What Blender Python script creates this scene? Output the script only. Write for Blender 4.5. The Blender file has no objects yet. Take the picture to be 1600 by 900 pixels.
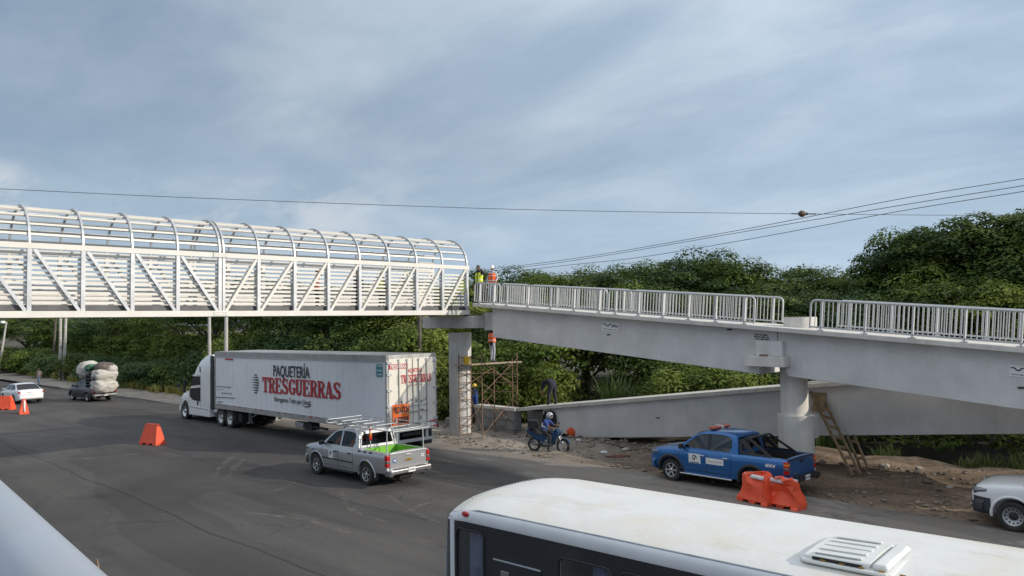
import bpy, bmesh, math, random
from mathutils import Vector, Matrix, Euler
from mathutils.geometry import tessellate_polygon
PI = math.pi
R = math.radians
scene = bpy.context.scene
col = scene.collection
# ------------------------------------------------------------------ camera
FPX, PIT, ROL, YAW, HCAM, GRADE = 1191.94, 0.0413, 0.0134, 0.7853, 5.303, 0.0079
_sy, _cy = math.sin(YAW), math.cos(YAW)
_r0 = Vector((_sy, _cy, 0)); _h0 = Vector((-_cy, _sy, 0)); _z = Vector((0, 0, 1))
C_FWD = _h0 * math.cos(PIT) + _z * math.sin(PIT)
_u0 = -_h0 * math.sin(PIT) + _z * math.cos(PIT)
C_R = _r0 * math.cos(ROL) - _u0 * math.sin(ROL)
C_U = _r0 * math.sin(ROL) + _u0 * math.cos(ROL)
cam_d = bpy.data.cameras.new("camera")
cam_d.sensor_width = 36.0
cam_d.lens = 36.0 * FPX / 1600.0
cam_d.clip_start = 0.05
cam_d.clip_end = 6000
cam = bpy.data.objects.new("camera", cam_d)
m = Matrix.Identity(4)
for i in range(3):
    m[i][0] = C_R[i]; m[i][1] = C_U[i]; m[i][2] = -C_FWD[i]; m[i][3] = (0, 0, HCAM)[i]
cam.matrix_world = m
col.objects.link(cam)
scene.camera = cam
# ------------------------------------------------------------------ world, sun, exposure
SUN_EL, SUN_AZ = R(22.8), R(29.0)          # azimuth measured from +X towards +Y
SUN_DIR = Vector((math.cos(SUN_EL) * math.cos(SUN_AZ), math.cos(SUN_EL) * math.sin(SUN_AZ), math.sin(SUN_EL)))
scene.view_settings.view_transform = 'Standard'
scene.view_settings.look = 'None'
scene.view_settings.exposure = 0.0
scene.view_settings.gamma = 1.0
scene.view_settings.use_curve_mapping = False
world = bpy.data.worlds.new("World")
scene.world = world
world.use_nodes = True
wn = world.node_tree.nodes; wl = world.node_tree.links
for n in list(wn): wn.remove(n)

def build_world():
    out = wn.new('ShaderNodeOutputWorld'); bg = wn.new('ShaderNodeBackground')
    bg.inputs['Strength'].default_value = 0.1
    sky = wn.new('ShaderNodeTexSky'); sky.sky_type = 'NISHITA'; sky.sun_disc = False
    sky.sun_elevation = SUN_EL; sky.sun_rotation = PI / 2 - SUN_AZ
    sky.air_density = 1.0; sky.dust_density = 1.4; sky.ozone_density = 1.6
    tc = wn.new('ShaderNodeTexCoord')
    def math_(op, a, b=None, clamp=False):
        n = wn.new('ShaderNodeMath'); n.operation = op; n.use_clamp = clamp
        for i, v in enumerate((a, b)):
            if v is None: continue
            if isinstance(v, (int, float)): n.inputs[i].default_value = v
            else: wl.new(v, n.inputs[i])
        return n.outputs[0]
    def vmath(op, a, b):
        n = wn.new('ShaderNodeVectorMath'); n.operation = op
        for i, v in enumerate((a, b)):
            if isinstance(v, (tuple, list, Vector)): n.inputs[i].default_value = v
            else: wl.new(v, n.inputs[i])
        return n
    sep = wn.new('ShaderNodeSeparateXYZ'); wl.new(tc.outputs['Generated'], sep.inputs[0])
    el = math_('MAXIMUM', sep.outputs[2], 0.0)
    # cloud-deck coordinates: direction / (elevation + small) so that streaks flatten near the horizon
    den = math_('ADD', el, 0.16)
    cx = math_('DIVIDE', sep.outputs[0], den); cy = math_('DIVIDE', sep.outputs[1], den)
    comb = wn.new('ShaderNodeCombineXYZ'); wl.new(cx, comb.inputs[0]); wl.new(cy, comb.inputs[1])
    rot = wn.new('ShaderNodeMapping'); wl.new(comb.outputs[0], rot.inputs['Vector'])
    rot.inputs['Rotation'].default_value = (0, 0, R(38)); rot.inputs['Scale'].default_value = (0.55, 0.9, 1)
    def noise(vec, scale, detail, rough, dist=0.0):
        n = wn.new('ShaderNodeTexNoise'); wl.new(vec, n.inputs['Vector'])
        n.inputs['Scale'].default_value = scale; n.inputs['Detail'].default_value = detail
        n.inputs['Roughness'].default_value = rough; n.inputs['Distortion'].default_value = dist
        return n.outputs['Fac']
    def ramp(fac, stops):
        n = wn.new('ShaderNodeValToRGB'); wl.new(fac, n.inputs[0])
        e = n.color_ramp.elements
        while len(e) > 1: e.remove(e[-1])
        e[0].position = stops[0][0]; e[0].color = stops[0][1]
        for p, c in stops[1:]:
            k = e.new(p); k.color = c
        return n.outputs[0]
    def mix(f, a, b, mode='MIX'):
        n = wn.new('ShaderNodeMix'); n.data_type = 'RGBA'; n.blend_type = mode
        for sock, v in ((n.inputs[0], f), (n.inputs[6], a), (n.inputs[7], b)):
            if isinstance(v, (int, float)): sock.default_value = v
            elif isinstance(v, tuple): sock.default_value = v
            else: wl.new(v, sock)
        return n.outputs[2]
    g = lambda v: (v, v, v, 1)
    n1 = noise(rot.outputs[0], 0.62, 6, 0.52, 0.3)
    n2 = noise(rot.outputs[0], 1.9, 8, 0.56, 0.45)
    veil = ramp(n1, [(0.36, g(0.62)), (0.62, g(0.97))])
    # veil tone: bluish grey, darker and lighter streaks
    tone = ramp(n2, [(0.32, (3.45, 4.55, 5.9, 1)), (0.50, (4.2, 5.3, 6.6, 1)), (0.69, (5.4, 6.45, 7.55, 1))])
    tone2 = ramp(n1, [(0.34, (0.80, 0.82, 0.86, 1)), (0.52, (1.0, 1.0, 1.0, 1)), (0.7, (1.14, 1.12, 1.09, 1))])
    tone = mix(1.0, tone, tone2, 'MULTIPLY')
    # brighter towards the sun (right, outside the frame) and towards the zenith, duller to the left
    sd = vmath('DOT_PRODUCT', tc.outputs['Generated'], tuple(SUN_DIR)).outputs['Value']
    sdv = math_('MULTIPLY_ADD', sd, 0.5); wn[-1].inputs[2].default_value = 0.5
    glow = ramp(sdv, [(0.0, g(0.80)), (0.35, g(0.86)), (0.7, g(1.12)), (0.92, g(1.9)), (1.0, g(3.2))])
    zen = ramp(sep.outputs[2], [(0.0, g(1.06)), (0.2, g(1.0)), (0.38, g(1.0)), (0.7, g(1.9)), (1.0, g(2.2))])
    tone = mix(1.0, tone, glow, 'MULTIPLY'); tone = mix(1.0, tone, zen, 'MULTIPLY')
    tone = mix(ramp(sep.outputs[2], [(0.36, g(0.0)), (0.6, g(0.8))]), tone, (9.6, 9.6, 9.7, 1))
    skyc = mix(veil, sky.outputs[0], tone)
    # bluer, brighter band low on the horizon
    band = ramp(sep.outputs[2], [(0.0, g(0.40)), (0.10, g(0.30)), (0.24, g(0.0))])
    skyc = mix(band, skyc, (5.3, 6.9, 8.7, 1))
    # small cream cumulus puffs low on the left
    nm = wn.new('ShaderNodeMapping'); wl.new(tc.outputs['Generated'], nm.inputs['Vector']); nm.inputs['Scale'].default_value = (1, 1, 1.7)
    n3 = noise(nm.outputs[0], 9.0, 7, 0.55, 0.2)
    puff = ramp(n3, [(0.49, g(0.0)), (0.64, g(0.5))])
    low = ramp(sep.outputs[2], [(0.075, g(0.0)), (0.125, g(1.0)), (0.16, g(0.9)), (0.185, g(0.0))])
    lf = vmath('DOT_PRODUCT', tc.outputs['Generated'], tuple((-_r0).normalized())).outputs['Value']
    lefty = ramp(lf, [(0.05, g(0.0)), (0.30, g(1.0))])
    puff = mix(1.0, puff, low, 'MULTIPLY'); puff = mix(1.0, puff, lefty, 'MULTIPLY')
    skyc = mix(puff, skyc, (8.2, 8.2, 8.3, 1))
    wl.new(skyc, bg.inputs[0]); wl.new(bg.outputs[0], out.inputs[0])
build_world()
sun_d = bpy.data.lights.new("sun", 'SUN')
sun_d.energy = 3.7
sun_d.angle = R(0.6)
sun_d.color = (1.0, 0.90, 0.76)
sun = bpy.data.objects.new("sun", sun_d)
sun.rotation_euler = SUN_DIR.to_track_quat('Z', 'Y').to_euler()
col.objects.link(sun)
scene.cycles.max_bounces = 6
scene.cycles.transparent_max_bounces = 12
scene.cycles.use_denoising = True

# ------------------------------------------------------------------ measuring helpers (ground plane z = GRADE * x)
def ray(px, py):
    X, Y = px - 800, py - 450
    cr, sr = math.cos(ROL), math.sin(ROL)
    xx, yy = X * cr - Y * sr, X * sr + Y * cr
    return (_r0 * (xx / FPX) + C_FWD + _u0 * (-yy / FPX))
CO = Vector((0, 0, HCAM))
def ground_at(px, py, dz=0.0):
    d = ray(px, py)
    t = (dz - HCAM) / (d.z - GRADE * d.x)
    return CO + d * t
def on_y(px, py, Y):
    d = ray(px, py); return CO + d * (Y / d.y)
def at_depth(px, py, dep):
    d = ray(px, py); return CO + d * (dep / d.dot(_h0))
def gz(x): return GRADE * x

# ------------------------------------------------------------------ object helpers
def tag(o, label=None, cat=None, group=None, kind=None):
    if label: o['label'] = label
    if cat: o['category'] = cat
    if group: o['group'] = group
    if kind: o['kind'] = kind
    return o
def thing(name, label, cat, loc=(0, 0, 0), rotz=0.0, group=None, pitch=0.0):
    o = bpy.data.objects.new(name, None)
    o.empty_display_size = 0.3
    o.location = loc; o.rotation_euler = (0, pitch, rotz)
    col.objects.link(o)
    return tag(o, label, cat, group)
def link(name, me, parent=None):
    o = bpy.data.objects.new(name, me); col.objects.link(o)
    if parent is not None: o.parent = parent
    return o
def copy_tree(o, parent=None):
    c = o.copy(); col.objects.link(c)
    if parent is not None: c.parent = parent
    for ch in list(o.children): copy_tree(ch, c)
    return c

class MB:
    """collects primitives into one mesh; material slots by first use"""
    def __init__(self):
        self.v = []; self.f = []; self.mi = []; self.mats = []; self.sm = []
    def slot(self, mat):
        if mat not in self.mats: self.mats.append(mat)
        return self.mats.index(mat)
    def add(self, verts, faces, mat, smooth=False, mtx=None):
        b = len(self.v); s = self.slot(mat)
        for p in verts:
            p = Vector(p)
            self.v.append(mtx @ p if mtx else p)
        for f in faces:
            self.f.append([b + i for i in f]); self.mi.append(s); self.sm.append(smooth)
        return self
    def box(self, c, s, mat, rot=None, bev=0.0):
        hx, hy, hz = s[0] / 2, s[1] / 2, s[2] / 2
        M = Matrix.Translation(c)
        if rot is not None: M = M @ Euler(rot).to_matrix().to_4x4()
        if bev <= 0:
            vs = [(x, y, z) for x in (-hx, hx) for y in (-hy, hy) for z in (-hz, hz)]
            fs = [(0, 1, 3, 2), (4, 6, 7, 5), (0, 4, 5, 1), (2, 3, 7, 6), (0, 2, 6, 4), (1, 5, 7, 3)]
            return self.add(vs, fs, mat, False, M)
        bm = bmesh.new(); bmesh.ops.create_cube(bm, size=1.0)
        for v in bm.verts: v.co = Vector((v.co.x * s[0], v.co.y * s[1], v.co.z * s[2]))
        bmesh.ops.bevel(bm, geom=bm.edges[:], offset=min(bev, min(s) * 0.45), segments=2, affect='EDGES', profile=0.5)
        self.from_bm(bm, mat, False, M); bm.free(); return self
    def from_bm(self, bm, mat, smooth=False, M=None):
        bm.verts.index_update()
        return self.add([v.co.copy() for v in bm.verts], [[v.index for v in f.verts] for f in bm.faces], mat, smooth, M)
    def bar(self, p0, p1, w, h, mat, up=(0, 0, 1)):
        """rectangular bar from p0 to p1; w across, h along the up-ish side"""
        p0, p1 = Vector(p0), Vector(p1); d = (p1 - p0); L = d.length
        if L < 1e-6: return self
        x = d / L; u = Vector(up); y = u.cross(x)
        if y.length < 1e-4: y = Vector((0, 1, 0)).cross(x)
        if y.length < 1e-4: y = Vector((1, 0, 0)).cross(x)
        y.normalize(); z = x.cross(y)
        vs = []
        for q in (p0, p1):
            for a, b in ((-1, -1), (1, -1), (1, 1), (-1, 1)): vs.append(q + y * (a * w / 2) + z * (b * h / 2))
        return self.add(vs, [(0, 3, 2, 1), (4, 5, 6, 7), (0, 1, 5, 4), (1, 2, 6, 5), (2, 3, 7, 6), (3, 0, 4, 7)], mat)
    def cyl(self, p0, p1, r0, mat, r1=None, n=12, caps=True, smooth=True):
        p0, p1 = Vector(p0), Vector(p1); r1 = r0 if r1 is None else r1
        q = (p1 - p0).to_track_quat('Z', 'Y'); vs = []
        for p, r in ((p0, r0), (p1, r1)):
            for i in range(n):
                a = 2 * PI * i / n; vs.append(p + q @ Vector((r * math.cos(a), r * math.sin(a), 0)))
        self.add(vs, [(i, (i + 1) % n, n + (i + 1) % n, n + i) for i in range(n)], mat, smooth)
        if caps: self.add(vs, [list(range(n - 1, -1, -1)), list(range(n, 2 * n))], mat)
        return self
    def tube(self, pts, r, mat, n=8, closed=False, caps=True):
        pts = [Vector(p) for p in pts]; N = len(pts); vs = []
        ref = None
        for i, p in enumerate(pts):
            a = pts[i - 1] if (i > 0 or closed) else p
            b = pts[(i + 1) % N] if (i < N - 1 or closed) else p
            t = (b - a).normalized()
            if ref is None:
                ref = t.orthogonal().normalized()
            ref = (ref - t * ref.dot(t)); ref.normalize()
            bi = t.cross(ref)
            rr = r[i] if isinstance(r, (list, tuple)) else r
            for k in range(n):
                an = 2 * PI * k / n; vs.append(p + ref * (rr * math.cos(an)) + bi * (rr * math.sin(an)))
        fs = []
        for i in range(N if closed else N - 1):
            j = (i + 1) % N
            for k in range(n): fs.append((i * n + k, i * n + (k + 1) % n, j * n + (k + 1) % n, j * n + k))
        self.add(vs, fs, mat, True)
        if caps and not closed: self.add(vs, [list(range(n - 1, -1, -1)), list(range((N - 1) * n, N * n))], mat)
        return self
    def lathe(self, prof, mat, n=24, M=None, smooth=True):
        """profile of (radius, z) turned about z"""
        vs = []; P = len(prof)
        for i in range(n):
            a = 2 * PI * i / n
            for r, z in prof: vs.append((r * math.cos(a), r * math.sin(a), z))
        fs = []
        for i in range(n):
            j = (i + 1) % n
            for k in range(P - 1): fs.append((i * P + k, j * P + k, j * P + k + 1, i * P + k + 1))
        return self.add(vs, fs, mat, smooth, M)
    def panel(self, outer, holes, fmap, th, mat, nrm=None, hole_walls=True):
        """flat outline with holes, mapped by fmap(u, v, depth) to 3-D; th is the thickness"""
        loops = [[Vector((a, b, 0)) for a, b in outer]] + [[Vector((a, b, 0)) for a, b in h] for h in holes]
        tris = tessellate_polygon(loops)
        flat = [p for l in loops for p in l]; n = len(flat)
        vs = [fmap(p.x, p.y, 0.0) for p in flat] + [fmap(p.x, p.y, th) for p in flat]
        fs = [tuple(t) for t in tris] + [tuple(n + i for i in reversed(t)) for t in tris]
        b = 0
        for l in loops:
            k = len(l)
            for i in range(k): fs.append((b + i, b + (i + 1) % k, n + b + (i + 1) % k, n + b + i))
            b += k
        return self.add(vs, fs, mat)
    def prism(self, outline, axis, a, b, mat):
        """2-D outline extruded along an axis from a to b. axis 'y': outline (x,z); 'x': (y,z); 'z': (x,y)"""
        f = {'y': lambda u, v, d: (u, a + d, v), 'x': lambda u, v, d: (a + d, u, v), 'z': lambda u, v, d: (u, v, a + d)}[axis]
        return self.panel(outline, [], f, b - a, mat)
    def grid(self, rows, mat, smooth=True, closed=False):
        """rows: list of equal-length point lists"""
        n = len(rows[0]); vs = [p for r in rows for p in r]; fs = []
        for i in range(len(rows) - 1):
            for k in range(n if closed else n - 1):
                fs.append((i * n + k, i * n + (k + 1) % n, (i + 1) * n + (k + 1) % n, (i + 1) * n + k))
        return self.add(vs, fs, mat, smooth)
    def mesh(self, name, fix=True):
        me = bpy.data.meshes.new(name)
        me.from_pydata([tuple(v) for v in self.v], [], self.f)
        for mt in self.mats: me.materials.append(mt)
        me.polygons.foreach_set('material_index', self.mi)
        me.polygons.foreach_set('use_smooth', self.sm)
        if fix:
            bm = bmesh.new(); bm.from_mesh(me)
            bmesh.ops.recalc_face_normals(bm, faces=bm.faces[:])
            bm.to_mesh(me); bm.free()
        me.update()
        return me
    def build(self, name, parent=None, fix=True):
        return link(name, self.mesh(name, fix), parent)

def bevel_obj(o, w, seg=2, ang=35):
    md = o.modifiers.new('bevel', 'BEVEL'); md.width = w; md.segments = seg; md.limit_method = 'ANGLE'; md.angle_limit = R(ang)
    md.harden_normals = False
    return o
def auto_smooth(me, ang=40):
    for p in me.polygons: p.use_smooth = True
    try: me.set_sharp_from_angle(angle=R(ang))
    except Exception: pass
def boolean_cut(me, cutters):
    """mesh minus a list of meshes -> new mesh"""
    o = bpy.data.objects.new('tmp', me); col.objects.link(o); tmp = []
    for c in cutters:
        k = bpy.data.objects.new('tmpc', c); col.objects.link(k); tmp.append(k)
        md = o.modifiers.new('b', 'BOOLEAN'); md.operation = 'DIFFERENCE'; md.object = k; md.solver = 'EXACT'
    bpy.context.view_layer.update()
    ev = o.evaluated_get(bpy.context.evaluated_depsgraph_get())
    out = bpy.data.meshes.new_from_object(ev)
    for k in tmp: bpy.data.objects.remove(k)
    bpy.data.objects.remove(o)
    return out
_text_cache = {}
def text_mesh(s, size, mat, bold=0.0, depth=0.004, sx=1.0, shear=0.0, align='LEFT'):
    cu = bpy.data.curves.new('txt', 'FONT'); cu.body = s; cu.size = size; cu.offset = bold; cu.extrude = depth / 2
    cu.resolution_u = 3; cu.shear = shear; cu.align_x = align
    o = bpy.data.objects.new('txt', cu); col.objects.link(o)
    bpy.context.view_layer.update()
    ev = o.evaluated_get(bpy.context.evaluated_depsgraph_get())
    me = bpy.data.meshes.new_from_object(ev)
    bpy.data.objects.remove(o); bpy.data.curves.remove(cu)
    for v in me.vertices: v.co.x *= sx
    me.materials.clear(); me.materials.append(mat)
    return me
def text_width(me):
    xs = [v.co.x for v in me.vertices]; return (min(xs), max(xs)) if xs else (0, 0)
def merge_mesh(mb, me, M, mat=None):
    mb.add([v.co.copy() for v in me.vertices], [list(p.vertices) for p in me.polygons], mat or me.materials[0], False, M)
def plane_mtx(o, u, v):
    """matrix whose local x runs along u, y along v, z = u x v, origin o"""
    u = Vector(u).normalized(); v = Vector(v).normalized(); w = u.cross(v)
    M = Matrix.Identity(4)
    for i in range(3): M[i][0] = u[i]; M[i][1] = v[i]; M[i][2] = w[i]; M[i][3] = Vector(o)[i]
    return M

# ------------------------------------------------------------------ materials
def new_mat(name):
    mt = bpy.data.materials.new(name); mt.use_nodes = True
    nt = mt.node_tree; bs = nt.nodes['Principled BSDF']
    return mt, nt, bs
def simple(name, c, rough=0.5, metal=0.0, var=0.0, vscale=3.0, bump=0.0, bscale=40.0, spec=0.5, c2=None, coat=0.0, dirt=0.0, dirtc=(0.16, 0.13, 0.10)):
    """base colour with soft procedural variation, bump and optional dust patches"""
    mt, nt, bs = new_mat(name); N, L = nt.nodes, nt.links
    bs.inputs['Roughness'].default_value = rough; bs.inputs['Metallic'].default_value = metal
    bs.inputs['Specular IOR Level'].default_value = spec
    bs.inputs['Coat Weight'].default_value = coat; bs.inputs['Coat Roughness'].default_value = 0.08
    bs.inputs['Base Color'].default_value = (*c, 1)
    tc = N.new('ShaderNodeTexCoord')
    last = None
    if var > 0 or c2:
        n = N.new('ShaderNodeTexNoise'); n.inputs['Scale'].default_value = vscale; n.inputs['Detail'].default_value = 6; n.inputs['Roughness'].default_value = 0.6
        L.new(tc.outputs['Object'], n.inputs['Vector'])
        r = N.new('ShaderNodeValToRGB'); L.new(n.outputs['Fac'], r.inputs[0])
        a = tuple(x * (1 - var) for x in c); b = c2 or tuple(min(1, x * (1 + var)) for x in c)
        r.color_ramp.elements[0].position = 0.34; r.color_ramp.elements[0].color = (*a, 1)
        r.color_ramp.elements[1].position = 0.68; r.color_ramp.elements[1].color = (*b, 1)
        last = r.outputs[0]
    if dirt > 0:
        n = N.new('ShaderNodeTexNoise'); n.inputs['Scale'].default_value = vscale * 0.7; n.inputs['Detail'].default_value = 8; n.inputs['Roughness'].default_value = 0.7
        L.new(tc.outputs['Object'], n.inputs['Vector'])
        r = N.new('ShaderNodeValToRGB'); L.new(n.outputs['Fac'], r.inputs[0])
        r.color_ramp.elements[0].position = 0.48; r.color_ramp.elements[0].color = (0, 0, 0, 1)
        r.color_ramp.elements[1].position = 0.75; r.color_ramp.elements[1].color = (dirt, dirt, dirt, 1)
        mx = N.new('ShaderNodeMix'); mx.data_type = 'RGBA'
        L.new(r.outputs[0], mx.inputs[0])
        if last: L.new(last, mx.inputs[6])
        else: mx.inputs[6].default_value = (*c, 1)
        mx.inputs[7].default_value = (*dirtc, 1); last = mx.outputs[2]
    if last: L.new(last, bs.inputs['Base Color'])
    if bump > 0:
        n = N.new('ShaderNodeTexNoise'); n.inputs['Scale'].default_value = bscale; n.inputs['Detail'].default_value = 5
        L.new(tc.outputs['Object'], n.inputs['Vector'])
        b = N.new('ShaderNodeBump'); b.inputs['Strength'].default_value = bump; b.inputs['Distance'].default_value = 0.02
        L.new(n.outputs['Fac'], b.inputs['Height']); L.new(b.outputs[0], bs.inputs['Normal'])
    return mt
def glass_mat(name, tint=(0.25, 0.28, 0.28), refl=0.1, mult=.5):
    mt = bpy.data.materials.new(name); mt.use_nodes = True; nt = mt.node_tree; N, L = nt.nodes, nt.links
    for n in list(N): N.remove(n)
    out = N.new('ShaderNodeOutputMaterial'); mx = N.new('ShaderNodeMixShader'); tr = N.new('ShaderNodeBsdfTransparent'); gl = N.new('ShaderNodeBsdfGlossy')
    tr.inputs[0].default_value = (*tint, 1); gl.inputs['Roughness'].default_value = 0.03; gl.inputs[0].default_value = (0.9, 0.95, 1, 1)
    fr = N.new('ShaderNodeLayerWeight'); fr.inputs[0].default_value = 0.35
    ml = N.new('ShaderNodeMath'); ml.operation = 'MULTIPLY_ADD'; L.new(fr.outputs['Fresnel'], ml.inputs[0]); ml.inputs[1].default_value = mult; ml.inputs[2].default_value = refl
    L.new(ml.outputs[0], mx.inputs[0]); L.new(tr.outputs[0], mx.inputs[1]); L.new(gl.outputs[0], mx.inputs[2]); L.new(mx.outputs[0], out.inputs[0])
    return mt
M = {}
M['white_steel'] = simple('white_steel', (0.64, 0.62, 0.57), 0.42, 0.0, var=0.06, vscale=1.5, dirt=0.25, dirtc=(0.52, 0.46, 0.38))
M['galv'] = simple('galvanised_steel', (0.46, 0.475, 0.49), 0.42, 0.35, var=0.12, vscale=2.5)
M['rail_paint'] = simple('rail_paint', (0.52, 0.525, 0.53), 0.45, 0.1, var=0.06, vscale=2.0)
M['deck_steel'] = simple('deck_steel', (0.095, 0.095, 0.10), 0.6, 0.2, var=0.25, vscale=2.0)
M['black'] = simple('black_plastic', (0.018, 0.018, 0.02), 0.55, var=0.2)
M['dark'] = simple('dark_interior', (0.012, 0.012, 0.013), 0.7)
M['rubber'] = simple('tyre_rubber', (0.022, 0.021, 0.021), 0.8, var=0.3, vscale=6, dirt=0.5, dirtc=(0.07, 0.06, 0.05))
M['alloy'] = simple('alloy', (0.55, 0.56, 0.58), 0.3, 0.85)
M['steel_rim'] = simple('steel_rim', (0.42, 0.43, 0.44), 0.4, 0.5, var=0.15)
M['chrome'] = simple('chrome', (0.75, 0.76, 0.78), 0.12, 1.0)
M['silver_paint'] = simple('silver_paint', (0.43, 0.445, 0.46), 0.3, 0.55, coat=0.6, dirt=0.2, dirtc=(0.28, 0.26, 0.23), vscale=2.5)
M['blue_paint'] = simple('blue_paint', (0.016, 0.125, 0.36), 0.28, 0.45, coat=0.8, dirt=0.08, dirtc=(0.10, 0.13, 0.18), vscale=2.5)
M['white_paint'] = simple('white_paint', (0.74, 0.75, 0.76), 0.3, 0.0, coat=0.6, dirt=0.2, dirtc=(0.52, 0.49, 0.44), vscale=2.0)
M['trailer_white'] = simple('trailer_white', (0.74, 0.755, 0.785), 0.42, 0.0, var=0.04, vscale=0.8, dirt=0.2, dirtc=(0.45, 0.42, 0.37))
M['trailer_door'] = simple('trailer_door_white', (0.66, 0.63, 0.56), 0.45, var=0.05, vscale=1.5, dirt=0.3, dirtc=(0.42, 0.37, 0.30))
M['trailer_rail'] = simple('trailer_rail', (0.38, 0.38, 0.37), 0.45, 0.4, var=0.15, vscale=3, dirt=0.4)
M['navy'] = simple('dark_navy_paint', (0.022, 0.028, 0.042), 0.35, 0.2, coat=0.4, dirt=0.4, dirtc=(0.12, 0.10, 0.085))
M['red'] = simple('lens_red', (0.42, 0.012, 0.014), 0.2, coat=0.5)
M['clear_lens'] = simple('clear_lens', (0.20, 0.21, 0.225), 0.15, 0.6, coat=1.0)
M['amber'] = simple('amber', (0.75, 0.22, 0.02), 0.25, coat=0.5)
M['orange_plastic'] = simple('orange_plastic', (0.78, 0.085, 0.030), 0.5, var=0.12, vscale=3, dirt=0.35, dirtc=(0.40, 0.12, 0.07), bump=0.15, bscale=6)
M['reflector'] = simple('reflective_tape', (0.72, 0.70, 0.68), 0.5, var=0.15, vscale=8)
M['green_liner'] = simple('green_liner', (0.16, 0.42, 0.035), 0.55, var=0.12, vscale=3)
M['text_black'] = simple('lettering_black', (0.025, 0.025, 0.028), 0.5)
M['text_grey'] = simple('lettering_grey', (0.16, 0.16, 0.17), 0.5)
M['text_red'] = simple('lettering_red', (0.42, 0.012, 0.02), 0.45)
M['teal'] = simple('sticker_teal', (0.05, 0.23, 0.29), 0.5)
M['sign_orange'] = simple('sign_orange', (0.85, 0.16, 0.02), 0.5)
M['sign_white'] = simple('sign_white', (0.70, 0.70, 0.69), 0.5, var=0.05)
M['gold'] = simple('badge_gold', (0.55, 0.33, 0.08), 0.3, 0.8)
M['badge_blue'] = simple('badge_blue', (0.03, 0.10, 0.27), 0.4)
M['win_dark'] = glass_mat('dark_glass', (0.10, 0.11, 0.11), 0.06)
M['win_tint'] = glass_mat('tinted_glass', (0.42, 0.45, 0.45), 0.05)
M['cab_glass'] = simple('cab_glass', (0.018,0.018,0.02), .5, spec=.2)
from mathutils import noise as mnoise
# ================================================================== ground and road
def ramp_nodes(N, L, fac, stops):
    r = N.new('ShaderNodeValToRGB'); L.new(fac, r.inputs[0]); e = r.color_ramp.elements
    while len(e) > 1: e.remove(e[-1])
    e[0].position = stops[0][0]; e[0].color = (*stops[0][1], 1) if len(stops[0][1]) == 3 else stops[0][1]
    for p, c in stops[1:]:
        k = e.new(p); k.color = (*c, 1)
    return r.outputs[0]
def noise_node(N, L, vec, scale, detail=6, rough=0.6, dist=0.0):
    n = N.new('ShaderNodeTexNoise'); L.new(vec, n.inputs['Vector']); n.inputs['Scale'].default_value = scale
    n.inputs['Detail'].default_value = detail; n.inputs['Roughness'].default_value = rough; n.inputs['Distortion'].default_value = dist
    return n.outputs['Fac']
def map_node(N, L, vec, scale=(1, 1, 1), rot=(0, 0, 0)):
    n = N.new('ShaderNodeMapping'); L.new(vec, n.inputs['Vector']); n.inputs['Scale'].default_value = scale; n.inputs['Rotation'].default_value = rot
    return n.outputs[0]
def mix_rgb(N, L, f, a, b, mode='MIX'):
    n = N.new('ShaderNodeMix'); n.data_type = 'RGBA'; n.blend_type = mode
    for s, v in ((n.inputs[0], f), (n.inputs[6], a), (n.inputs[7], b)):
        if isinstance(v, (int, float)): s.default_value = v
        elif isinstance(v, tuple): s.default_value = (*v, 1) if len(v) == 3 else v
        else: L.new(v, s)
    return n.outputs[2]
def math_node(N, L, op, a, b=None, c=None, clamp=False):
    n = N.new('ShaderNodeMath'); n.operation = op; n.use_clamp = clamp
    for i, v in enumerate((a, b, c)):
        if v is None: continue
        if isinstance(v, (int, float)): n.inputs[i].default_value = v
        else: L.new(v, n.inputs[i])
    return n.outputs[0]

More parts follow.
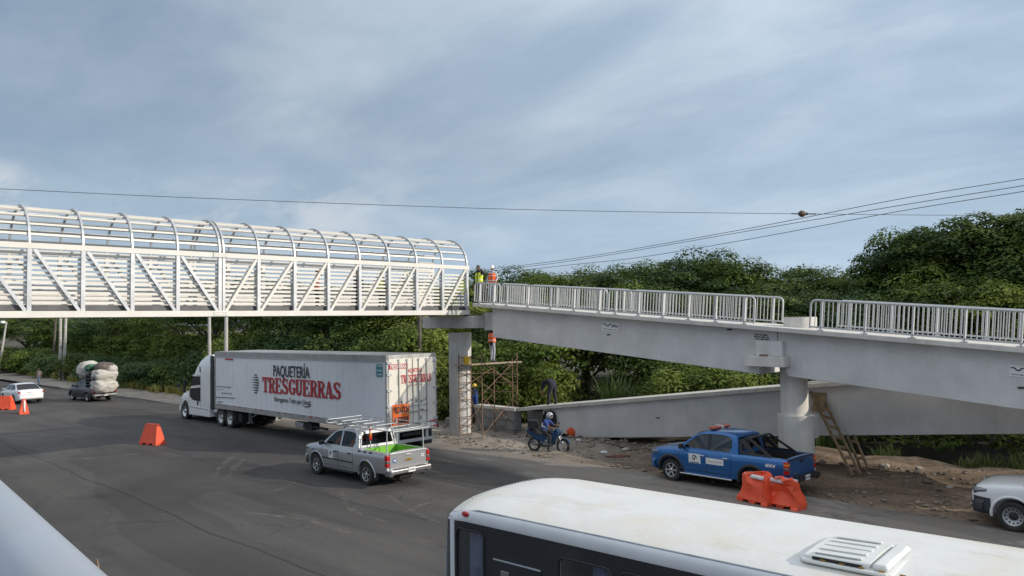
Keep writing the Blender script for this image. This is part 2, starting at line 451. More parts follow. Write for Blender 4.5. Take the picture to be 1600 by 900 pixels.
def asphalt():
    mt, nt, bs = new_mat('asphalt'); N, L = nt.nodes, nt.links
    tc = N.new('ShaderNodeTexCoord'); ob = tc.outputs['Object']
    sep = N.new('ShaderNodeSeparateXYZ'); L.new(ob, sep.inputs[0])
    big = noise_node(N, L, ob, 0.16, 5, 0.55, 0.4)
    base = ramp_nodes(N, L, big, [(0.35, (0.074, 0.0715, 0.0705)), (0.65, (0.100, 0.0965, 0.094))])
    # long wear streaks that follow the traffic
    st = noise_node(N, L, map_node(N, L, ob, (0.05, 1.1, 1)), 1.0, 6, 0.6, 0.3)
    base = mix_rgb(N, L, 0.8, base, ramp_nodes(N, L, st, [(0.32, (0.78, 0.78, 0.79)), (0.6, (1.08, 1.07, 1.05)), (0.75, (1.25, 1.22, 1.17))]), 'MULTIPLY')
    # grain and small stones
    gr = noise_node(N, L, ob, 55, 3, 0.7)
    base = mix_rgb(N, L, 1.0, base, ramp_nodes(N, L, gr, [(0.3, (0.72, 0.72, 0.72)), (0.7, (1.28, 1.28, 1.27))]), 'MULTIPLY')
    # dark oil patches
    oil = noise_node(N, L, map_node(N, L, ob, (0.35, 0.8, 1)), 0.9, 5, 0.6, 0.5)
    base = mix_rgb(N, L, ramp_nodes(N, L, oil, [(0.60, (0, 0, 0)), (0.72, (0.45, 0.45, 0.45))]), base, (0.035, 0.034, 0.034))
    # dust carried onto the far side of the road, wider towards the right
    wob = noise_node(N, L, map_node(N, L, ob, (0.14, 0.7, 1)), 1.2, 7, 0.65, 0.6)
    edge = math_node(N, L, 'MULTIPLY_ADD', sep.outputs[0], -0.075, 17.0)        # Y where the dust begins, from X
    d = math_node(N, L, 'SUBTRACT', sep.outputs[1], edge)
    d = math_node(N, L, 'MULTIPLY_ADD', wob, 4.0, d); d = math_node(N, L, 'SUBTRACT', d, 2.0)
    dust = ramp_nodes(N, L, math_node(N, L, 'MULTIPLY', d, 0.35, clamp=True), [(0.12, (0, 0, 0)), (0.7, (0.86, 0.86, 0.86))])
    base = mix_rgb(N, L, dust, base, mix_rgb(N, L, gr, (0.195, 0.175, 0.152), (0.290, 0.263, 0.232)))
    # fine cracks and patched strips
    vo = N.new('ShaderNodeTexVoronoi'); vo.feature = 'DISTANCE_TO_EDGE'; vo.inputs['Scale'].default_value = 0.55
    wv = N.new('ShaderNodeVectorMath'); wv.operation = 'MULTIPLY_ADD'; nz = N.new('ShaderNodeTexNoise'); L.new(ob, nz.inputs['Vector']); nz.inputs['Scale'].default_value = 1.6; nz.inputs['Detail'].default_value = 5
    L.new(nz.outputs['Color'], wv.inputs[0]); wv.inputs[1].default_value = (.9, .9, 0); L.new(ob, wv.inputs[2]); L.new(wv.outputs[0], vo.inputs['Vector'])
    crk = ramp_nodes(N, L, vo.outputs['Distance'], [(0.0, (0.6, 0.6, 0.6)), (0.012, (0, 0, 0))])
    msk = ramp_nodes(N, L, noise_node(N, L, ob, 0.22, 3, 0.5), [(0.50, (0, 0, 0)), (0.60, (1, 1, 1))])
    base = mix_rgb(N, L, mix_rgb(N, L, 1.0, crk, msk, 'MULTIPLY'), base, (0.028, 0.027, 0.027))
    lane = math_node(N, L, 'MULTIPLY_ADD', noise_node(N, L, map_node(N, L, ob, (0.12, 0, 0)), 1.0, 3, .5), 0.9, sep.outputs[1])
    for yy, wd, cc, ff in ((9.2, .05, (0.03, 0.03, 0.03), .8), (13.6, .04, (0.03, 0.03, 0.03), .7), (17.4, .04, (0.03, 0.03, 0.03), .7)):
        dd = math_node(N, L, 'ABSOLUTE', math_node(N, L, 'SUBTRACT', lane, yy))
        base = mix_rgb(N, L, ramp_nodes(N, L, dd, [(0.0, (ff, ff, ff)), (wd, (0, 0, 0))]), base, cc)
    patch = ramp_nodes(N, L, noise_node(N, L, map_node(N, L, ob, (0.06, 0.30, 1)), 1.0, 2, .4), [(0.505, (1, 1, 1)), (0.515, (0.84, 0.84, 0.85))])
    base = mix_rgb(N, L, 1.0, base, patch, 'MULTIPLY')
    # pale scattered splashes on the dusty side
    sp = noise_node(N, L, map_node(N, L, ob, (0.5, 1.2, 1)), 0.75, 8, 0.68, 0.8)
    spm = ramp_nodes(N, L, sp, [(0.56, (0, 0, 0)), (0.66, (0.6, 0.6, 0.6))])
    spm = mix_rgb(N, L, 1.0, spm, dust, 'MULTIPLY')
    base = mix_rgb(N, L, spm, base, (0.42, 0.40, 0.375))
    L.new(base, bs.inputs['Base Color'])
    L.new(ramp_nodes(N, L, st, [(0.3, (0.72, 0.72, 0.72)), (0.7, (0.88, 0.88, 0.88))]), bs.inputs['Roughness'])
    bs.inputs['Specular IOR Level'].default_value = 0.12
    b = N.new('ShaderNodeBump'); b.inputs['Strength'].default_value = 0.35; b.inputs['Distance'].default_value = 0.02
    L.new(noise_node(N, L, ob, 30, 6, 0.75), b.inputs['Height']); L.new(b.outputs[0], bs.inputs['Normal'])
    return mt
def dirt_mat():
    mt, nt, bs = new_mat('dirt'); N, L = nt.nodes, nt.links
    tc = N.new('ShaderNodeTexCoord'); ob = tc.outputs['Object']
    big = noise_node(N, L, map_node(N, L, ob, (0.45, 1, 1)), 0.55, 7, 0.62, 0.5)
    c = ramp_nodes(N, L, big, [(0.30, (0.085, 0.064, 0.050)), (0.46, (0.165, 0.122, 0.090)), (0.60, (0.275, 0.207, 0.148)), (0.74, (0.37, 0.305, 0.235))])
    fine = noise_node(N, L, ob, 9, 8, 0.72)
    c = mix_rgb(N, L, 1.0, c, ramp_nodes(N, L, fine, [(0.3, (0.55, 0.55, 0.55)), (0.52, (1, 1, 1)), (0.72, (1.45, 1.42, 1.38))]), 'MULTIPLY')
    sep = N.new('ShaderNodeSeparateXYZ'); L.new(ob, sep.inputs[0])
    # greyer and paler (road dust, gravel) to the left along the shoulder
    lf = ramp_nodes(N, L, math_node(N, L, 'MULTIPLY', sep.outputs[0], -0.025, clamp=True), [(0.40, (0, 0, 0)), (0.56, (0.88, 0.88, 0.88))])
    pale = ramp_nodes(N, L, noise_node(N, L, ob, 1.2, 7, 0.7), [(0.35, (0.22, 0.20, 0.17)), (0.65, (0.42, 0.385, 0.335))])
    c = mix_rgb(N, L, lf, c, pale)
    # shade behind the lower ramp painted into the soil, near black further back
    bk = ramp_nodes(N, L, math_node(N, L, 'MULTIPLY_ADD', sep.outputs[1], 0.1, -2.3, clamp=True), [(0.52, (0, 0, 0)), (0.85, (0.8, 0.8, 0.8))])
    c = mix_rgb(N, L, bk, c, (0.032, 0.034, 0.022))
    L.new(c, bs.inputs['Base Color']); bs.inputs['Roughness'].default_value = 0.95; bs.inputs['Specular IOR Level'].default_value = 0.2
    b = N.new('ShaderNodeBump'); b.inputs['Strength'].default_value = 0.9; b.inputs['Distance'].default_value = 0.08
    L.new(noise_node(N, L, ob, 6, 8, 0.75), b.inputs['Height']); L.new(b.outputs[0], bs.inputs['Normal'])
    return mt
def concrete(name, c, streak=0.25, rough=0.75):
    mt, nt, bs = new_mat(name); N, L = nt.nodes, nt.links
    tc = N.new('ShaderNodeTexCoord'); ob = tc.outputs['Object']
    a = noise_node(N, L, ob, 0.8, 8, 0.6, 0.3)
    k = ramp_nodes(N, L, a, [(0.32, tuple(x * 0.86 for x in c)), (0.66, tuple(x * 1.08 for x in c))])
    s = noise_node(N, L, map_node(N, L, ob, (2.4, 2.4, 0.14)), 1.6, 6, 0.65)
    k = mix_rgb(N, L, streak, k, ramp_nodes(N, L, s, [(0.35, (0.55, 0.54, 0.52)), (0.6, (1.05, 1.05, 1.05))]), 'MULTIPLY')
    f = noise_node(N, L, ob, 22, 6, 0.7)
    k = mix_rgb(N, L, 0.5, k, ramp_nodes(N, L, f, [(0.3, (0.85, 0.85, 0.85)), (0.7, (1.12, 1.12, 1.12))]), 'MULTIPLY')
    L.new(k, bs.inputs['Base Color']); bs.inputs['Roughness'].default_value = rough; bs.inputs['Specular IOR Level'].default_value = 0.3
    b = N.new('ShaderNodeBump'); b.inputs['Strength'].default_value = 0.12; b.inputs['Distance'].default_value = 0.02
    L.new(f, b.inputs['Height']); L.new(b.outputs[0], bs.inputs['Normal'])
    return mt
M['asphalt'] = asphalt(); M['dirt'] = dirt_mat()
M['beam'] = concrete('painted_beam', (0.60, 0.597, 0.59), 0.07, 0.6)
M['concrete'] = concrete('concrete', (0.56, 0.55, 0.53), 0.4)
M['pale_concrete'] = concrete('pale_concrete', (0.62, 0.60, 0.56), 0.3)
M['block'] = concrete('block_wall_concrete', (0.27, 0.265, 0.26), 0.4)

REDGE = -0.8
def road_edge(x):
    t = min(2.2, max(0.0, (-35.0 - x) / 40.0))
    return 22.35 + REDGE * t + 0.22 * mnoise.noise(Vector((x * 0.35, 3.1, 0))) + 0.10 * mnoise.noise(Vector((x * 1.7, 9.1, 0)))
def gclamp(x): return GRADE * max(-420.0, min(60.0, x))
def terrain(x, y):
    z = gclamp(x)
    e = y - road_edge(max(-160, min(20, x)))
    if e < 0: return z - 0.06
    k = min(1.0, e / 1.2)
    fr = mnoise.fractal(Vector((x * 0.45, y * 0.6, 0)), 1.0, 2.0, 5)
    z += k * (0.05 + 0.10 * fr)
    if x > -24 and y > 24.5:                                  # loosened, mounded soil by the ramps
        q = min(1, (x + 24) / 6) * min(1, (y - 24.5) / 2.0)
        z += q * (0.22 + 0.22 * mnoise.fractal(Vector((x * 0.5 + 7, y * 0.5, 1)), 1.0, 2.1, 4))
    if y > 29.5:
        z -= min(1.2, (y - 29.5) * 0.35) if x > -26 else 0.0
    return z
def frange(a, b, s):
    n = int(round((b - a) / s)); return [a + s * i for i in range(n)]
xs = [-3000, -1500, -800, -420, -300, -220, -170] + frange(-140, -60, 2.0) + frange(-60, 6, 0.35) + [6, 9, 14, 20, 40, 60, 200, 800, 3000]
ys = [-3000, -800, -200, -60, -20, 0, 14, 20] + frange(21.6, 36, 0.33) + [36, 38, 41, 45, 50, 60, 80, 120, 300, 1000, 3000]
gm = MB(); gm.grid([[(x, y, terrain(x, y)) for y in ys] for x in xs], M['dirt'])
ground = gm.build('ground'); tag(ground, kind='structure')
rm = MB(); rx = [-420, -300, -220, -170] + frange(-140, -60, 2.0) + frange(-60, 6, 0.4) + [6, 20, 60]
rows = []
for x in rx:
    e = road_edge(max(-160, x)); rows.append([(x, y, gclamp(x)) for y in (-40, -10, 0, 6, 12, 16, 19, 21, e - 0.5, e)] + [(x, e + 0.15, gclamp(x) - 0.1)])
rm.grid(rows, M['asphalt'])
road = rm.build('road'); tag(road, kind='structure')

# pale dusty tyre marks on the asphalt, thin sheets 4 mm above the road
def mark_mat():
    mt = bpy.data.materials.new('tyre_mark'); mt.use_nodes = True; nt = mt.node_tree; N, L = nt.nodes, nt.links; bs = N['Principled BSDF']; out = N['Material Output']
    bs.inputs['Base Color'].default_value = (.21, .195, .175, 1); bs.inputs['Roughness'].default_value = .9; tr = N.new('ShaderNodeBsdfTransparent'); mx = N.new('ShaderNodeMixShader')
    ob = N.new('ShaderNodeTexCoord').outputs['Object']; L.new(ramp_nodes(N, L, noise_node(N, L, ob, 2.4, 7, .72), [(0.42, (0, 0, 0)), (0.70, (0.62, 0.62, 0.62))]), mx.inputs[0])
    L.new(tr.outputs[0], mx.inputs[1]); L.new(bs.outputs[0], mx.inputs[2]); L.new(mx.outputs[0], out.inputs[0]); return mt
M['tyre_mark'] = mark_mat()
for pts, w in ((((334, 748), (346, 728), (362, 714), (380, 706)), .28), (((352, 752), (366, 730), (384, 714)), .28), (((533, 768), (541, 790), (566, 806), (610, 818)), .22), (((606, 774), (640, 796), (676, 815), (700, 824)), .22), (((630, 803), (655, 790), (680, 783)), .2),
               (((420, 770), (470, 752), (530, 742)), .2), (((60, 720), (150, 716), (240, 706)), .35), (((380, 800), (480, 812), (600, 850)), .2), (((990, 752), (1120, 772), (1240, 800)), .5), (((1230, 818), (1330, 806), (1420, 800), (1500, 812)), .6), (((1290, 800), (1400, 830), (1560, 850)), .5)):
    q = [ground_at(*p) for p in pts]; rws = []
    for i in range(len(q) - 1):
        for k in range(6):
            c = q[i].lerp(q[i + 1], k / 6); d = (q[i + 1] - q[i]).normalized(); n_ = Vector((-d.y, d.x, 0)) * (w / 2) * (1 - .5 * abs((i * 6 + k) / (6 * (len(q) - 1)) * 2 - 1)); rws.append([c - n_ + Vector((0, 0, .004)), c + n_ + Vector((0, 0, .004))])
    mb = MB(); mb.grid(rws, M['tyre_mark']); tag(mb.build('tyre_mark'), kind='structure')

# ================================================================== footbridge
BX = -26.63; BW = 2.55; BZB, BZT = 5.655, 7.74; BAY = 1.474; BY0 = 5.962
K0, K1 = -5, 12
def by(k): return BY0 + BAY * k
bridge = thing('footbridge', 'white steel lattice footbridge with arched open roof crossing over the road', 'footbridge', (BX, by(12), BZB - 0.12))
inv = Matrix.Translation(Vector((-BX, -by(12), -(BZB - 0.12))))
def bpart(mb, name):
    me = mb.mesh(name); me.transform(inv); o = link(name, me, bridge); return o
for sx in (0, -BW):
    x = BX + sx
    mb = MB(); mb.bar((x, by(K0) - .1, BZT), (x, by(K1) + .1, BZT), 0.13, 0.17, M['white_steel']); bpart(mb, 'top_chord')
    mb = MB(); mb.bar((x, by(K0) - .1, BZB), (x, by(K1) + .1, BZB), 0.16, 0.20, M['white_steel'])
    bpart(mb, 'bottom_chord')
    for k in (4,):
        mb = MB(); s = 1 if sx == 0 else -1
        for z in (BZT, BZB):
            mb.box((x + s * 0.085, by(k), z), (0.02, 0.52, 0.16), M['white_steel'])
            for i in range(10):
                for q in (-.035, .035):
                    if abs(i - 4.5) > 0.8: mb.cyl((x + s * .095, by(k) - .225 + i * .05, z + q), (x + s * .108, by(k) - .225 + i * .05, z + q), .011, M['galv'], n=6)
        bpart(mb, 'splice_plate')
    for k in range(K0, K1 + 1):
        mb = MB()
        w = 0.12
        mb.bar((x, by(k), BZB + .1), (x, by(k), BZT - .085), 0.11, w, M['galv'], up=(0, 1, 0))
        if k == 4: mb.bar((x, by(k) + .14, BZB + .1), (x, by(k) + .14, BZT - .085), 0.11, 0.10, M['galv'], up=(0, 1, 0))
        bpart(mb, 'vertical_post')
    for k in range(K0, K1):
        mb = MB()
        a, b = by(k), by(k + 1)
        if k < 4: p, q = (x, a + .12, BZT - .09), (x, b - .09, BZB + .1)
        else: p, q = (x, a + (.24 if k == 4 else .1), BZB + .1), (x, b - .09, BZT - .09)
        mb.bar(p, q, 0.085, 0.10, M['galv'] if k < 4 else M['white_steel'], up=(0, 0, 1)); bpart(mb, 'diagonal_brace')
        mb = MB()
        s = -1 if sx == 0 else 1
        for i in range(10):
            z = BZB + 0.36 + i * 0.152
            mb.bar((x + s * .095, a, z), (x + s * .095, b, z), 0.035, 0.082, M['white_steel'])
        bpart(mb, 'slat_panel')
    # toe board: dark kick plate along the deck
    mb = MB(); s = -1 if sx == 0 else 1
    mb.bar((x + s * .13, by(K0), BZB + .20), (x + s * .13, by(K1), BZB + .20), 0.02, 0.16, M['deck_steel']); bpart(mb, 'kick_plate')
mb = MB(); mb.box((BX - BW / 2, (by(K0) + by(K1)) / 2, BZB + 0.03), (BW - .3, by(K1) - by(K0), 0.06), M['deck_steel'])
for k in range(K0, K1 + 1): mb.bar((BX - BW + .08, by(k), BZB - .03), (BX - .08, by(k), BZB - .03), .1, .1, M['galv'])
bpart(mb, 'deck')
xc = BX - BW / 2; RR = BW / 2; RH = 1.30
def hoop_pt(y, a, off=0.0): return (xc + (RR + off) * math.cos(a), y, BZT + .06 + (RH + off) * math.sin(a))
for k in range(K0, K1 + 1):
    for d in ((0, .14) if k == 4 else (0,)):
        mb = MB(); rws = []
        for i in range(25):
            a = PI * i / 24
            p = Vector(hoop_pt(by(k) + d, a)); o = Vector((math.cos(a), 0, math.sin(a)))
            rws.append([p + o * .04 + Vector((0, -.03, 0)), p + o * .04 + Vector((0, .03, 0)), p - o * .04 + Vector((0, .03, 0)), p - o * .04 + Vector((0, -.03, 0))])
        mb.grid(rws, M['galv'], smooth=False, closed=True); bpart(mb, 'roof_hoop')
for a in (14, 30, 47, 64, 78, 90, 102, 116, 133, 150, 166):
    mb = MB(); p = Vector(hoop_pt(0, R(a), -.055)); 
    mb.bar((p.x, by(K0), p.z), (p.x, by(K1), p.z), 0.075, 0.06, M['white_steel'], up=(math.cos(R(a)), 0, math.sin(R(a)))); bpart(mb, 'purlin')

# ================================================================== bridge support column and cap
def solid(mb, name, label, cat, org, group=None, bev=0.015):
    """one-mesh thing with its origin at org"""
    me = mb.mesh(name); me.transform(Matrix.Translation(-Vector(org))); o = link(name, me); o.location = org
    if bev: bevel_obj(o, bev)
    return tag(o, label, cat, group)
c1 = ground_at(718, 676); CX1, CY1 = on_y(716.5, 560, 24.35).x, 24.45
pier = thing('bridge_column', 'round concrete column under the end of the white footbridge, behind the scaffold', 'column', (CX1, CY1, gz(CX1)))
mb = MB(); mb.cyl((0, 0, -.3), (0, 0, 5.55 - gz(CX1) - .85), .545, M['concrete'], n=48); mb.build('shaft', pier)
xa, xb = on_y(660, 500, 23.55).x, on_y(739, 500, 23.55).x
zt_, zb_ = 5.50, on_y(700, 513, 23.55).z
mb = MB(); mb.box(((xa + xb) / 2 - CX1, 24.3 - CY1, (zt_ + zb_) / 2 - gz(CX1)), (xb - xa, 1.5, zt_ - zb_), M['concrete'], bev=.02)
xd = on_y(772, 500, 24.25).x
mb.box(((xb + xd) / 2 - CX1, 24.95 - CY1, (zt_ + zb_) / 2 - gz(CX1) + .02), (xd - xb - .004, 1.4, zt_ - zb_ + .25), M['concrete'], bev=.02)
mb.build('cap_beam', pier)
mb = MB()
for dy in (0,): mb.box((BX - CX1, 23.68 - CY1, 5.525 - gz(CX1)), (.3, .3, .05), M['black'])
mb.box((BX - BW - CX1, 23.68 - CY1, 5.525 - gz(CX1)), (.3, .3, .05), M['black']); mb.build('bearing_pad', pier)

# ================================================================== upper ramp
YD0, YD1 = 23.72, 26.02          # deck edges
YF = 24.08                       # girder face
dt = [on_y(762, 475.5, YD0), on_y(1180, 508.5, YD0), on_y(1600, 543, YD0)]
def deck_z(x):
    a, b, c = dt
    if x < b.x: return a.z + (b.z - a.z) * (x - a.x) / (b.x - a.x)
    return b.z + (c.z - b.z) * (x - b.x) / (c.x - b.x)
XR0 = on_y(738, 475, YD0).x; XR1 = 3.0
XJ = on_y(1216, 540, YF).x
ramp = thing('upper_ramp', 'pale grey upper footbridge ramp sloping down to the right on a deep girder', 'ramp', (on_y(1240, 700, 25.0).x, 25.0, deck_z(-12)))
rinv = Matrix.Translation(-Vector(ramp.location))
def rpart(mb, name, par=None):
    me = mb.mesh(name); me.transform(rinv); return link(name, me, par or ramp)
mb = MB()
ux = [XR0, dt[1].x, XJ, XR1]
poly = [(x, deck_z(x)) for x in ux] + [(x, deck_z(x) - .155) for x in reversed(ux)]
mb.panel(poly, [], lambda u, v, d: (u, YD0 + d, v), YD1 - YD0, M['pale_concrete'])
bevel_obj(rpart(mb, 'deck'), .02)
def pz(x, y, Y=YF): q = on_y(x, y, Y); return (q.x, q.z)
a0, a1 = pz(770, 527), pz(1187, 585)
g1 = [(a0[0], deck_z(a0[0]) - .16), a0, a1, (a1[0], deck_z(a1[0]) - 1.0), (XJ - .03, deck_z(a1[0]) - 1.02), (XJ - .03, deck_z(XJ) - .16)]
mb = MB(); mb.panel(g1, [], lambda u, v, d: (u, YF + d, v), 1.6, M['beam']); bevel_obj(rpart(mb, 'girder'), .02)
b0, b1 = pz(1228, 588), pz(1600, 641)
sl = (b1[1] - b0[1]) / (b1[0] - b0[0])
zr = lambda x: b0[1] + sl * (x - b0[0])
g2 = [(XJ, deck_z(XJ) - .16), (XJ, deck_z(XJ) - .55), (b0[0] - .03, deck_z(XJ) - .55), (b0[0] - .03, b0[1] + .15), (b0[0] + .1, b0[1]), (XR1, zr(XR1)), (XR1, deck_z(XR1) - .16)]
mb = MB(); mb.panel(g2, [], lambda u, v, d: (u, YF + d, v), 1.6, M['beam']); bevel_obj(rpart(mb, 'girder'), .02)
# corbel in front of the joint
p0, p1 = on_y(1158, 560, 23.62), on_y(1224, 560, 23.62); pt, pb = on_y(1190, 557, 23.62).z, on_y(1190, 573, 23.62).z
mb = MB()
out = [(p0.x, YF - .004), (p0.x, 23.78), (p0.x + .25, 23.66), (p0.x + .9, 23.60), (p1.x, 23.62), (p1.x, YF - .004)]
mb.panel(out, [], lambda u, v, d: (u, v, pb + d), pt - pb, M['pale_concrete'])
u0, u1 = on_y(1181, 545, 23.86), on_y(1222, 545, 23.86); ut = on_y(1200, 533, 23.86).z
mb.box(((u0.x + u1.x) / 2, (23.86 + YF - .004) / 2, (pt + ut) / 2 + .004), (u1.x - u0.x, YF - 23.864, ut - pt), M['beam'])
bevel_obj(rpart(mb, 'corbel'), .015)
mb = MB(); q = on_y(1193, 553, 23.7); mb.box((q.x, q.y, pt + .035), (.24, .12, .06), simple('brick_red', (0.22, 0.10, 0.065), .8)); rpart(mb, 'brick')
# round concrete collar where the column passes up through the deck
sx = on_y(1243, 508, 24.6); mb = MB(); mb.cyl((sx.x, 24.95, deck_z(sx.x) - .05), (sx.x, 24.95, deck_z(sx.x) + .34), .53, M['pale_concrete'], n=40); rpart(mb, 'collar')
# column 2
CX2 = on_y(1241, 620, 25.0).x; CY2 = 25.0
col2 = thing('ramp_column', 'round concrete column with thick pedestal holding the upper ramp behind the blue pickup', 'column', (CX2, CY2, gz(CX2)))
zp = on_y(1240, 651, 24.4).z
mb = MB(); mb.cyl((0, 0, zp - gz(CX2) - .02), (0, 0, zr(CX2) - gz(CX2) + .9), .445, M['pale_concrete'], n=48); mb.build('shaft', col2)
mb = MB(); mb.cyl((0.03, 0, -.4), (0.03, 0, zp - gz(CX2)), .575, M['pale_concrete'], n=48); bevel_obj(mb.build('pedestal', col2), .015)
mb = MB(); mb.box((.36, .2, zp - gz(CX2) - .4), (.5, .5, .75), M['concrete'], bev=.02); mb.build('side_block', col2)

# ================================================================== lower ramp
YL0, YL1, YLF = 26.35, 28.6, 26.6
l0, l1 = on_y(815, 637, YL0), on_y(1230, 602.5, YL0)
lsl = (l1.z - l0.z) / (l1.x - l0.x)
ldz = lambda x: l0.z + lsl * (x - l0.x)
lower = thing('lower_ramp', 'pale grey lower footbridge ramp rising to the right behind the blue pickup', 'ramp', (l0.x, YL0, gz(l0.x)))
linv = Matrix.Translation(-Vector(lower.location))
def lpart(mb, name):
    me = mb.mesh(name); me.transform(linv); return link(name, me, lower)
XL1 = -2.6
mb = MB(); x0_ = on_y(748, 640, YL0).x
mb.panel([(l0.x - .3, ldz(l0.x - .3)), (XL1, ldz(XL1)), (XL1, ldz(XL1) - .16), (l0.x - .3, ldz(l0.x - .3) - .16)], [], lambda u, v, d: (u, YL0 + d, v), YL1 - YL0, M['pale_concrete'])
bevel_obj(lpart(mb, 'deck'), .02)
c = [pz(848, 668, YLF), pz(905, 684, YLF), pz(1000, 683.5, YLF), pz(1600, 678, YLF)]
s2 = (c[3][1] - c[2][1]) / (c[3][0] - c[2][0])
mb = MB(); gl = [(c[0][0], ldz(c[0][0]) - .165), c[0], c[1], c[2], c[3], (XL1 + 2, c[3][1] + s2 * (XL1 + 2 - c[3][0])), (XL1 + 2, ldz(XL1)), (XL1, ldz(XL1) - .165)]
mb.panel(gl, [], lambda u, v, d: (u, YLF + d, v), 1.5, M['beam']); bevel_obj(lpart(mb, 'girder'), .02)
# thin wavy white strip along the deck edge
mb = MB(); mb.tube([(x, YL0 + .25 + .05 * math.sin(x * 3), ldz(x) + .04) for x in [-12.6, -12.2, -11.7, -11.2, -10.8, -10.3, -9.8]], .035, M['sign_white'], n=8); lpart(mb, 'white_strip')
# abutment: concrete block wall with dark recess below the start of the lower ramp
ax0, ax1, ax2 = on_y(742, 660, 26.2).x, on_y(803, 660, 26.2).x, on_y(848, 660, 26.6).x
abut = thing('abutment_wall', 'grey concrete block wall at the foot of the lower ramp behind the scaffold', 'wall', ((ax0 + ax1) / 2, 26.2, gz(ax0)))
ainv = Matrix.Translation(-Vector(abut.location))
mb = MB(); zt0 = ldz(l0.x - .3) - .17
nb = 5
for i in range(nb):
    for j in range(3):
        w_ = (ax1 - ax0) / nb; h_ = (zt0 - gz(ax0) + .3) / 3
        mb.box((ax0 + w_ * (i + .5), 26.35 + .01 * ((i * 3 + j) % 3), gz(ax0) - .3 + h_ * (j + .5)), (w_ - .02, .3, h_ - .02), M['block'], bev=.012)
me = mb.mesh('block_face'); me.transform(ainv); link('block_face', me, abut)
mb = MB(); mb.box(((ax0 + ax1) / 2, 26.62, gz(ax0) + (zt0 - gz(ax0)) / 2 - .16), (ax1 - ax0 - .04, .24, zt0 - gz(ax0) + .25), M['block'])
mb.box(((ax1 + ax2) / 2 + .1, 27.9, gz(ax0) + (zt0 - gz(ax0)) / 2 - .12), (ax2 - ax1 + .5, 1.2, zt0 - gz(ax0) + .2), M['block'])
me = mb.mesh('backing'); me.transform(ainv); link('backing', me, abut)
mb = MB(); zt1 = zt0 + .165
mb.box(((ax0 + l0.x) / 2 - .16, 26.44, zt1 - .08), (l0.x - ax0 - .3, .52, .15), M['pale_concrete'], bev=.01)
me = mb.mesh('coping'); me.transform(ainv); link('coping', me, abut)

# ================================================================== ramp railings
def railing(x0, x1, y, label, side, round_l=True, round_r=True, h=.95):
    L_ = x1 - x0; t = thing('railing', label, 'railing', (x0, y, deck_z(x0)), 0, 'railings on the upper ramp')
    def P(x, z): return Vector((x - x0, 0, deck_z(x) - deck_z(x0) + z))
    # bars stand square to the sloping deck, as on the photo
    s = (deck_z(x1) - deck_z(x0)) / L_; n = Vector((-s, 0, 1)).normalized()
    def Q(x, z): return Vector((x - x0, 0, deck_z(x) - deck_z(x0))) + n * z
    r = .16; pts = []
    if round_l: pts += [Q(x0, .06), Q(x0, h - r)] + [Q(x0 + r - r * math.cos(R(a)), h - r + r * math.sin(R(a))) for a in (30, 60, 90)]
    else: pts += [Q(x0, h)]
    if round_r: pts += [Q(x1 - r + r * math.sin(R(a)), h - r + r * math.cos(R(a))) for a in (0, 30, 60)] + [Q(x1, h - r), Q(x1, .06)]
    else: pts += [Q(x1, h)]
    mb = MB(); mb.tube(pts, .032, M['rail_paint'], n=8); mb.build('top_rail', t)
    mb = MB(); mb.bar(Q(x0 + .04, .10), Q(x1 - .04, .10), .05, .05, M['rail_paint']); mb.build('bottom_rail', t)
    npost = max(1, int(round(L_ / 1.35))); gap = (L_ - .7) / max(1, npost)
    post = MB(); post.bar(n * .0, n * (h - .035), .095, .05, M['rail_paint'], up=(1, 0, 0)); post.box((0, 0, .015), (.2, .12, .025), M['rail_paint']); pm = post.mesh('post')
    balm = MB(); balm.cyl(n * .11, n * (h - .03), .0165, M['rail_paint'], n=8); bm_ = balm.mesh('baluster')
    xsp = [x0 + .35 + gap * i for i in range(npost + 1)]
    for xp in xsp:
        o = link('post', pm, t); o.location = Q(xp, 0)
    k = int((L_ - .2) / .135)
    for i in range(1, k + 1):
        xp = x0 + .02 + (L_ - .04) * i / (k + 1)
        if min(abs(xp - q) for q in xsp) < .06: continue
        o = link('baluster', bm_, t); o.location = Q(xp, 0)
    return t
def xo(px, Y): return on_y(px, 490, Y).x
YN, YX = YD0 + .07, YD1 - .07
def xpx(px, py, Y): return on_y(px, py, Y).x
railing(xpx(741, 470, YN), xpx(780, 472, YN), YN, 'short grey railing section on the near edge right beside the end of the tube bridge', 0)
railing(xpx(783, 474, YN), xpx(947, 487, YN), YN, 'grey railing on the near ramp edge, second section from the tube bridge', 0)
railing(xpx(950, 488, YN), xpx(1178, 506, YN), YN, 'long grey railing on the near ramp edge ending left of the gap above the corbel', 0)
railing(xpx(1265, 512, YN), 2.2, YN, 'grey railing on the near ramp edge starting right of the concrete collar', 0, True, False)
railing(xpx(783, 470, YX), xpx(826, 475, YX), YX, 'short grey railing section on the far ramp edge behind the two workers', 0)
railing(xpx(830, 475, YX), xpx(985, 485, YX), YX, 'grey railing on the far ramp edge, second section from the tube bridge', 0)
railing(xpx(989, 485, YX), xpx(1222, 503, YX), YX, 'grey railing on the far ramp edge ending behind the gap above the corbel', 0)
railing(xpx(1309, 510, YX), 2.2, YX, 'grey railing on the far ramp edge starting right of the concrete collar', 0, True, False)

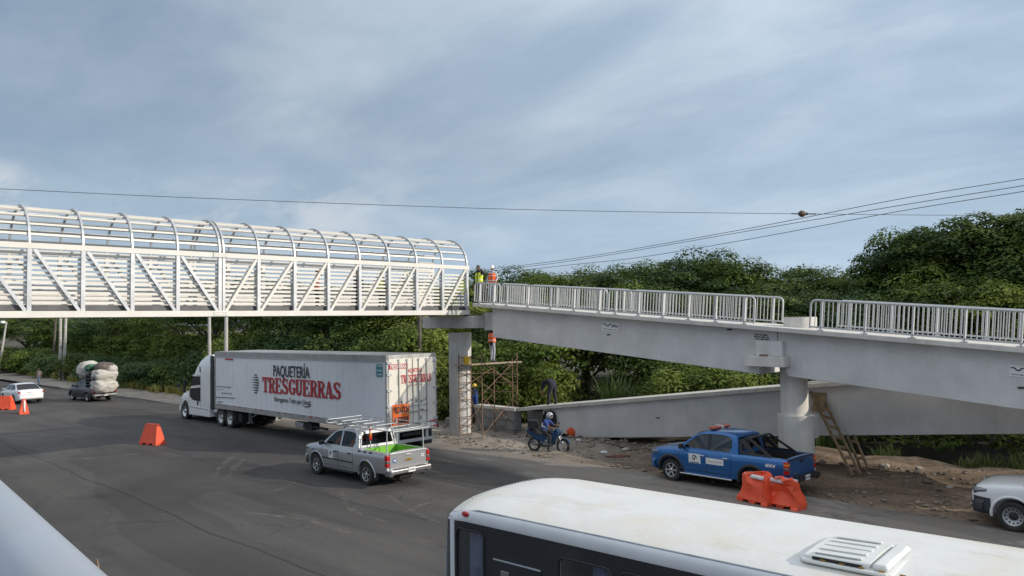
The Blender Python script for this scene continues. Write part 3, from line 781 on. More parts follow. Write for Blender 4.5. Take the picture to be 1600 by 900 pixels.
# ================================================================== maker's plates and marks on the girders
def plate(px0, py0, px1, py1, label):
    a, b = on_y(px0, py0, YF), on_y(px1, py1, YF)
    w, h = b.x - a.x, a.z - b.z
    t = thing('maker_plate', label, 'sign', (a.x, YF - .012, b.z), 0)
    t.rotation_euler = (0, math.atan(-(deck_z(b.x) - deck_z(a.x)) / w), 0)
    mb = MB(); mb.box((w / 2, .004, h / 2), (w, .014, h), M['sign_white']); mb.build('board', t)
    mb = MB(); k = h * .11; y = -.006
    pts = [(.06 * w, .78 * h), (.20 * w, .78 * h), (.29 * w, .58 * h), (.40 * w, .58 * h), (.47 * w, .80 * h), (.55 * w, .80 * h)]
    for p, q in zip(pts, pts[1:]): mb.bar((p[0], y, p[1]), (q[0], y, q[1]), .008, k, M['badge_navy'])
    mb.build('emblem', t)
    me = text_mesh('SEPSA', h * .40, M['badge_navy'], bold=.004); x0, x1 = text_width(me)
    mb = MB(); merge_mesh(mb, me, plane_mtx((.57 * w, -.006, .48 * h), (1, 0, 0), (0, 0, 1)) @ Matrix.Diagonal((.40 * w / (x1 - x0), 1, 1, 1)))
    mb.build('lettering', t); mb = MB()
    me = text_mesh('www.sepsa.com', h * .22, M['badge_navy']); x0, x1 = text_width(me)
    merge_mesh(mb, me, plane_mtx((.08 * w, -.006, .14 * h), (1, 0, 0), (0, 0, 1)) @ Matrix.Diagonal((.84 * w / (x1 - x0), 1, 1, 1)))
    mb.build('small_lettering', t)
M['badge_navy'] = simple('badge_navy', (0.02, 0.03, 0.09), .5)
plate(940, 502.5, 967, 516, 'white maker plate with navy zigzag emblem on the girder below the ramp railing')
plate(1576, 570, 1618, 589, 'white maker plate with navy zigzag emblem at the right edge of the photo')
y = YF - .006
for px, py, w in ((951, 523, .16), (1140, 515, .2), (1597, 606, .2), (1028, 653, 0)):
    if w:
        mb = MB(); q = on_y(px, py, YF); mb.box((q.x, y, q.z), (w, .012, .05), M['text_black']); mb.cyl((q.x - .03, y, q.z), (q.x - .03, y - .03, q.z), .03, M['text_black'], n=8); rpart(mb, 'bracket_stub')
mb = MB()
for r_ in range(3):                                           # painted erection notes, too small to read
    for i in range(7):
        q = on_y(1179 + i * 3.3 + (r_ * 37 % 3), 522.5 + r_ * 3.4 + i * .25, YF)
        mb.box((q.x, y + .003, q.z), (.045 + .02 * ((i * 7 + r_) % 3), .006, .03 + .02 * ((i + r_) % 2)), M['text_black'])
rpart(mb, 'erection_notes')
mb = MB(); q = on_y(1213, 541, YF); mb.box((q.x, y + .003, q.z), (.03, .006, .35), M['text_black']); rpart(mb, 'joint_line')
mb = MB(); q = on_y(1028, 653, YLF); mb.box((q.x, YLF - .006, q.z), (.16, .012, .05), M['text_black']); lpart(mb, 'bracket_stub')
import numpy as np
# ================================================================== foliage
def leaf_mat(name, c0, c1, trans=(0.10, 0.16, 0.03)):
    mt = bpy.data.materials.new(name); mt.use_nodes = True; nt = mt.node_tree; N, L = nt.nodes, nt.links
    bs = N['Principled BSDF']; out = N['Material Output']
    at = N.new('ShaderNodeAttribute'); at.attribute_name = 'tint'
    oi = N.new('ShaderNodeObjectInfo')
    r = N.new('ShaderNodeValToRGB'); L.new(at.outputs['Fac'], r.inputs[0])
    r.color_ramp.elements[0].color = (*c0, 1); r.color_ramp.elements[1].color = (*c1, 1)
    hs = N.new('ShaderNodeHueSaturation'); L.new(r.outputs[0], hs.inputs['Color'])
    mh = N.new('ShaderNodeMapRange'); L.new(oi.outputs['Random'], mh.inputs[0]); mh.inputs[3].default_value = 0.475; mh.inputs[4].default_value = 0.515
    L.new(mh.outputs[0], hs.inputs['Hue'])
    mv = N.new('ShaderNodeMapRange'); L.new(oi.outputs['Random'], mv.inputs[0]); mv.inputs[3].default_value = 1.2; mv.inputs[4].default_value = 0.8
    L.new(mv.outputs[0], hs.inputs['Value'])
    L.new(hs.outputs[0], bs.inputs['Base Color']); bs.inputs['Roughness'].default_value = 0.55; bs.inputs['Specular IOR Level'].default_value = 0.15
    tr = N.new('ShaderNodeBsdfTranslucent'); mx = N.new('ShaderNodeMixShader'); mx.inputs[0].default_value = 0.20
    mc = N.new('ShaderNodeMix'); mc.data_type = 'RGBA'; mc.blend_type = 'MULTIPLY'; mc.inputs[0].default_value = 1
    L.new(hs.outputs[0], mc.inputs[6]); mc.inputs[7].default_value = (1.5, 1.6, 0.7, 1)
    L.new(mc.outputs[2], tr.inputs[0]); L.new(bs.outputs[0], mx.inputs[1]); L.new(tr.outputs[0], mx.inputs[2]); L.new(mx.outputs[0], out.inputs[0])
    return mt
M['leaf'] = leaf_mat('leaf_green', (0.024, 0.050, 0.012), (0.145, 0.200, 0.042))
M['leaf_light'] = leaf_mat('leaf_light', (0.050, 0.092, 0.018), (0.185, 0.240, 0.052))
M['leaf_blue'] = leaf_mat('leaf_bluegreen', (0.028, 0.062, 0.022), (0.120, 0.190, 0.062))
M['grass'] = leaf_mat('grass_green', (0.060, 0.095, 0.028), (0.145, 0.185, 0.075))
M['dry_grass'] = leaf_mat('grass_dry', (0.24, 0.23, 0.07), (0.52, 0.43, 0.17))
M['bark'] = simple('bark', (0.085, 0.066, 0.05), 0.9, var=0.35, vscale=4, bump=0.6, bscale=9)

def leaves_mesh(name, P, Nn, S, T, mat, rng, aspect=0.5):
    """leaf faces: P centres, Nn normals, S sizes, T tint 0..1"""
    n = len(P)
    Nn = Nn / np.maximum(1e-6, np.linalg.norm(Nn, axis=1, keepdims=True))
    a = rng.normal(size=(n, 3)); a -= Nn * (a * Nn).sum(1, keepdims=True); a /= np.maximum(1e-6, np.linalg.norm(a, axis=1, keepdims=True))
    b = np.cross(Nn, a)
    s = S[:, None]
    V = np.empty((n, 4, 3))
    V[:, 0] = P - a * s; V[:, 2] = P + a * s * 1.0 - Nn * s * .25
    V[:, 1] = P + b * s * aspect - Nn * s * .12 + a * s * .1; V[:, 3] = P - b * s * aspect - Nn * s * .12 + a * s * .1
    me = bpy.data.meshes.new(name)
    me.vertices.add(4 * n); me.vertices.foreach_set('co', V.reshape(-1).astype(np.float32))
    me.loops.add(4 * n); me.loops.foreach_set('vertex_index', np.arange(4 * n, dtype=np.int32))
    me.polygons.add(n); me.polygons.foreach_set('loop_start', np.arange(0, 4 * n, 4, dtype=np.int32)); me.polygons.foreach_set('loop_total', np.full(n, 4, dtype=np.int32))
    at = me.attributes.new('tint', 'FLOAT', 'FACE'); at.data.foreach_set('value', T.astype(np.float32))
    me.materials.append(mat); me.update(calc_edges=True); me.validate()
    return me
def crown_points(rng, rx, ry, rz, zc, npuff, per, size, flat=0.42, low=-0.35, puff=(0.28, 0.48), rmax=1.12):
    PP, NN, SS, TT = [], [], [], []
    for i in range(npuff):
        while True:
            d = rng.normal(size=3); d /= np.linalg.norm(d)
            if d[2] > low: break
        rad = rng.uniform(0.35, rmax) ** 0.6
        c = np.array([d[0] * rx, d[1] * ry, d[2] * rz]) * rad + np.array([0, 0, zc])
        pr = rng.uniform(*puff) * min(rx, ry)
        m = int(per * rng.uniform(0.6, 1.4))
        q = rng.normal(size=(m, 3)); q /= np.linalg.norm(q, axis=1, keepdims=True)
        q[:, 2] = np.where(q[:, 2] < -0.15, -q[:, 2] * 0.9, q[:, 2])
        rr = rng.uniform(0.35, 1.08, size=(m, 1)) ** 0.5
        # sprays: stretch some leaves outwards into twigs so the outline frays
        spray = (rng.random((m, 1)) < 0.16) * rng.uniform(0.05, 0.35, size=(m, 1))
        p = c + q * (rr + spray) * np.array([pr, pr, pr * flat])
        p[:, 2] -= 0.25 * pr * (((q[:, :2] ** 2).sum(1)) ** 1.5) * rr[:, 0] ** 2
        nn = q * np.array([.6, .6, 1.0]) + np.array([0, 0, .55]) + rng.normal(scale=.27, size=(m, 3))
        PP.append(p); NN.append(nn); SS.append(rng.uniform(.6, 1.25, m) * size)
        TT.append(np.clip(rng.uniform(0, 1) ** 1.5 * .8 + .08 + rng.normal(scale=.08, size=m), 0, 1))
    return np.concatenate(PP), np.concatenate(NN), np.concatenate(SS), np.concatenate(TT)
def crown_mesh(name, seed, rx, ry, rz, zc, npuff, per, size, mat, **k):
    rng = np.random.default_rng(seed); P, Nn, S, T = crown_points(rng, rx, ry, rz, zc, npuff, per, size, **k)
    return leaves_mesh(name, P, Nn, S, T, mat, rng)
def trunk_mesh(seed, h, r, spread, nb=7):
    rnd = random.Random(seed); mb = MB()
    pts = [Vector((0, 0, -.3))]; lean = (rnd.uniform(-.12, .12), rnd.uniform(-.12, .12))
    for i in range(1, 6): pts.append(Vector((lean[0] * h * i / 5 + rnd.uniform(-.1, .1), lean[1] * h * i / 5 + rnd.uniform(-.1, .1), h * i / 5)))
    mb.tube(pts, [r * 1.25, r, r * .9, r * .8, r * .7, r * .45], M['bark'], n=8)
    for b in range(nb):
        a = 2 * PI * b / nb + rnd.uniform(-.3, .3); k = rnd.choice((2, 3, 4)); p = pts[k]; L_ = spread * rnd.uniform(.6, 1.0)
        q = [p + Vector((math.cos(a), math.sin(a), 0)) * (L_ * t) + Vector((0, 0, h * .5 * t ** .7 + rnd.uniform(-.15, .15))) for t in (0, .33, .66, 1)]
        mb.tube(q, [r * .5, r * .36, r * .24, r * .1], M['bark'], n=6)
    return mb.mesh('trunk')
# archetypes are built at unit-ish size: crown radius about 4 m, total height about 9 m
ARCH = []
for i, (seed, rx, ry, rz, npf, per, mat, fl) in enumerate([
        (11, 4.2, 4.2, 2.7, 112, 190, 'leaf', .34), (23, 4.6, 4.0, 3.0, 124, 180, 'leaf', .30), (37, 3.8, 4.3, 3.2, 120, 180, 'leaf_light', .38),
        (41, 4.4, 4.4, 2.6, 112, 190, 'leaf_blue', .28), (59, 4.0, 3.8, 3.1, 116, 185, 'leaf', .42), (67, 4.3, 4.1, 3.3, 165, 190, 'leaf', .34)]):
    ARCH.append((crown_mesh('crown', seed, rx, ry, rz, 6.0, npf, per, .112, M[mat], flat=fl, puff=(.20, .36) if i < 5 else (.16, .29), low=-.35 if i < 5 else -.6, rmax=1.12 if i < 5 else 1.0), trunk_mesh(seed, 5.2, .26, 3.2)))
def tree(pos, top, r, arch, label, rot=0.0, group='trees behind the ramps and the road', name='tree', zs=None):
    h = top - pos[2]
    sc = r / 4.2; sz = h / 9.15 if zs is None else zs
    t = thing(name, label, 'tree', pos, rot, group); t.scale = (sc, sc, sz)
    link('crown', ARCH[arch][0], t); link('trunk', ARCH[arch][1], t)
    return t
def tree_px(px, dep, top, r, arch, label, rot=0.0, **k):
    a = at_depth(px, 487, dep); z = at_depth(px, top, dep).z
    return tree((a.x, a.y, gclamp(a.x) - .3), z, r, arch, label, rot, **k)
for px, dep, top, r, ar, rot, lab in [
    (798, 62, 408, 4.6, 0, .3, 'rounded green tree standing highest just behind the two workers at the ramp top'),
    (742, 66, 436, 3.6, 4, 1.3, 'low green tree seen behind the end arch of the tube bridge'),
    (858, 58, 428, 3.8, 2, 2.0, 'light green tree right of the rounded tree behind the two workers'),
    (912, 56, 419, 4.2, 1, .9, 'green tree behind the ramp rail above the left maker plate'),
    (968, 57, 407, 4.4, 0, 4.1, 'broad green tree left of the highest middle crown behind the ramp'),
    (1026, 54, 395, 4.6, 3, 2.6, 'broad green tree under the three cables with a flat wide top'),
    (1088, 52, 393, 4.6, 1, 5.2, 'highest crown in the middle of the wood behind the ramp'),
    (1143, 51, 402, 3.9, 4, 1.1, 'green tree right of the highest middle crown'),
    (1198, 50, 404, 4.2, 0, 3.3, 'green tree behind the rail end at the ramp gap'),
    (1252, 49, 413, 4.0, 3, .2, 'dark green tree straight behind the gap in the ramp railings'),
    (1304, 48, 421, 3.6, 1, 2.9, 'green tree right of the ramp gap with a lower crown'),
    (1348, 46, 431, 3.0, 2, 4.4, 'small light green tree at the left foot of the tall right-hand tree'),
    (1424, 42, 360, 3.6, 5, 1.7, 'tall spreading tree on the left side of the tall right-hand clump, sky showing through'),
    (1505, 39, 346, 4.4, 5, .6, 'tall dark tree in the middle of the tall right-hand clump'),
    (1600, 38, 332, 4.8, 5, 3.9, 'tallest tree at the right edge of the photo'),
    (1690, 36, 330, 5.0, 4, 2.4, 'tall tree cut by the right edge of the photo'),
    (1455, 44, 400, 4.0, 4, 5.4, 'dark lower tree below the tall right-hand clump'),
    (1000, 45, 446, 4.0, 4, .4, 'dark green tree close behind the ramp below the flat wide crown'),
    (1095, 43, 450, 4.0, 0, 1.4, 'dark green tree close behind the ramp in front of the highest middle crown'),
    (1185, 42, 448, 3.6, 1, 3.0, 'dark green tree close behind the end of the near ramp railing'),
    (1275, 40, 446, 3.6, 0, 5.0, 'dark low tree close behind the round concrete collar'),
    (1365, 38, 440, 3.6, 3, 2.2, 'dark low tree behind the left end of the right-hand railing'),
    (1465, 36, 432, 3.8, 4, 1.0, 'dark low tree behind the middle of the right-hand railing'),
    (1570, 34, 440, 3.6, 2, 3.6, 'lighter green low tree behind the right end of the railing'),
    (905, 47, 450, 3.8, 1, .8, 'dark tree behind the left girder beside the second railing'),
    (830, 50, 462, 3.6, 3, 2.8, 'dark tree behind the scaffold and the worker on it'),
    (335, 76, 428, 4.6, 0, .5, 'tall green tree seen through the tube bridge near its middle splice'),
    (395, 72, 436, 4.2, 4, 1.9, 'dark green tree above the rear half of the white trailer, left one'),
    (452, 67, 438, 4.2, 1, 3.1, 'dark green tree above the middle of the white trailer'),
    (510, 63, 436, 4.2, 3, 4.2, 'dark green tree above the red lettering of the trailer'),
    (565, 59, 438, 4.0, 0, 5.1, 'dark green tree above the right end of the red lettering'),
    (618, 56, 436, 4.0, 2, .1, 'light green tree above the trailer rear doors left of the column'),
    (672, 53, 442, 3.8, 2, 2.2, 'light green tree between the trailer doors and the concrete column'),
    (280, 84, 458, 4.6, 2, 2.9, 'green tree above the truck cab left of the tall posts'),
    (222, 92, 474, 4.8, 4, 1.2, 'green tree behind the car loaded with sacks'),
    (165, 100, 480, 5.0, 3, .3, 'green tree right of the twin pale posts'),
    (105, 108, 484, 5.2, 0, 4.0, 'green tree behind the twin pale posts'),
    (45, 116, 487, 5.4, 1, 2.0, 'green tree behind the white sedan far down the road'),
    (-20, 122, 490, 5.6, 2, 5.5, 'green tree at the left edge of the photo'),
]:
    tree_px(px, dep, top, r, ar, lab, rot)

# ------------------------------------------------------------------ bushes: dense to the ground
BUSH = []
for seed, mat in ((71, 'leaf_light'), (83, 'leaf'), (97, 'leaf_blue')):
    me = crown_mesh('foliage', seed, 1.9, 1.9, 1.25, 1.15, 50, 300, .088, M[mat], flat=.7, low=-.75, puff=(.30, .52))
    mb = MB(); rnd = random.Random(seed)
    for i in range(6):
        a = i * 1.05 + rnd.uniform(-.2, .2); mb.tube([(0, 0, -.2), (math.cos(a) * .4, math.sin(a) * .4, .8), (math.cos(a) * 1.0, math.sin(a) * 1.0, 1.7)], [.07, .05, .02], M['bark'], n=5)
    BUSH.append((me, mb.mesh('stem')))
def bush_px(px, base, top, r, kind, label, rot=0, group='bushes along the far verge', dep=None):
    g_ = ground_at(px, base) if dep is None else at_depth(px, 487, dep)
    dd = (Vector((g_.x, g_.y, 0))).dot(_h0); z = at_depth(px, top, dd).z; gzz = gclamp(g_.x)
    t = thing('bush', label, 'bush', (g_.x, g_.y, gzz), rot, group); s = r / 1.9; t.scale = (s, s, (z - gzz) / 2.5)
    link('foliage', BUSH[kind][0], t); link('stem', BUSH[kind][1], t)
for px, dep, top, r, kd, rot, lab in [
    (851, 41.5, 574, 1.5, 0, .5, 'sunlit yellow green bush behind the man bending on the lower ramp'),
    (1085, 36, 572, 2.3, 0, 1.0, 'bright green bush below the middle of the left girder'),
    (1150, 35, 578, 1.9, 0, 2.0, 'bright green bush left of the ramp column'),
    (705, 44, 560, 2.0, 0, .2, 'green bush right behind the concrete column'),
    (640, 47, 512, 2.8, 0, 3.0, 'tall light bush above the trailer rear doors'),
    (585, 50, 520, 2.9, 1, 1.2, 'green bush above the teal sticker of the trailer'),
    (535, 53, 526, 3.0, 1, 4.0, 'green bush above the end of the red lettering'),
    (480, 56, 524, 3.0, 2, .9, 'green bush above the black lettering of the trailer'),
    (430, 59, 522, 3.0, 1, 2.2, 'green bush above the striped emblem of the trailer'),
    (385, 62, 522, 2.8, 0, 5.0, 'yellow green bush right of the pale post pair above the trailer front'),
    (335, 65, 545, 2.6, 2, .4, 'bluish green bush right behind the truck cab roof'),
    (300, 68, 553, 2.6, 1, 1.8, 'green bush just left of the truck cab roof'),
    (268, 70, 560, 2.6, 2, 3.3, 'vine covered bush left of the truck mirrors'),
    (236, 73, 562, 2.6, 2, 4.5, 'vine covered bush behind the yellow marker with a plate'),
    (205, 77, 560, 2.8, 1, .6, 'vine covered bush right of the sacks'),
    (172, 81, 556, 3.0, 2, 2.1, 'bush directly behind the pile of sacks'),
    (138, 86, 552, 3.0, 1, 3.7, 'bush between the sacks and the twin pale posts'),
    (104, 92, 550, 3.2, 2, 5.2, 'bush right behind the twin pale posts'),
    (68, 98, 546, 3.4, 0, 1.5, 'bush behind the pedestrian on the shoulder'),
    (30, 104, 540, 3.6, 1, .1, 'bush behind the left yellow marker post'),
    (-10, 110, 540, 3.8, 2, 2.7, 'bush at the left edge behind the leaning lamp post'),
    (790, 42, 560, 2.2, 1, 3.9, 'dark bush behind the scaffold right half'),
    (750, 43, 556, 2.2, 1, .8, 'dark bush behind the worker in blue'),
]:
    bush_px(px, 0, top, r, kd, lab, rot, dep=dep)

# ------------------------------------------------------------------ a continuous dark undergrowth and the wood behind (uncountable)
rng = np.random.default_rng(5)
PP, NN, SS, TT = [], [], [], []
def mass(x0, x1, y0f, hmax, n, depth, size):
    for i in range(n):
        x = rng.uniform(x0, x1); y = y0f(x) + abs(rng.normal()) * depth
        c = np.array([x, y, gclamp(x) + rng.uniform(.0, hmax)]); m = 38
        q = rng.normal(size=(m, 3)); q /= np.linalg.norm(q, axis=1, keepdims=True); q[:, 2] = np.abs(q[:, 2]) * .8 + q[:, 2] * .2
        pr = rng.uniform(.5, 1.1); p = c + q * pr * np.array([1, 1, .6]) * rng.uniform(.4, 1, size=(m, 1)) ** .5
        PP.append(p); NN.append(q + np.array([0, 0, .5]) + rng.normal(scale=.4, size=(m, 3))); SS.append(rng.uniform(.6, 1.2, m) * size); TT.append(np.clip(rng.uniform(.1, .7) + rng.normal(scale=.15, size=m), 0, 1))
mass(-27, 6, lambda x: 33.0, 3.2, 900, 1.8, .13)
mass(-30, 10, lambda x: 39.0, 4.5, 700, 2.0, .17)
tag(link('undergrowth', leaves_mesh('undergrowth', np.concatenate(PP), np.concatenate(NN), np.concatenate(SS), np.concatenate(TT), M['leaf'], rng)), 'dense dark undergrowth behind the ramps', 'undergrowth', kind='stuff')
PP, NN, SS, TT = [], [], [], []
mass(-60, -27, lambda x: 29.3 + (-27 - x) * .03, 4.2, 1300, 2.6, .13)
mass(-135, -60, lambda x: 29.6, 4.6, 1700, 3.2, .17)
me = leaves_mesh('vines', np.concatenate(PP), np.concatenate(NN), np.concatenate(SS), np.concatenate(TT), M['leaf_light'], rng)
tag(link('vines', me), 'thicket of light green vines along the far verge', 'vines', kind='stuff')
PP, NN, SS, TT = [], [], [], []
for i in range(64):
    t_ = (i + rng.random()) / 64
    x = -175 + t_ * 200; y = 46 + rng.uniform(0, 16) - 3 * (x > -20)
    P_, N_, S_, T_ = crown_points(rng, 5.0, 5.0, 3.4, 0, 26, 62, .34)
    hh = rng.uniform(3.2, 5.2) if x > -62 else rng.uniform(2.6, 3.6)
    if x < -110: hh = rng.uniform(2.2, 3.0)
    P_ = P_ * np.array([1, 1, hh / 4.4]) + np.array([x, y, gclamp(x) + hh * .78]); PP.append(P_); NN.append(N_); SS.append(S_); TT.append(T_)
me = leaves_mesh('wood', np.concatenate(PP), np.concatenate(NN), np.concatenate(SS), np.concatenate(TT), M['leaf'], rng)
tag(link('wood', me), 'far green wood behind the nearer trees', 'wood', kind='stuff')

# ------------------------------------------------------------------ grasses
def blades_mesh(name, pts, hts, mat, rng, width=.03, droop=.45, tintc=.5):
    V, F, T = [], [], []
    for (x, y, z), h in zip(pts, hts):
        a = rng.uniform(0, 2 * PI); d = np.array([math.cos(a), math.sin(a), 0]); s = np.array([-d[1], d[0], 0]) * width * rng.uniform(.6, 1.3)
        lean = rng.uniform(.1, droop); b = len(V); o = np.array([x, y, z])
        for t, w in ((0, 1), (.4, .9), (.75, .65), (1, .05)):
            c = o + np.array([0, 0, h * (t - .35 * lean * t ** 3)]) + d * (h * lean * t ** 2.2)
            V += [c - s * w, c + s * w]
        F += [(b, b + 1, b + 3, b + 2), (b + 2, b + 3, b + 5, b + 4), (b + 4, b + 5, b + 7, b + 6)]
        tt = min(1, max(0, rng.normal(tintc, .25))); T += [tt] * 3
    me = bpy.data.meshes.new(name); me.from_pydata([tuple(v) for v in V], [], F)
    at = me.attributes.new('tint', 'FLOAT', 'FACE'); at.data.foreach_set('value', np.array(T, dtype=np.float32)); me.materials.append(mat); me.update()
    return me
pts, hts = [], []
for i in range(5200):
    x = rng.uniform(-23.5, -12.8); y = rng.uniform(29.6, 33.2); cl = .75 + .35 * mnoise.noise(Vector((x * .5, y * .5, 3)))
    pts.append((x, y, terrain(x, y) - .05)); hts.append(max(.6, rng.uniform(2.2, 3.7) * cl))
me = blades_mesh('cane_grass', pts, hts, M['grass'], rng, .032, .6)
tag(link('cane_grass', me), 'tall arching cane grass behind the lower ramp', 'tall grass', kind='stuff')
pts, hts = [], []
for i in range(13000):
    x = rng.uniform(-115, -34); e = road_edge(x); w = 3.0 + 1.2 * mnoise.noise(Vector((x * .15, 0, 0)))
    y = 24.7 + abs(rng.normal()) * 1.1 + .7 * mnoise.noise(Vector((x * .3, 5, 0)))
    if mnoise.noise(Vector((x * .8, y * .8, 2))) < -.25: continue
    pts.append((x, y, terrain(x, y) - .03)); hts.append(rng.uniform(.25, .9) * (1 + .25 * (y - 24.7)))
me = blades_mesh('verge_grass', pts, hts, M['dry_grass'], rng, .05, .8, .45)
tag(link('verge_grass', me), 'yellowing grass along the far verge', 'grass', kind='stuff')
tuft = []
for s_ in (0, 1):
    rg = np.random.default_rng(100 + s_); pp = [(rg.normal(scale=.16), rg.normal(scale=.16), -.05) for i in range(110)]
    tuft.append(blades_mesh('grass_tuft', pp, [rg.uniform(.45, 1.15) for i in pp], M['grass'], rg, .022, .7))
for px, py, s, k, lab in [(1388, 708, 1.0, 0, 'green grass tuft below the middle of the lower girder'), (1370, 705, .7, 1, 'small green grass tuft right of the wooden ladders'),
        (1508, 716, .8, 1, 'green grass tuft beside the dry broken stump'), (1535, 718, 1.0, 0, 'green grass tuft right of the dry broken stump'),
        (1590, 722, 1.25, 0, 'large green grass tuft above the bonnet of the white pickup'), (1560, 712, 1.0, 1, 'green grass tuft between the stump and the right photo edge')]:
    g_ = ground_at(px, py); o = link('grass_tuft', tuft[k]); o.location = (g_.x, g_.y, terrain(g_.x, g_.y)); o.scale = (s, s, s); o.rotation_euler = (0, 0, px); tag(o, lab, 'grass tuft', 'grass tufts on the bare soil')
# ================================================================== vehicle helpers
def lerp_table(tab, x, k):
    """tab sorted by decreasing x: linear-smooth interpolation of column k"""
    if x >= tab[0][0]: return tab[0][k]
    for a, b in zip(tab, tab[1:]):
        if a[0] >= x >= b[0]:
            t = (a[0] - x) / max(1e-6, a[0] - b[0]); return a[k] + (b[k] - a[k]) * t
    return tab[-1][k]
PROF = [(0, .945), (.12, .972), (.35, .992), (.55, 1.0), (.72, 1.0), (.84, .992), (.92, .972), (.97, .945), (1.0, .90)]
def prof(t, P=PROF):
    t = max(0, min(1, t))
    for a, b in zip(P, P[1:]):
        if a[0] <= t <= b[0]: return a[1] + (b[1] - a[1]) * (t - a[0]) / (b[0] - a[0])
    return P[-1][1]
class Body:
    """lofted hull from a table of (x, z_bottom, z_top, half_width), x decreasing (front first)"""
    def __init__(self, tab, P=PROF, crown=.03): self.tab, self.P, self.crown = tab, P, crown
    def zb(self, x): return lerp_table(self.tab, x, 1)
    def zt(self, x): return lerp_table(self.tab, x, 2)
    def w(self, x): return lerp_table(self.tab, x, 3)
    def hw(self, x, z):
        a, b = self.zb(x), self.zt(x); return self.w(x) * prof((z - a) / (b - a), self.P)
    def mesh(self, mat, sub=3):
        xs_ = []
        for a, b in zip(self.tab, self.tab[1:]):
            n = max(1, int(math.ceil((a[0] - b[0]) / .22))); xs_ += [a[0] + (b[0] - a[0]) * i / n for i in range(n)]
        xs_.append(self.tab[-1][0])
        ts = [p[0] for p in self.P]; rows = []
        for x in xs_:
            a, b, w = self.zb(x), self.zt(x), self.w(x)
            L_ = [(x, w * prof(t, self.P), a + (b - a) * t) for t in ts]; Rr = [(x, -p[1], p[2]) for p in reversed(L_)]
            wt = L_[-1][1]
            top = [(x, wt * k, b + self.crown * (1 - k * k)) for k in (.6, .2, -.2, -.6)]
            rows.append(L_ + top + Rr + [(x, 0, a)])
        mb = MB(); mb.grid(rows, mat, True, closed=True)
        n = len(rows[0]); N_ = len(mb.v)
        mb.f.append(list(range(n))); mb.mi.append(0); mb.sm.append(False)
        mb.f.append(list(range(N_ - n, N_))); mb.mi.append(0); mb.sm.append(False)
        return mb.mesh('body')
    def patch(self, mb, x0, x1, z0, z1, s, off, mat, nx=5, nz=6, th=0.012):
        """skin patch lying on the side of the hull"""
        rows = []
        for i in range(nx + 1):
            x = x0 + (x1 - x0) * i / nx
            rows.append([(x, s * (self.hw(x, z0 + (z1 - z0) * j / nz) + off), z0 + (z1 - z0) * j / nz) for j in range(nz + 1)])
        mb.grid(rows, mat, True)
        rim = rows[0] + [r[-1] for r in rows[1:]] + rows[-1][-2::-1] + [r[0] for r in rows[-2:0:-1]]
        inn = [(p[0], p[1] - s * th, p[2]) for p in rim]; mb.grid([rim, inn], mat, False, closed=True)
def cutter_cyl(x, z, r, y0, y1, n=28):
    mb = MB(); mb.cyl((x, y0, z), (x, y1, z), r, M['dark'], n=n); return mb.mesh('c')
def cutter_box(c, s):
    mb = MB(); mb.box(c, s, M['dark']); return mb.mesh('c')
def wheel_parts(parent, x, y, r, w, style, rim_mat, side):
    """wheel with its axle across; side +1 shows towards +y"""
    mb = MB(); rr = r * .66
    pf = [(rr * .93, -w / 2 * .9), (rr, -w / 2), (r * .93, -w / 2 * 1.0), (r * .985, -w / 2 * .86), (r, -w / 2 * .6), (r * .985, -.02 * w), (r * .985, .02 * w), (r, w / 2 * .6), (r * .985, w / 2 * .86), (r * .93, w / 2), (rr, w / 2), (rr * .93, w / 2 * .9)]
    T = Matrix.Translation((0, 0, 0)) @ Matrix.Rotation(-side * PI / 2, 4, 'X')
    mb.lathe(pf, M['rubber'], 28, T)
    me = mb.mesh('wheel'); o = link('wheel', me, parent); o.location = (x, y, r)
    mb = MB()
    mb.lathe([(rr * .99, -w * .40), (rr * .99, w * .44), (rr * .90, w * .46), (rr * .86, w * .30), (rr * .5, w * .12), (0.001, w * .12)], rim_mat if style != 'alloy' else M['dark'], 28, T)
    if style == 'alloy':
        mb.lathe([(rr * .99, w * .42), (rr * .97, w * .47), (rr * .88, w * .47), (rr * .86, w * .40)], rim_mat, 28, T)
        for k in range(6):
            a = 2 * PI * k / 6; d = Vector((math.cos(a), math.sin(a), 0))
            mb.bar(T @ (d * rr * .12 + Vector((0, 0, w * .36))), T @ (d * rr * .92 + Vector((0, 0, w * .42))), rr * .26, w * .10, rim_mat, up=T.to_3x3() @ Vector((0, 0, 1)))
        mb.lathe([(rr * .24, w * .30), (rr * .22, w * .46), (0.001, w * .48)], rim_mat, 14, T)
    elif style == 'steel':
        for k in range(12):
            a = 2 * PI * k / 12; d = Vector((math.cos(a), math.sin(a), 0)); mb.cyl(T @ (d * rr * .70 + Vector((0, 0, w * .18))), T @ (d * rr * .70 + Vector((0, 0, w * .285))), rr * .085, M['black'], n=8)
        mb.lathe([(rr * .42, w * .12), (rr * .38, w * .30), (rr * .30, w * .34), (0.001, w * .34)], M['black'], 16, T)
    else:   # truck wheel: deep dish with hub
        mb.lathe([(rr * .36, w * .1), (rr * .34, w * .34), (rr * .2, w * .42), (0.001, w * .42)], rim_mat, 16, T)
        for k in range(10):
            a = 2 * PI * k / 10; d = Vector((math.cos(a), math.sin(a), 0)); mb.cyl(T @ (d * rr * .52 + Vector((0, 0, w * .1))), T @ (d * rr * .52 + Vector((0, 0, w * .2))), rr * .05, M['chrome'], n=6)
    ro = mb.build('rim', o)
    return o
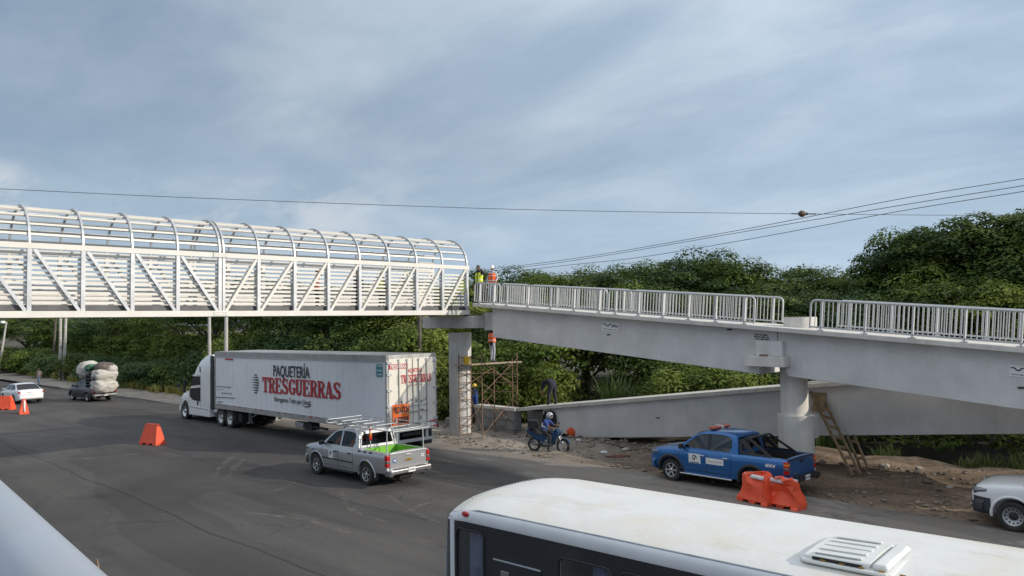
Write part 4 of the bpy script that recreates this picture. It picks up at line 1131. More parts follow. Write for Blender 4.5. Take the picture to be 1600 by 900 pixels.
def arch_lip(mb, bd, x, r, s, mat, wd=.07, off=.02, zc=.38, a0=-8, a1=188):
    rows = []
    for i in range(21):
        a = R(a0 + (a1 - a0) * i / 20); row = []
        for q, of in ((r - .015, -.05), (r - .01, off), (r + wd * .5, off + .012), (r + wd, off * .5), (r + wd + .005, -.03)):
            px_, pz_ = x + q * math.cos(a), zc + q * math.sin(a); pz2 = min(max(pz_, bd.zb(px_)), bd.zt(px_) - .06)
            row.append((px_, s * (bd.hw(x, min(.8, pz2)) + of), pz_))
        rows.append(row)
    mb.grid(rows, mat, True)

def pickup(name, label, loc, rotz, paint, opts, group=None):
    """double-cab pickup; origin on the ground midway between the axles, x forward"""
    t = thing(name, label, 'pickup truck', loc, rotz, group, pitch=opts.get('pitch', 0))
    t.scale = opts.get('scale', (1, 1, 1))
    P_ = M[paint]
    wb = opts.get('wb', 3.1) / 2; rw = .375
    tab = [(wb + .96, .46, .80, .66), (wb + .90, .40, .96, .80), (wb + .74, .36, 1.055, .885), (wb + .40, .34, 1.105, .93), (wb - .35, .34, 1.165, .94), (.2, .36, 1.165, .94),
           (-1.02, .37, 1.175, .94), (-1.3, .44, 1.185, .94), (-wb - 1.08, .50, 1.19, .93), (-wb - 1.18, .52, 1.185, .915)]
    bd = Body(tab); xr = -wb - 1.18
    cut = []
    for x in (wb, -wb):
        for s in (1, -1): cut.append(cutter_cyl(x, rw + .01, rw + .09, s * .58, s * 1.2))
    cut.append(cutter_box(((-1.10 + xr + .09) / 2, 0, 1.2), ((-1.10) - (xr + .09), 1.52, 1.12)))
    me = boolean_cut(bd.mesh(P_), cut); auto_smooth(me, 38)
    me.materials.clear(); me.materials.append(P_)
    for p in me.polygons: p.material_index = 0
    link('body', me, t)
    # bed liner, inner walls
    lm = M[opts.get('liner', 'black')]; mb = MB(); xa, xb = -1.105, xr + .095
    mb.box(((xa + xb) / 2, 0, .655), (xa - xb, 1.515, .02), lm)
    for s in (1, -1):
        mb.box(((xa + xb) / 2, s * .752, .91), (xa - xb, .014, .50), lm)
        mb.box((-wb, s * .66, .76), (.95, .18, .2), lm, bev=.04)
    mb.box((xa - .006, 0, .91), (.014, 1.5, .5), lm); mb.box((xb + .006, 0, .91), (.014, 1.5, .5), lm)
    mb.build('bed_liner', t)
    # underside
    mb = MB(); mb.box((0, 0, .42), (wb * 2 + 1.2, 1.1, .16), M['dark']); mb.cyl((wb, -.7, rw), (wb, .7, rw), .06, M['dark']); mb.cyl((-wb, -.7, rw), (-wb, .7, rw), .07, M['dark']); mb.cyl((-wb, -.12, rw), (-wb, .12, rw), .17, M['dark'])
    mb.build('chassis', t)
    for x in (wb, -wb):
        for s in (1, -1):
            wheel_parts(t, x, s * .80, rw, .25, opts.get('wheel', 'alloy'), M[opts.get('rim', 'alloy')], s)
            mb = MB(); arch_lip(mb, bd, x, rw + .085, s, M[opts.get('flare', paint)], opts.get('flare_w', .05), opts.get('flare_off', .012), zc=rw + .01); mb.build('wheel_arch', t)
            mb = MB(); sg = 1 if x > 0 else -1; mb.box((x - .46, s * .82, .33), (.02, .22, .26), M['black']); mb.build('mud_flap', t)
    # cab
    rp = [(.62, 1.64), (.44, 1.725), (.2, 1.775), (-.15, 1.795), (-.5, 1.785), (-.8, 1.75), (-.93, 1.70)]
    yw = lambda z: .868 - (z - 1.15) * .27 - max(0, z - 1.6) * .25
    outer = [(1.30, 1.15)] + [(.96, 1.40)] + rp + [(-1.0, 1.45), (-1.04, 1.155)]
    fwin = [(1.02, 1.215), (.88, 1.37), (.53, 1.635), (.38, 1.690), (.13, 1.715), (.10, 1.205)]
    rwin = [(.02, 1.205), (.045, 1.72), (-.35, 1.725), (-.66, 1.695), (-.76, 1.62), (-.80, 1.36), (-.70, 1.205)]
    for s in (1, -1):
        mb = MB(); mb.panel(outer, [fwin, rwin], lambda u, v, d: (u, s * (yw(v) - d), v), .035, P_)
        mb.build('cab_side', t)
        for nm, wn_ in (('window', fwin), ('window', rwin)):
            if opts.get('open_windows') and s > 0 and nm == 'x': continue
            mb = MB(); mb.panel(wn_, [], lambda u, v, d: (u, s * (yw(v) - .016 - d), v), .006, M[opts.get('glass', 'win_dark') if s > 0 else 'win_dark']); mb.build(nm, t)
        if opts.get('black_pillar'):
            mb = MB(); mb.panel([(.10, 1.205), (.13, 1.715), (.045, 1.72), (.02, 1.205)], [], lambda u, v, d: (u, s * (yw(v) + .004 - d), v), .01, M['black']); mb.build('pillar_trim', t)
    rows = []
    for x, z in rp:
        e = yw(z); rows.append([(x, e * k, z + .055 * (1 - abs(k) ** 2.6)) for k in (-1, -.96, -.88, -.7, -.4, 0, .4, .7, .88, .96, 1)])
    mb = MB(); mb.grid(rows, P_); o = mb.build('roof', t); sd = o.modifiers.new('s', 'SOLIDIFY'); sd.thickness = .03; sd.offset = -1
    fr = lambda u, v, d: (1.30 - v * .70 - d, u * (.868 - v * .17), 1.15 + v * .53 + .0 * u)
    mb = MB(); rows = []
    for i in range(7):
        v = i / 6; e = yw(1.15 + v * .50) - .01
        rows.append([(1.30 - v * .69 + .10 * (1 - k * k), e * k, 1.15 + v * .50 + .05 * v * (1 - k * k)) for k in (-1, -.75, -.4, 0, .4, .75, 1)])
    mb.grid(rows, M['win_dark']); o = mb.build('windscreen', t)
    wr = lambda z: yw(z)
    mb = MB(); bo = [(-.86, 1.155), (.86, 1.155), (yw(1.70), 1.70), (.6, 1.735), (-.6, 1.735), (-yw(1.70), 1.70)]
    bh = [(-.69, 1.27), (.69, 1.27), (.62, 1.63), (.55, 1.665), (-.55, 1.665), (-.62, 1.63)]
    fb = lambda u, v, d: (-1.04 + (v - 1.155) * .19 + d, u, v)
    mb.panel(bo, [bh], fb, .04, P_); mb.build('cab_back', t)
    mb = MB(); mb.panel(bh, [], lambda u, v, d: (fb(u, v, .015 + d)), .006, M[opts.get('rear_glass', 'win_tint')]); mb.build('rear_window', t)
    # inside of the cab
    mb = MB(); mb.box((.1, 0, 1.158), (2.2, 1.62, .03), M['dark']); mb.box((.95, 0, 1.20), (.35, 1.5, .12), M['dark'], bev=.04)
    for x in (.22, -.72):
        for s in (.40, -.40): mb.box((x, s, 1.26), (.12, .44, .30), M['dark'], rot=(0, -.15, 0), bev=.05); mb.box((x - .06, s, 1.50), (.06, .20, .14), M['dark'], bev=.03)
    mb.build('seats', t)
    # doors with handles
    for s in (1, -1):
        for x0, x1, xh in ((1.16, .12, .26), (.07, -.80, -.62)):
            mb = MB(); bd.patch(mb, x0 + .012, x1 - .012, .47, 1.15, s, .0025, M['dark']); bd.patch(mb, x0, x1, .485, 1.14, s, .0065, P_, nx=6, nz=9)
            dr = mb.build('door', t)
            mb = MB(); mb.box((xh, s * (bd.hw(xh, 1.0) + .03), 1.0), (.20, .03, .045), M[opts.get('handle', 'black')], bev=.012); mb.build('handle', dr)
        mb = MB(); mb.bar((1.14, s * (bd.hw(.5, .68) + .016), .70), (-.80, s * (bd.hw(.5, .68) + .016), .70), .02, .04, M['black'] if opts.get('rub') else P_)
        mb.build('side_moulding', t)
        mb = MB(); mb.box((1.02, s * 1.03, 1.255), (.11, .22, .17), M[opts.get('mirror', 'black')], bev=.04); mb.box((1.03, s * .92, 1.20), (.08, .12, .05), M['black']); mb.build('mirror', t)
        mb = MB(); mb.box((.17, s * .86, .33), (2.0, .16, .05), M['black'] if not opts.get('step') else M['chrome'], bev=.015); mb.build('side_step', t)
    # front
    mb = MB(); mb.box((wb + .90, 0, .80), (.07, 1.02, .26), M['black'], bev=.02)
    for z in (.74, .82, .89): mb.box((wb + .94, 0, z), (.02, .98, .022), M['chrome'])
    mb.build('grille', t)
    for s in (1, -1):
        mb = MB(); rows = []
        for i in range(7):
            k = i / 6; x = wb + .93 - .40 * k ** 1.4; zc_ = .885 + .075 * k; hgt = .135 * (1 - .62 * k)
            y = (bd.w(x) * .985) if k > .25 else .52 + (bd.w(wb + .84) * .96 - .52) * (k / .25) ** .8
            rows.append([(x + .012, s * (y - .01), zc_ - hgt), (x + .02, s * (y + .014), zc_ - hgt * .4), (x + .02, s * (y + .014), zc_ + hgt * .4), (x + .0, s * (y - .015), zc_ + hgt)])
        mb.grid(rows, M['clear_lens']); o = mb.build('headlight', t); sd = o.modifiers.new('s', 'SOLIDIFY'); sd.thickness = .05; sd.offset = -1
        mb = MB(); x = xr + .035; mb.box((x, s * .865, .93), (.17, .13, .40), M['red'], bev=.03); mb.box((x - .01, s * .868, .90), (.16, .132, .10), M['clear_lens'], bev=.02)
        if opts.get('amber_tail'): mb.box((x - .012, s * .868, 1.03), (.16, .133, .08), M['amber'], bev=.02)
        mb.build('taillight', t)
    fb_ = M[opts.get('front_bumper', paint)]
    mb = MB(); rows = []
    for i in range(13):
        k = -1 + i / 6; y = .93 * math.sin(k * PI / 2); x = wb + .98 - .34 * abs(k) ** 3.2
        rows.append([(x - .25, y, .36), (x - .02, y, .38), (x + .02, y, .48), (x + .02, y, .62), (x - .03, y, .70), (x - .28, y * .98, .71)])
    if opts.get('big_bumper'):
        for s in (1, -1):
            rw_ = []
            for i in range(7):
                x = wb + .93 - .46 * i / 6
                rw_.append([(x, s * (bd.hw(x, z) + .016), z) for z in (.36, .45, .55, .65, .72, .80 - .03 * i / 6)])
            mb.grid(rw_, fb_)
    mb.grid(rows, fb_); mb.box((wb + .985, 0, .52), (.05, 1.0, .13), M['black'], bev=.02)
    for s in (1, -1): mb.cyl((wb + .90, s * .70, .52), (wb + .955, s * .68, .52), .06, M['clear_lens'], n=14)
    mb.build('front_bumper', t)
    # tailgate and rear bumper
    mb = MB(); mb.box((xr - .012, 0, .90), (.035, 1.58, .56), P_, bev=.015); mb.box((xr - .03, 0, .74), (.01, 1.40, .02), P_); mb.box((xr - .025, 0, 1.165), (.06, 1.60, .03), M['black'] if opts.get('gate_cap') else P_, bev=.01)
    tg = mb.build('tailgate', t); mb = MB(); mb.box((xr - .035, 0, 1.06), (.02, .24, .07), M[opts.get('gate_handle', 'black')], bev=.01); mb.build('handle', tg)
    rb = M[opts.get('rear_bumper', 'black')]
    mb = MB(); mb.box((xr - .10, 0, .56), (.22, 1.78, .16), rb, bev=.04); mb.box((xr - .11, 0, .648), (.20, 1.3, .02), M['black']);
    for s in (1, -1): mb.box((xr - .02, s * .82, .53), (.30, .18, .22), rb, bev=.04)
    mb.build('rear_bumper', t)
    mb = MB(); mb.box((xr - .215, opts.get('plate_y', 0), .58), (.012, .30, .155), M['sign_white'])
    me = text_mesh(opts.get('plate', 'VJ 5801'), .085, M['text_black'], align='CENTER'); merge_mesh(mb, me, plane_mtx((xr - .225, opts.get('plate_y', 0), .55), (0, -1, 0), (0, 0, 1)))
    mb.build('number_plate', t)
    return t, bd, xr, wb
def heading_place(front_px, rear_px, wb, half_track=.80):
    """origin and yaw of a vehicle from where its two left-hand wheels touch the ground"""
    f_, r_ = ground_at(*front_px), ground_at(*rear_px); d = f_ - r_; a = math.atan2(d.y, d.x)
    l = Vector((-math.sin(a), math.cos(a), 0)); mid = (f_ + r_) / 2
    c = mid - l * half_track; return (c.x, c.y, gz(c.x)), a

# ================================================================== silver pickup
locS, rotS = heading_place((496, 740), (577, 758), 3.15)
M['chrome_grey'] = simple('bumper_grey', (0.30, 0.30, 0.31), .3, .7)
M['bumper_black'] = simple('bumper_black', (0.035, 0.04, 0.048), .5, var=.2)
M['lightbar'] = simple('light_bar_red', (0.50, 0.10, 0.05), .3, coat=.5)
M['win_clear'] = glass_mat('clear_glass', (.66, .69, .69), .0, .10)
silver, sbd, sxr, swb = pickup('pickup_truck', 'silver double cab pickup with a pipe rack and green bed liner beside the white trailer', locS, rotS, 'silver_paint',
    dict(wb=3.15, liner='green_liner', rear_bumper='chrome_grey', plate='VJ 5801', rub=True, pitch=GRADE, scale=(.965,.965,.965), rear_glass='win_tint', glass='win_clear', gate_handle='silver_paint'))
mb = MB(); mb.bar((sxr - .032, -.17, .90), (sxr - .032, .17, .90), .012, .055, M['gold']); mb.box((sxr - .033, 0, .90), (.014, .11, .10), M['gold']); mb.build('badge', silver)
mb = MB(); mb.cyl((sxr - .028, .60, .93), (sxr - .036, .60, .93), .085, M['badge_blue'], n=20); mb.box((sxr - .038, .60, .95), (.004, .11, .03), M['sign_white']); mb.box((sxr - .038, .585, .905), (.004, .09, .02), M['sign_white']); mb.build('sticker', silver)
mb = MB(); mb.box((sxr - .032, -.62, .97), (.006, .11, .09), M['reflector']); mb.box((sxr - .036, -.62, .97), (.004, .05, .05), M['badge_blue']); mb.build('sticker', silver)
yd = sbd.hw(.6, .85) + .012
mb = MB(); mb.box((.55, yd, .86), (.27, .008, .29), M['sign_white']); mb.bar((.60, yd + .006, .80), (.52, yd + .006, .95), .006, .03, M['text_black']); mb.box((.53, yd + .006, .93), (.09, .006, .05), M['text_black']); mb.box((.61, yd + .006, .90), (.04, .006, .05), M['badge_blue']); mb.build('door_sign', silver)
mb = MB(); x = 1.75; mb.box((x, sbd.hw(x, .93) + .006, .93), (.13, .008, .05), M['badge_blue'], bev=.002); mb.build('sticker', silver)
for i in range(3):
    mb = MB(); x = -1.18 - i * .33; mb.box((x, sbd.hw(x, 1.12) - .01, 1.135), (.16, .05, .06), M['black'], bev=.015); mb.build('tie_down', silver)
# pipe rack
def rack_mesh():
    mb = MB(); g_ = M['galv']; z1, z2 = 1.93, 2.06; r = .017
    xs_ = (-1.12, -2.62); yq = .80
    for x in xs_:
        for s in (1, -1): mb.cyl((x, s * yq, 1.15), (x, s * (yq - .02), z2), r * 1.25, g_, n=8)
        mb.cyl((x, -yq, z1), (x, yq, z1), r, g_, n=8)
    for s in (1, -1):
        y = s * (yq - .02)
        mb.tube([(1.05, y, z1), (-2.95, y, z1)], r, g_); mb.tube([(1.05, y, z2), (-2.95, y, z2)], r, g_)
        mb.tube([(1.05, y, z1), (1.05, y, z2)], r, g_); mb.tube([(-2.95, y, z1), (-2.95, y, z2)], r, g_)
        for x in (.4, -.35, -1.9): mb.cyl((x, y, z1), (x, y, z2), r * .8, g_, n=6)
        mb.tube([(-1.12, y, 1.35), (-.75, y, z1)], r * .8, g_)
    for x in (1.05, .4, -.35, -1.9, -2.95): mb.cyl((x, -yq + .02, z1), (x, yq - .02, z1), r, g_, n=8)
    mb.cyl((1.05, -yq, z2), (1.05, yq, z2), r, g_, n=8)
    mb.box((-.3, .45, z1 + .04), (2.2, .09, .025), M['rail_paint'])
    return mb
rack_mesh().build('pipe_rack', silver)
mb = MB(); zz = 1.45
for i, mt in enumerate(('red', 'orange_plastic', 'amber', 'sign_white', 'orange_plastic', 'sign_white')): mb.cyl((-1.14, .40, zz + i * .085), (-1.14, .40, zz + .083 + i * .085), .052 if i < 5 else .04, M[mt], n=14)
mb.cyl((-1.14, .40, 1.15), (-1.14, .40, 1.45), .02, M['galv'], n=8); mb.build('warning_post', silver)
mb = MB(); mb.tube([(sxr - .02, -.55, .33), (sxr - .25, -.55, .36)], .03, M['chrome'], n=10); mb.cyl((sxr + .3, -.3, .36), (sxr + .3, .25, .36), .17, M['rubber'], n=20); mb.build('exhaust_and_spare', silver)

# ================================================================== blue pickup
locB, rotB = heading_place((1047, 751), (1178, 781), 3.085)
fB = ground_at(1047, 751); rotB = PI + R(-2.0); locB = (fB.x + 1.5425 * math.cos(R(2)) , fB.y + .80 + .05, gz(fB.x + 1.54))
blue, bbd, bxr, bwb = pickup('pickup_truck', 'bright blue double cab pickup with black sports bar parked in front of the ramp column', locB, rotB, 'blue_paint',
    dict(wb=3.085, flare='black', flare_w=.085, flare_off=.03, handle='chrome', mirror='black', rear_bumper='black', plate='JW 3471', pitch=GRADE, gate_cap=True, step=True, amber_tail=True, black_pillar=True, scale=(.96,.96,.96), rear_glass='win_tint'))
# black sports bar with a small triangular window on each side
for s in (1, -1):
    mb = MB(); yo = .80
    ob = [(-1.06, 1.19), (-1.06, 1.62), (-1.22, 1.72), (-1.36, 1.72), (-2.20, 1.19)]
    h1 = [(-1.13, 1.27), (-1.13, 1.52), (-1.42, 1.27)]; h2 = [(-1.20, 1.655), (-1.33, 1.665), (-1.98, 1.25), (-1.60, 1.25)]
    mb.panel(ob, [h1, h2], lambda u, v, d: (u, s * (yo - (v - 1.19) * .24 - d), v), .06, M['black']); mb.build('sports_bar', blue)
mb = MB(); mb.bar((-1.28, -.68, 1.69), (-1.28, .68, 1.69), .16, .05, M['black']); mb.build('sports_bar_cross', blue)
yd = bbd.hw(.6, .85) + .012
mb = MB(); mb.box((.55, yd, .87), (.46, .008, .34), M['sign_white'])
pts = [(.55 + .085 * math.cos(R(30 + 60 * i)), yd + .008, .91 + .085 * math.sin(R(30 + 60 * i))) for i in range(6)]
for i in range(6):
    if i != 3: mb.bar(pts[i], pts[(i + 1) % 6], .006, .026, M['text_black'])
mb.bar((.55, yd + .008, .91), (.48, yd + .008, .95), .006, .024, M['text_black']); mb.bar((.55, yd + .008, .91), (.55, yd + .008, .835), .006, .024, M['text_black'])
for i in range(8): mb.box((.72 - i * .048, yd + .007, .745), (.034, .006, .036), M['text_black'])
mb.build('door_sign', blue)
mb = MB(); yd2 = bbd.hw(-.25, .85) + .012; mb.box((-.22, yd2, .86), (.66, .008, .20), M['sign_white'])
for i in range(14): mb.box((.02 - i * .038, yd2 + .006, .85), (.022, .004, .022), M['text_grey'])
mb.build('door_sign', blue)
me = text_mesh('4X4', .13, M['reflector'], bold=.006, shear=.2); x0_, x1_ = text_width(me); xx_ = -2.05
mb = MB(); merge_mesh(mb, me, plane_mtx((xx_ + .05, bbd.hw(xx_, 1.0) + .006, .92), (-1, 0, 0), (0, 0, 1)) @ Matrix.Diagonal((.36 / (x1_ - x0_), 1, 1, 1))); mb.build('badge', blue)
mb = MB(); mb.box((bxr - .034, .45, .72), (.006, .30, .05), M['chrome']); mb.box((bxr - .034, -.1, .95), (.006, .2, .02), M['chrome']); mb.build('badge', blue)
mb = MB(); mb.box((.15, 0, 1.885), (.26, 1.0, .085), M['lightbar'], bev=.03); mb.box((.15, 0, 1.885), (.27, .14, .09), M['reflector'], bev=.01)
for s in (1, -1): mb.box((.15, s * .35, 1.838), (.16, .1, .03), M['black'])
mb.build('light_bar', blue)

# ================================================================== white pickup (front half in the photo)
fW = ground_at(1581, 829); rotW = PI + R(1.0)
locW = (fW.x + 1.54, fW.y + .80, gz(fW.x + 1.5))
whitep, wbd, wxr, wwb = pickup('pickup_truck', 'white pickup with black bumper and steel wheels cut by the right photo edge', locW, rotW, 'white_paint',
    dict(wb=3.085, wheel='steel', rim='steel_rim', front_bumper='bumper_black', big_bumper=True, scale=(.97,.97,.97), handle='black', plate='NG 4420', pitch=GRADE))
# ================================================================== semi-trailer
TX, TY0 = -25.6, 18.35            # rear face, near side
TW, TL = 2.58, 16.15
ZT0, ZT1 = 1.02, 4.10
TP = math.atan(GRADE + .0022)
trailer = thing('semi_trailer', 'long white box trailer with red and black lettering on its side', 'trailer', (TX, TY0 + TW / 2, gz(TX)), PI, None, pitch=TP)
bpy.context.view_layer.update()
tinv = trailer.matrix_world.inverted()
hy = TW / 2
def ts(px, py, dy=0.0):
    """pixel on the trailer's near side -> local (x, z)"""
    q = tinv @ on_y(px, py, TY0 - dy); return q.x, q.z
mb = MB()
mb.box((TL / 2, 0, (ZT0 + ZT1) / 2), (TL - .06, TW - .03, ZT1 - ZT0 - .04), M['trailer_white'])
for i in range(1, 30):            # riveted panel seams
    x = TL * i / 30
    for s in (1, -1): mb.box((x, s * (hy - .012), (ZT0 + ZT1) / 2), (.02, .012, ZT1 - ZT0 - .3), M['trailer_white'])
mb.build('cargo_box', trailer)
mb = MB()
for s in (1, -1):
    mb.box((TL / 2, s * (hy - .005), ZT0 + .11), (TL, .05, .26), M['trailer_rail']); mb.box((TL / 2, s * (hy - .005), ZT1 - .14), (TL, .05, .26), M['trailer_rail'])
    mb.box((TL / 2, s * (hy + .012), ZT1 - .27), (TL, .02, .03), M['galv'])
    mb.box((TL - .03, s * (hy - .02), (ZT0 + ZT1) / 2), (.08, .08, ZT1 - ZT0), M['trailer_rail'])
mb.box((TL - .01, 0, ZT1 - .1), (.05, TW, .2), M['trailer_rail']); mb.build('frame_rail', trailer)
mb = MB(); mb.box((TL / 2, 0, ZT1 + .0), (TL, TW - .06, .03), M['trailer_rail']); mb.build('roof', trailer)
mb = MB()
for i in range(26):
    x = .5 + i * .6
    if i % 4 == 3: continue
    mb.box((x, hy + .022, ZT0 + .20), (.24, .008, .05), M['text_red'] if i % 2 else M['text_grey'])
mb.build('reflective_strip', trailer)
# lettering on the side
def side_text(s, pxl, pxr, py_top, py_base, mat, bold=0.0, name='lettering', serif=False, dy=.02):
    xl, zb_ = ts(pxl, py_base); xr_, _ = ts(pxr, py_base); _, zt_ = ts(pxl, py_top)
    H_ = zt_ - zb_; W_ = xl - xr_
    me = text_mesh(s, H_ / .70, mat, bold=bold * H_, depth=.004); a, b = text_width(me)
    mb = MB(); merge_mesh(mb, me, plane_mtx((xl, hy + dy, zb_), (-1, 0, 0), (0, 0, 1)) @ Matrix.Diagonal((W_ / (b - a), 1, 1, 1)) @ Matrix.Translation((-a, 0, 0)))
    return mb, xl, zb_, W_, H_
def slab_word(word, x0, y0, W_, H_, mat, mtx, mb, sep=.03):
    """condensed slab-serif capitals from strokes; drawn in a unit box per letter"""
    S = .22; T_ = .13; k = [0]
    G = {'T': ([(.5, .0, .5, 1, 'v'), (0, .935, 1, .935, 'h')], [(.28, .72, 0), (0, .0, -.75), (1, 0, -.75)]),
         'R': ([(.22, 0, .22, 1, 'v'), (.05, .935, .62, .935, 'h'), (.30, .50, .62, .50, 'h')], [(.02, .42, 0)]),
         'E': ([(.22, 0, .22, 1, 'v'), (.05, .935, .92, .935, 'h'), (.05, .065, .95, .065, 'h'), (.3, .52, .70, .52, 'h')], []),
         'S': ([], []), 'G': ([], []), 'U': ([], []), 'A': ([], [])}
    def quad(p, lay):
        z = .0006 * lay; mb.add([Vector((a * lw + ox, b * H_ + y0, z)) for a, b in p] + [Vector((a * lw + ox, b * H_ + y0, z - .004)) for a, b in p],
               [tuple(range(len(p)))] + [tuple(reversed(range(len(p), 2 * len(p))))], mat, False, mtx)
    def rect(a0, b0, a1, b1): k[0] += 1; quad([(a0, b0), (a1, b0), (a1, b1), (a0, b1)], k[0])
    def arc(cx, cy, rx, ry, w, h, a0, a1, n=12):
        """ring sector: w is the stroke at the sides, h at top and bottom"""
        for i in range(n):
            p, q = R(a0 + (a1 - a0) * i / n), R(a0 + (a1 - a0) * (i + 1) / n); k[0] += 1
            quad([(cx + rx * math.cos(p), cy + ry * math.sin(p)), (cx + rx * math.cos(q), cy + ry * math.sin(q)), (cx + (rx - w) * math.cos(q), cy + (ry - h) * math.sin(q)), (cx + (rx - w) * math.cos(p), cy + (ry - h) * math.sin(p))], 1 + i % 2)
    n = len(word); adv = W_ / n
    for i, ch in enumerate(word):
        ox = x0 + adv * i + adv * sep; lw = adv * (1 - 2 * sep) * 1.04
        k[0] = 2
        if ch == 'T':
            rect(.36, 0, .64, 1); rect(0, .88, 1, 1); rect(0, .70, .13, 1); rect(.87, .70, 1, 1); rect(.22, 0, .78, .08)
        elif ch == 'R':
            rect(.10, 0, .38, 1); rect(0, .92, .40, 1); rect(0, 0, .50, .08); arc(.50, .74, .42, .26, .26, .10, -90, 90); rect(.3, .90, .52, 1); rect(.3, .48, .52, .58)
            k[0] += 1; quad([(.46, .5), (.72, .5), (.98, .06), (.72, 0)], k[0]); rect(.68, 0, 1.02, .08)
        elif ch == 'E':
            rect(.10, 0, .38, 1); rect(0, .90, .90, 1); rect(0, 0, .95, .10); rect(.35, .46, .68, .56); rect(.78, .70, .90, 1); rect(.83, 0, .95, .30); rect(.62, .38, .70, .64)
        elif ch == 'S':
            arc(.48, .74, .42, .26, .27, .10, 20, 250); arc(.50, .28, .46, .28, .28, .10, -160, 80); rect(.80, .68, .90, .98); rect(.04, .02, .14, .32)
            k[0] += 1; quad([(.2, .60), (.46, .68), (.84, .42), (.56, .34)], k[0])
        elif ch == 'G':
            arc(.52, .50, .50, .50, .29, .10, 35, 325); rect(.70, .10, .96, .44); rect(.55, .38, 1.04, .46); rect(.84, .66, .94, .98)
        elif ch == 'U':
            rect(.08, .26, .36, 1); rect(0, .92, .46, 1); rect(.70, .26, .88, 1); rect(.58, .92, 1, 1); arc(.48, .28, .40, .28, .26, .12, 180, 360)
        elif ch == 'A':
            k[0] += 1; quad([(.06, .04), (.20, .04), (.56, 1), (.40, 1)], k[0]); k[0] += 1; quad([(.62, .04), (.96, .04), (.62, 1), (.40, 1)], k[0]); rect(.22, .28, .74, .38); rect(0, 0, .32, .08); rect(.54, 0, 1.04, .08)
mb, xl, zb_, W_, H_ = side_text('PAQUETERÍA', 427.5, 484, 570.5, 587.5, M['text_black'], bold=.018); mb.build('black_lettering', trailer)
xl, zb1 = ts(410, 612.5); xr_, _ = ts(533, 612.5); _, zt1 = ts(410, 588.8)
mb = MB(); slab_word('TRESGUERRAS', 0, 0, xl - xr_, zt1 - zb1, M['text_red'], plane_mtx((xl, hy + .02, zb1), (-1, 0, 0), (0, 0, 1)), mb)
mb.build('red_lettering', trailer)
mb, xl, zb_, W_, H_ = side_text('Entregamos Todo por Usted', 429, 485, 619.5, 626.5, M['text_black'], bold=.012)
xa, za = ts(471, 632); xb, zb2 = ts(487, 629)
rws = []
for i in range(15):
    k = i / 14; x = xa + (xb - xa) * k; z = za + (zb2 - za) * k - .16 * math.sin(k * PI * .85); w = .006 + .035 * k * (1 - k ** 6); rws.append([(x, hy + .022, z - w), (x, hy + .022, z + w)])
mb.grid(rws, M['text_black'], False); mb.build('slogan', trailer)
# striped half-globe emblem
xl, z0 = ts(393.5, 614.5); xr_, z1 = ts(404.5, 584.5); xc_, zc_ = (xl + xr_) / 2, (z0 + z1) / 2; rx_, rz_ = (xl - xr_) / 2, (z1 - z0) / 2
mb = MB()
for i in range(8):
    c = -0.9 + 1.8 * i / 7; hf = rz_ * .075; zz = c * rz_; e = rx_ * math.sqrt(max(.05, 1 - c * c))
    pts = [(xc_ - e, zz - hf), (xc_ - e, zz + hf), (xc_ - .2 * e, zz + hf * .8), (xc_ + e * .95, zz + .15 * hf), (xc_ + e * .95, zz - .15 * hf), (xc_ - .2 * e, zz - hf * .8)]
    mb.add([(p[0], hy + .02, zc_ + p[1]) for p in pts], [tuple(range(6))], M['text_black'])
mb.build('emblem', trailer)
def side_rect(mb, pxl, pxr, pt, pb, mat, dy=.02):
    a, z1 = ts(pxl, pt); b, z0 = ts(pxr, pb); mb.box(((a + b) / 2, hy + dy, (z0 + z1) / 2), (abs(a - b), .006, abs(z1 - z0)), mat)
rd = random.Random(4)
mb = MB()                              # small print at the front of the side, too small to read
def dashes(px0, px1, py, h, gap=1.0, slope=.06, mat='text_black'):
    p = px0
    while p < px1:
        w = rd.uniform(.9, 1.9); side_rect(mb, p, min(p + w, px1), py + (p - px0) * slope, py + h + (p - px0) * slope, M[mat]); p += w + gap * .55
dashes(338.5, 361, 603.2, 1.1, .5); dashes(338.5, 349, 607.5, .7, .8, mat='text_grey'); dashes(347, 364, 613.0, 2.4, 3.6, mat='text_grey'); dashes(338, 367, 619.6, 1.7, 1.2, mat='text_grey'); dashes(340, 348, 626.8, 1.8, .5, mat='text_grey')
side_rect(mb, 352, 364, 559.8, 562.6, M['text_red']); mb.build('small_print', trailer)
mb = MB(); side_rect(mb, 588, 598, 569, 589, M['teal']); mb.build('teal_sticker', trailer)
mb = MB()
for y_ in (570.6, 577.8, 584): dy_ = 0; side_rect(mb, 589, 597, y_, y_ + 2.4, M['sign_white'], .025); side_rect(mb, 590, 594, y_ + .4, y_ + 1.6, M['teal'], .029)
mb.build('teal_sticker_print', trailer)
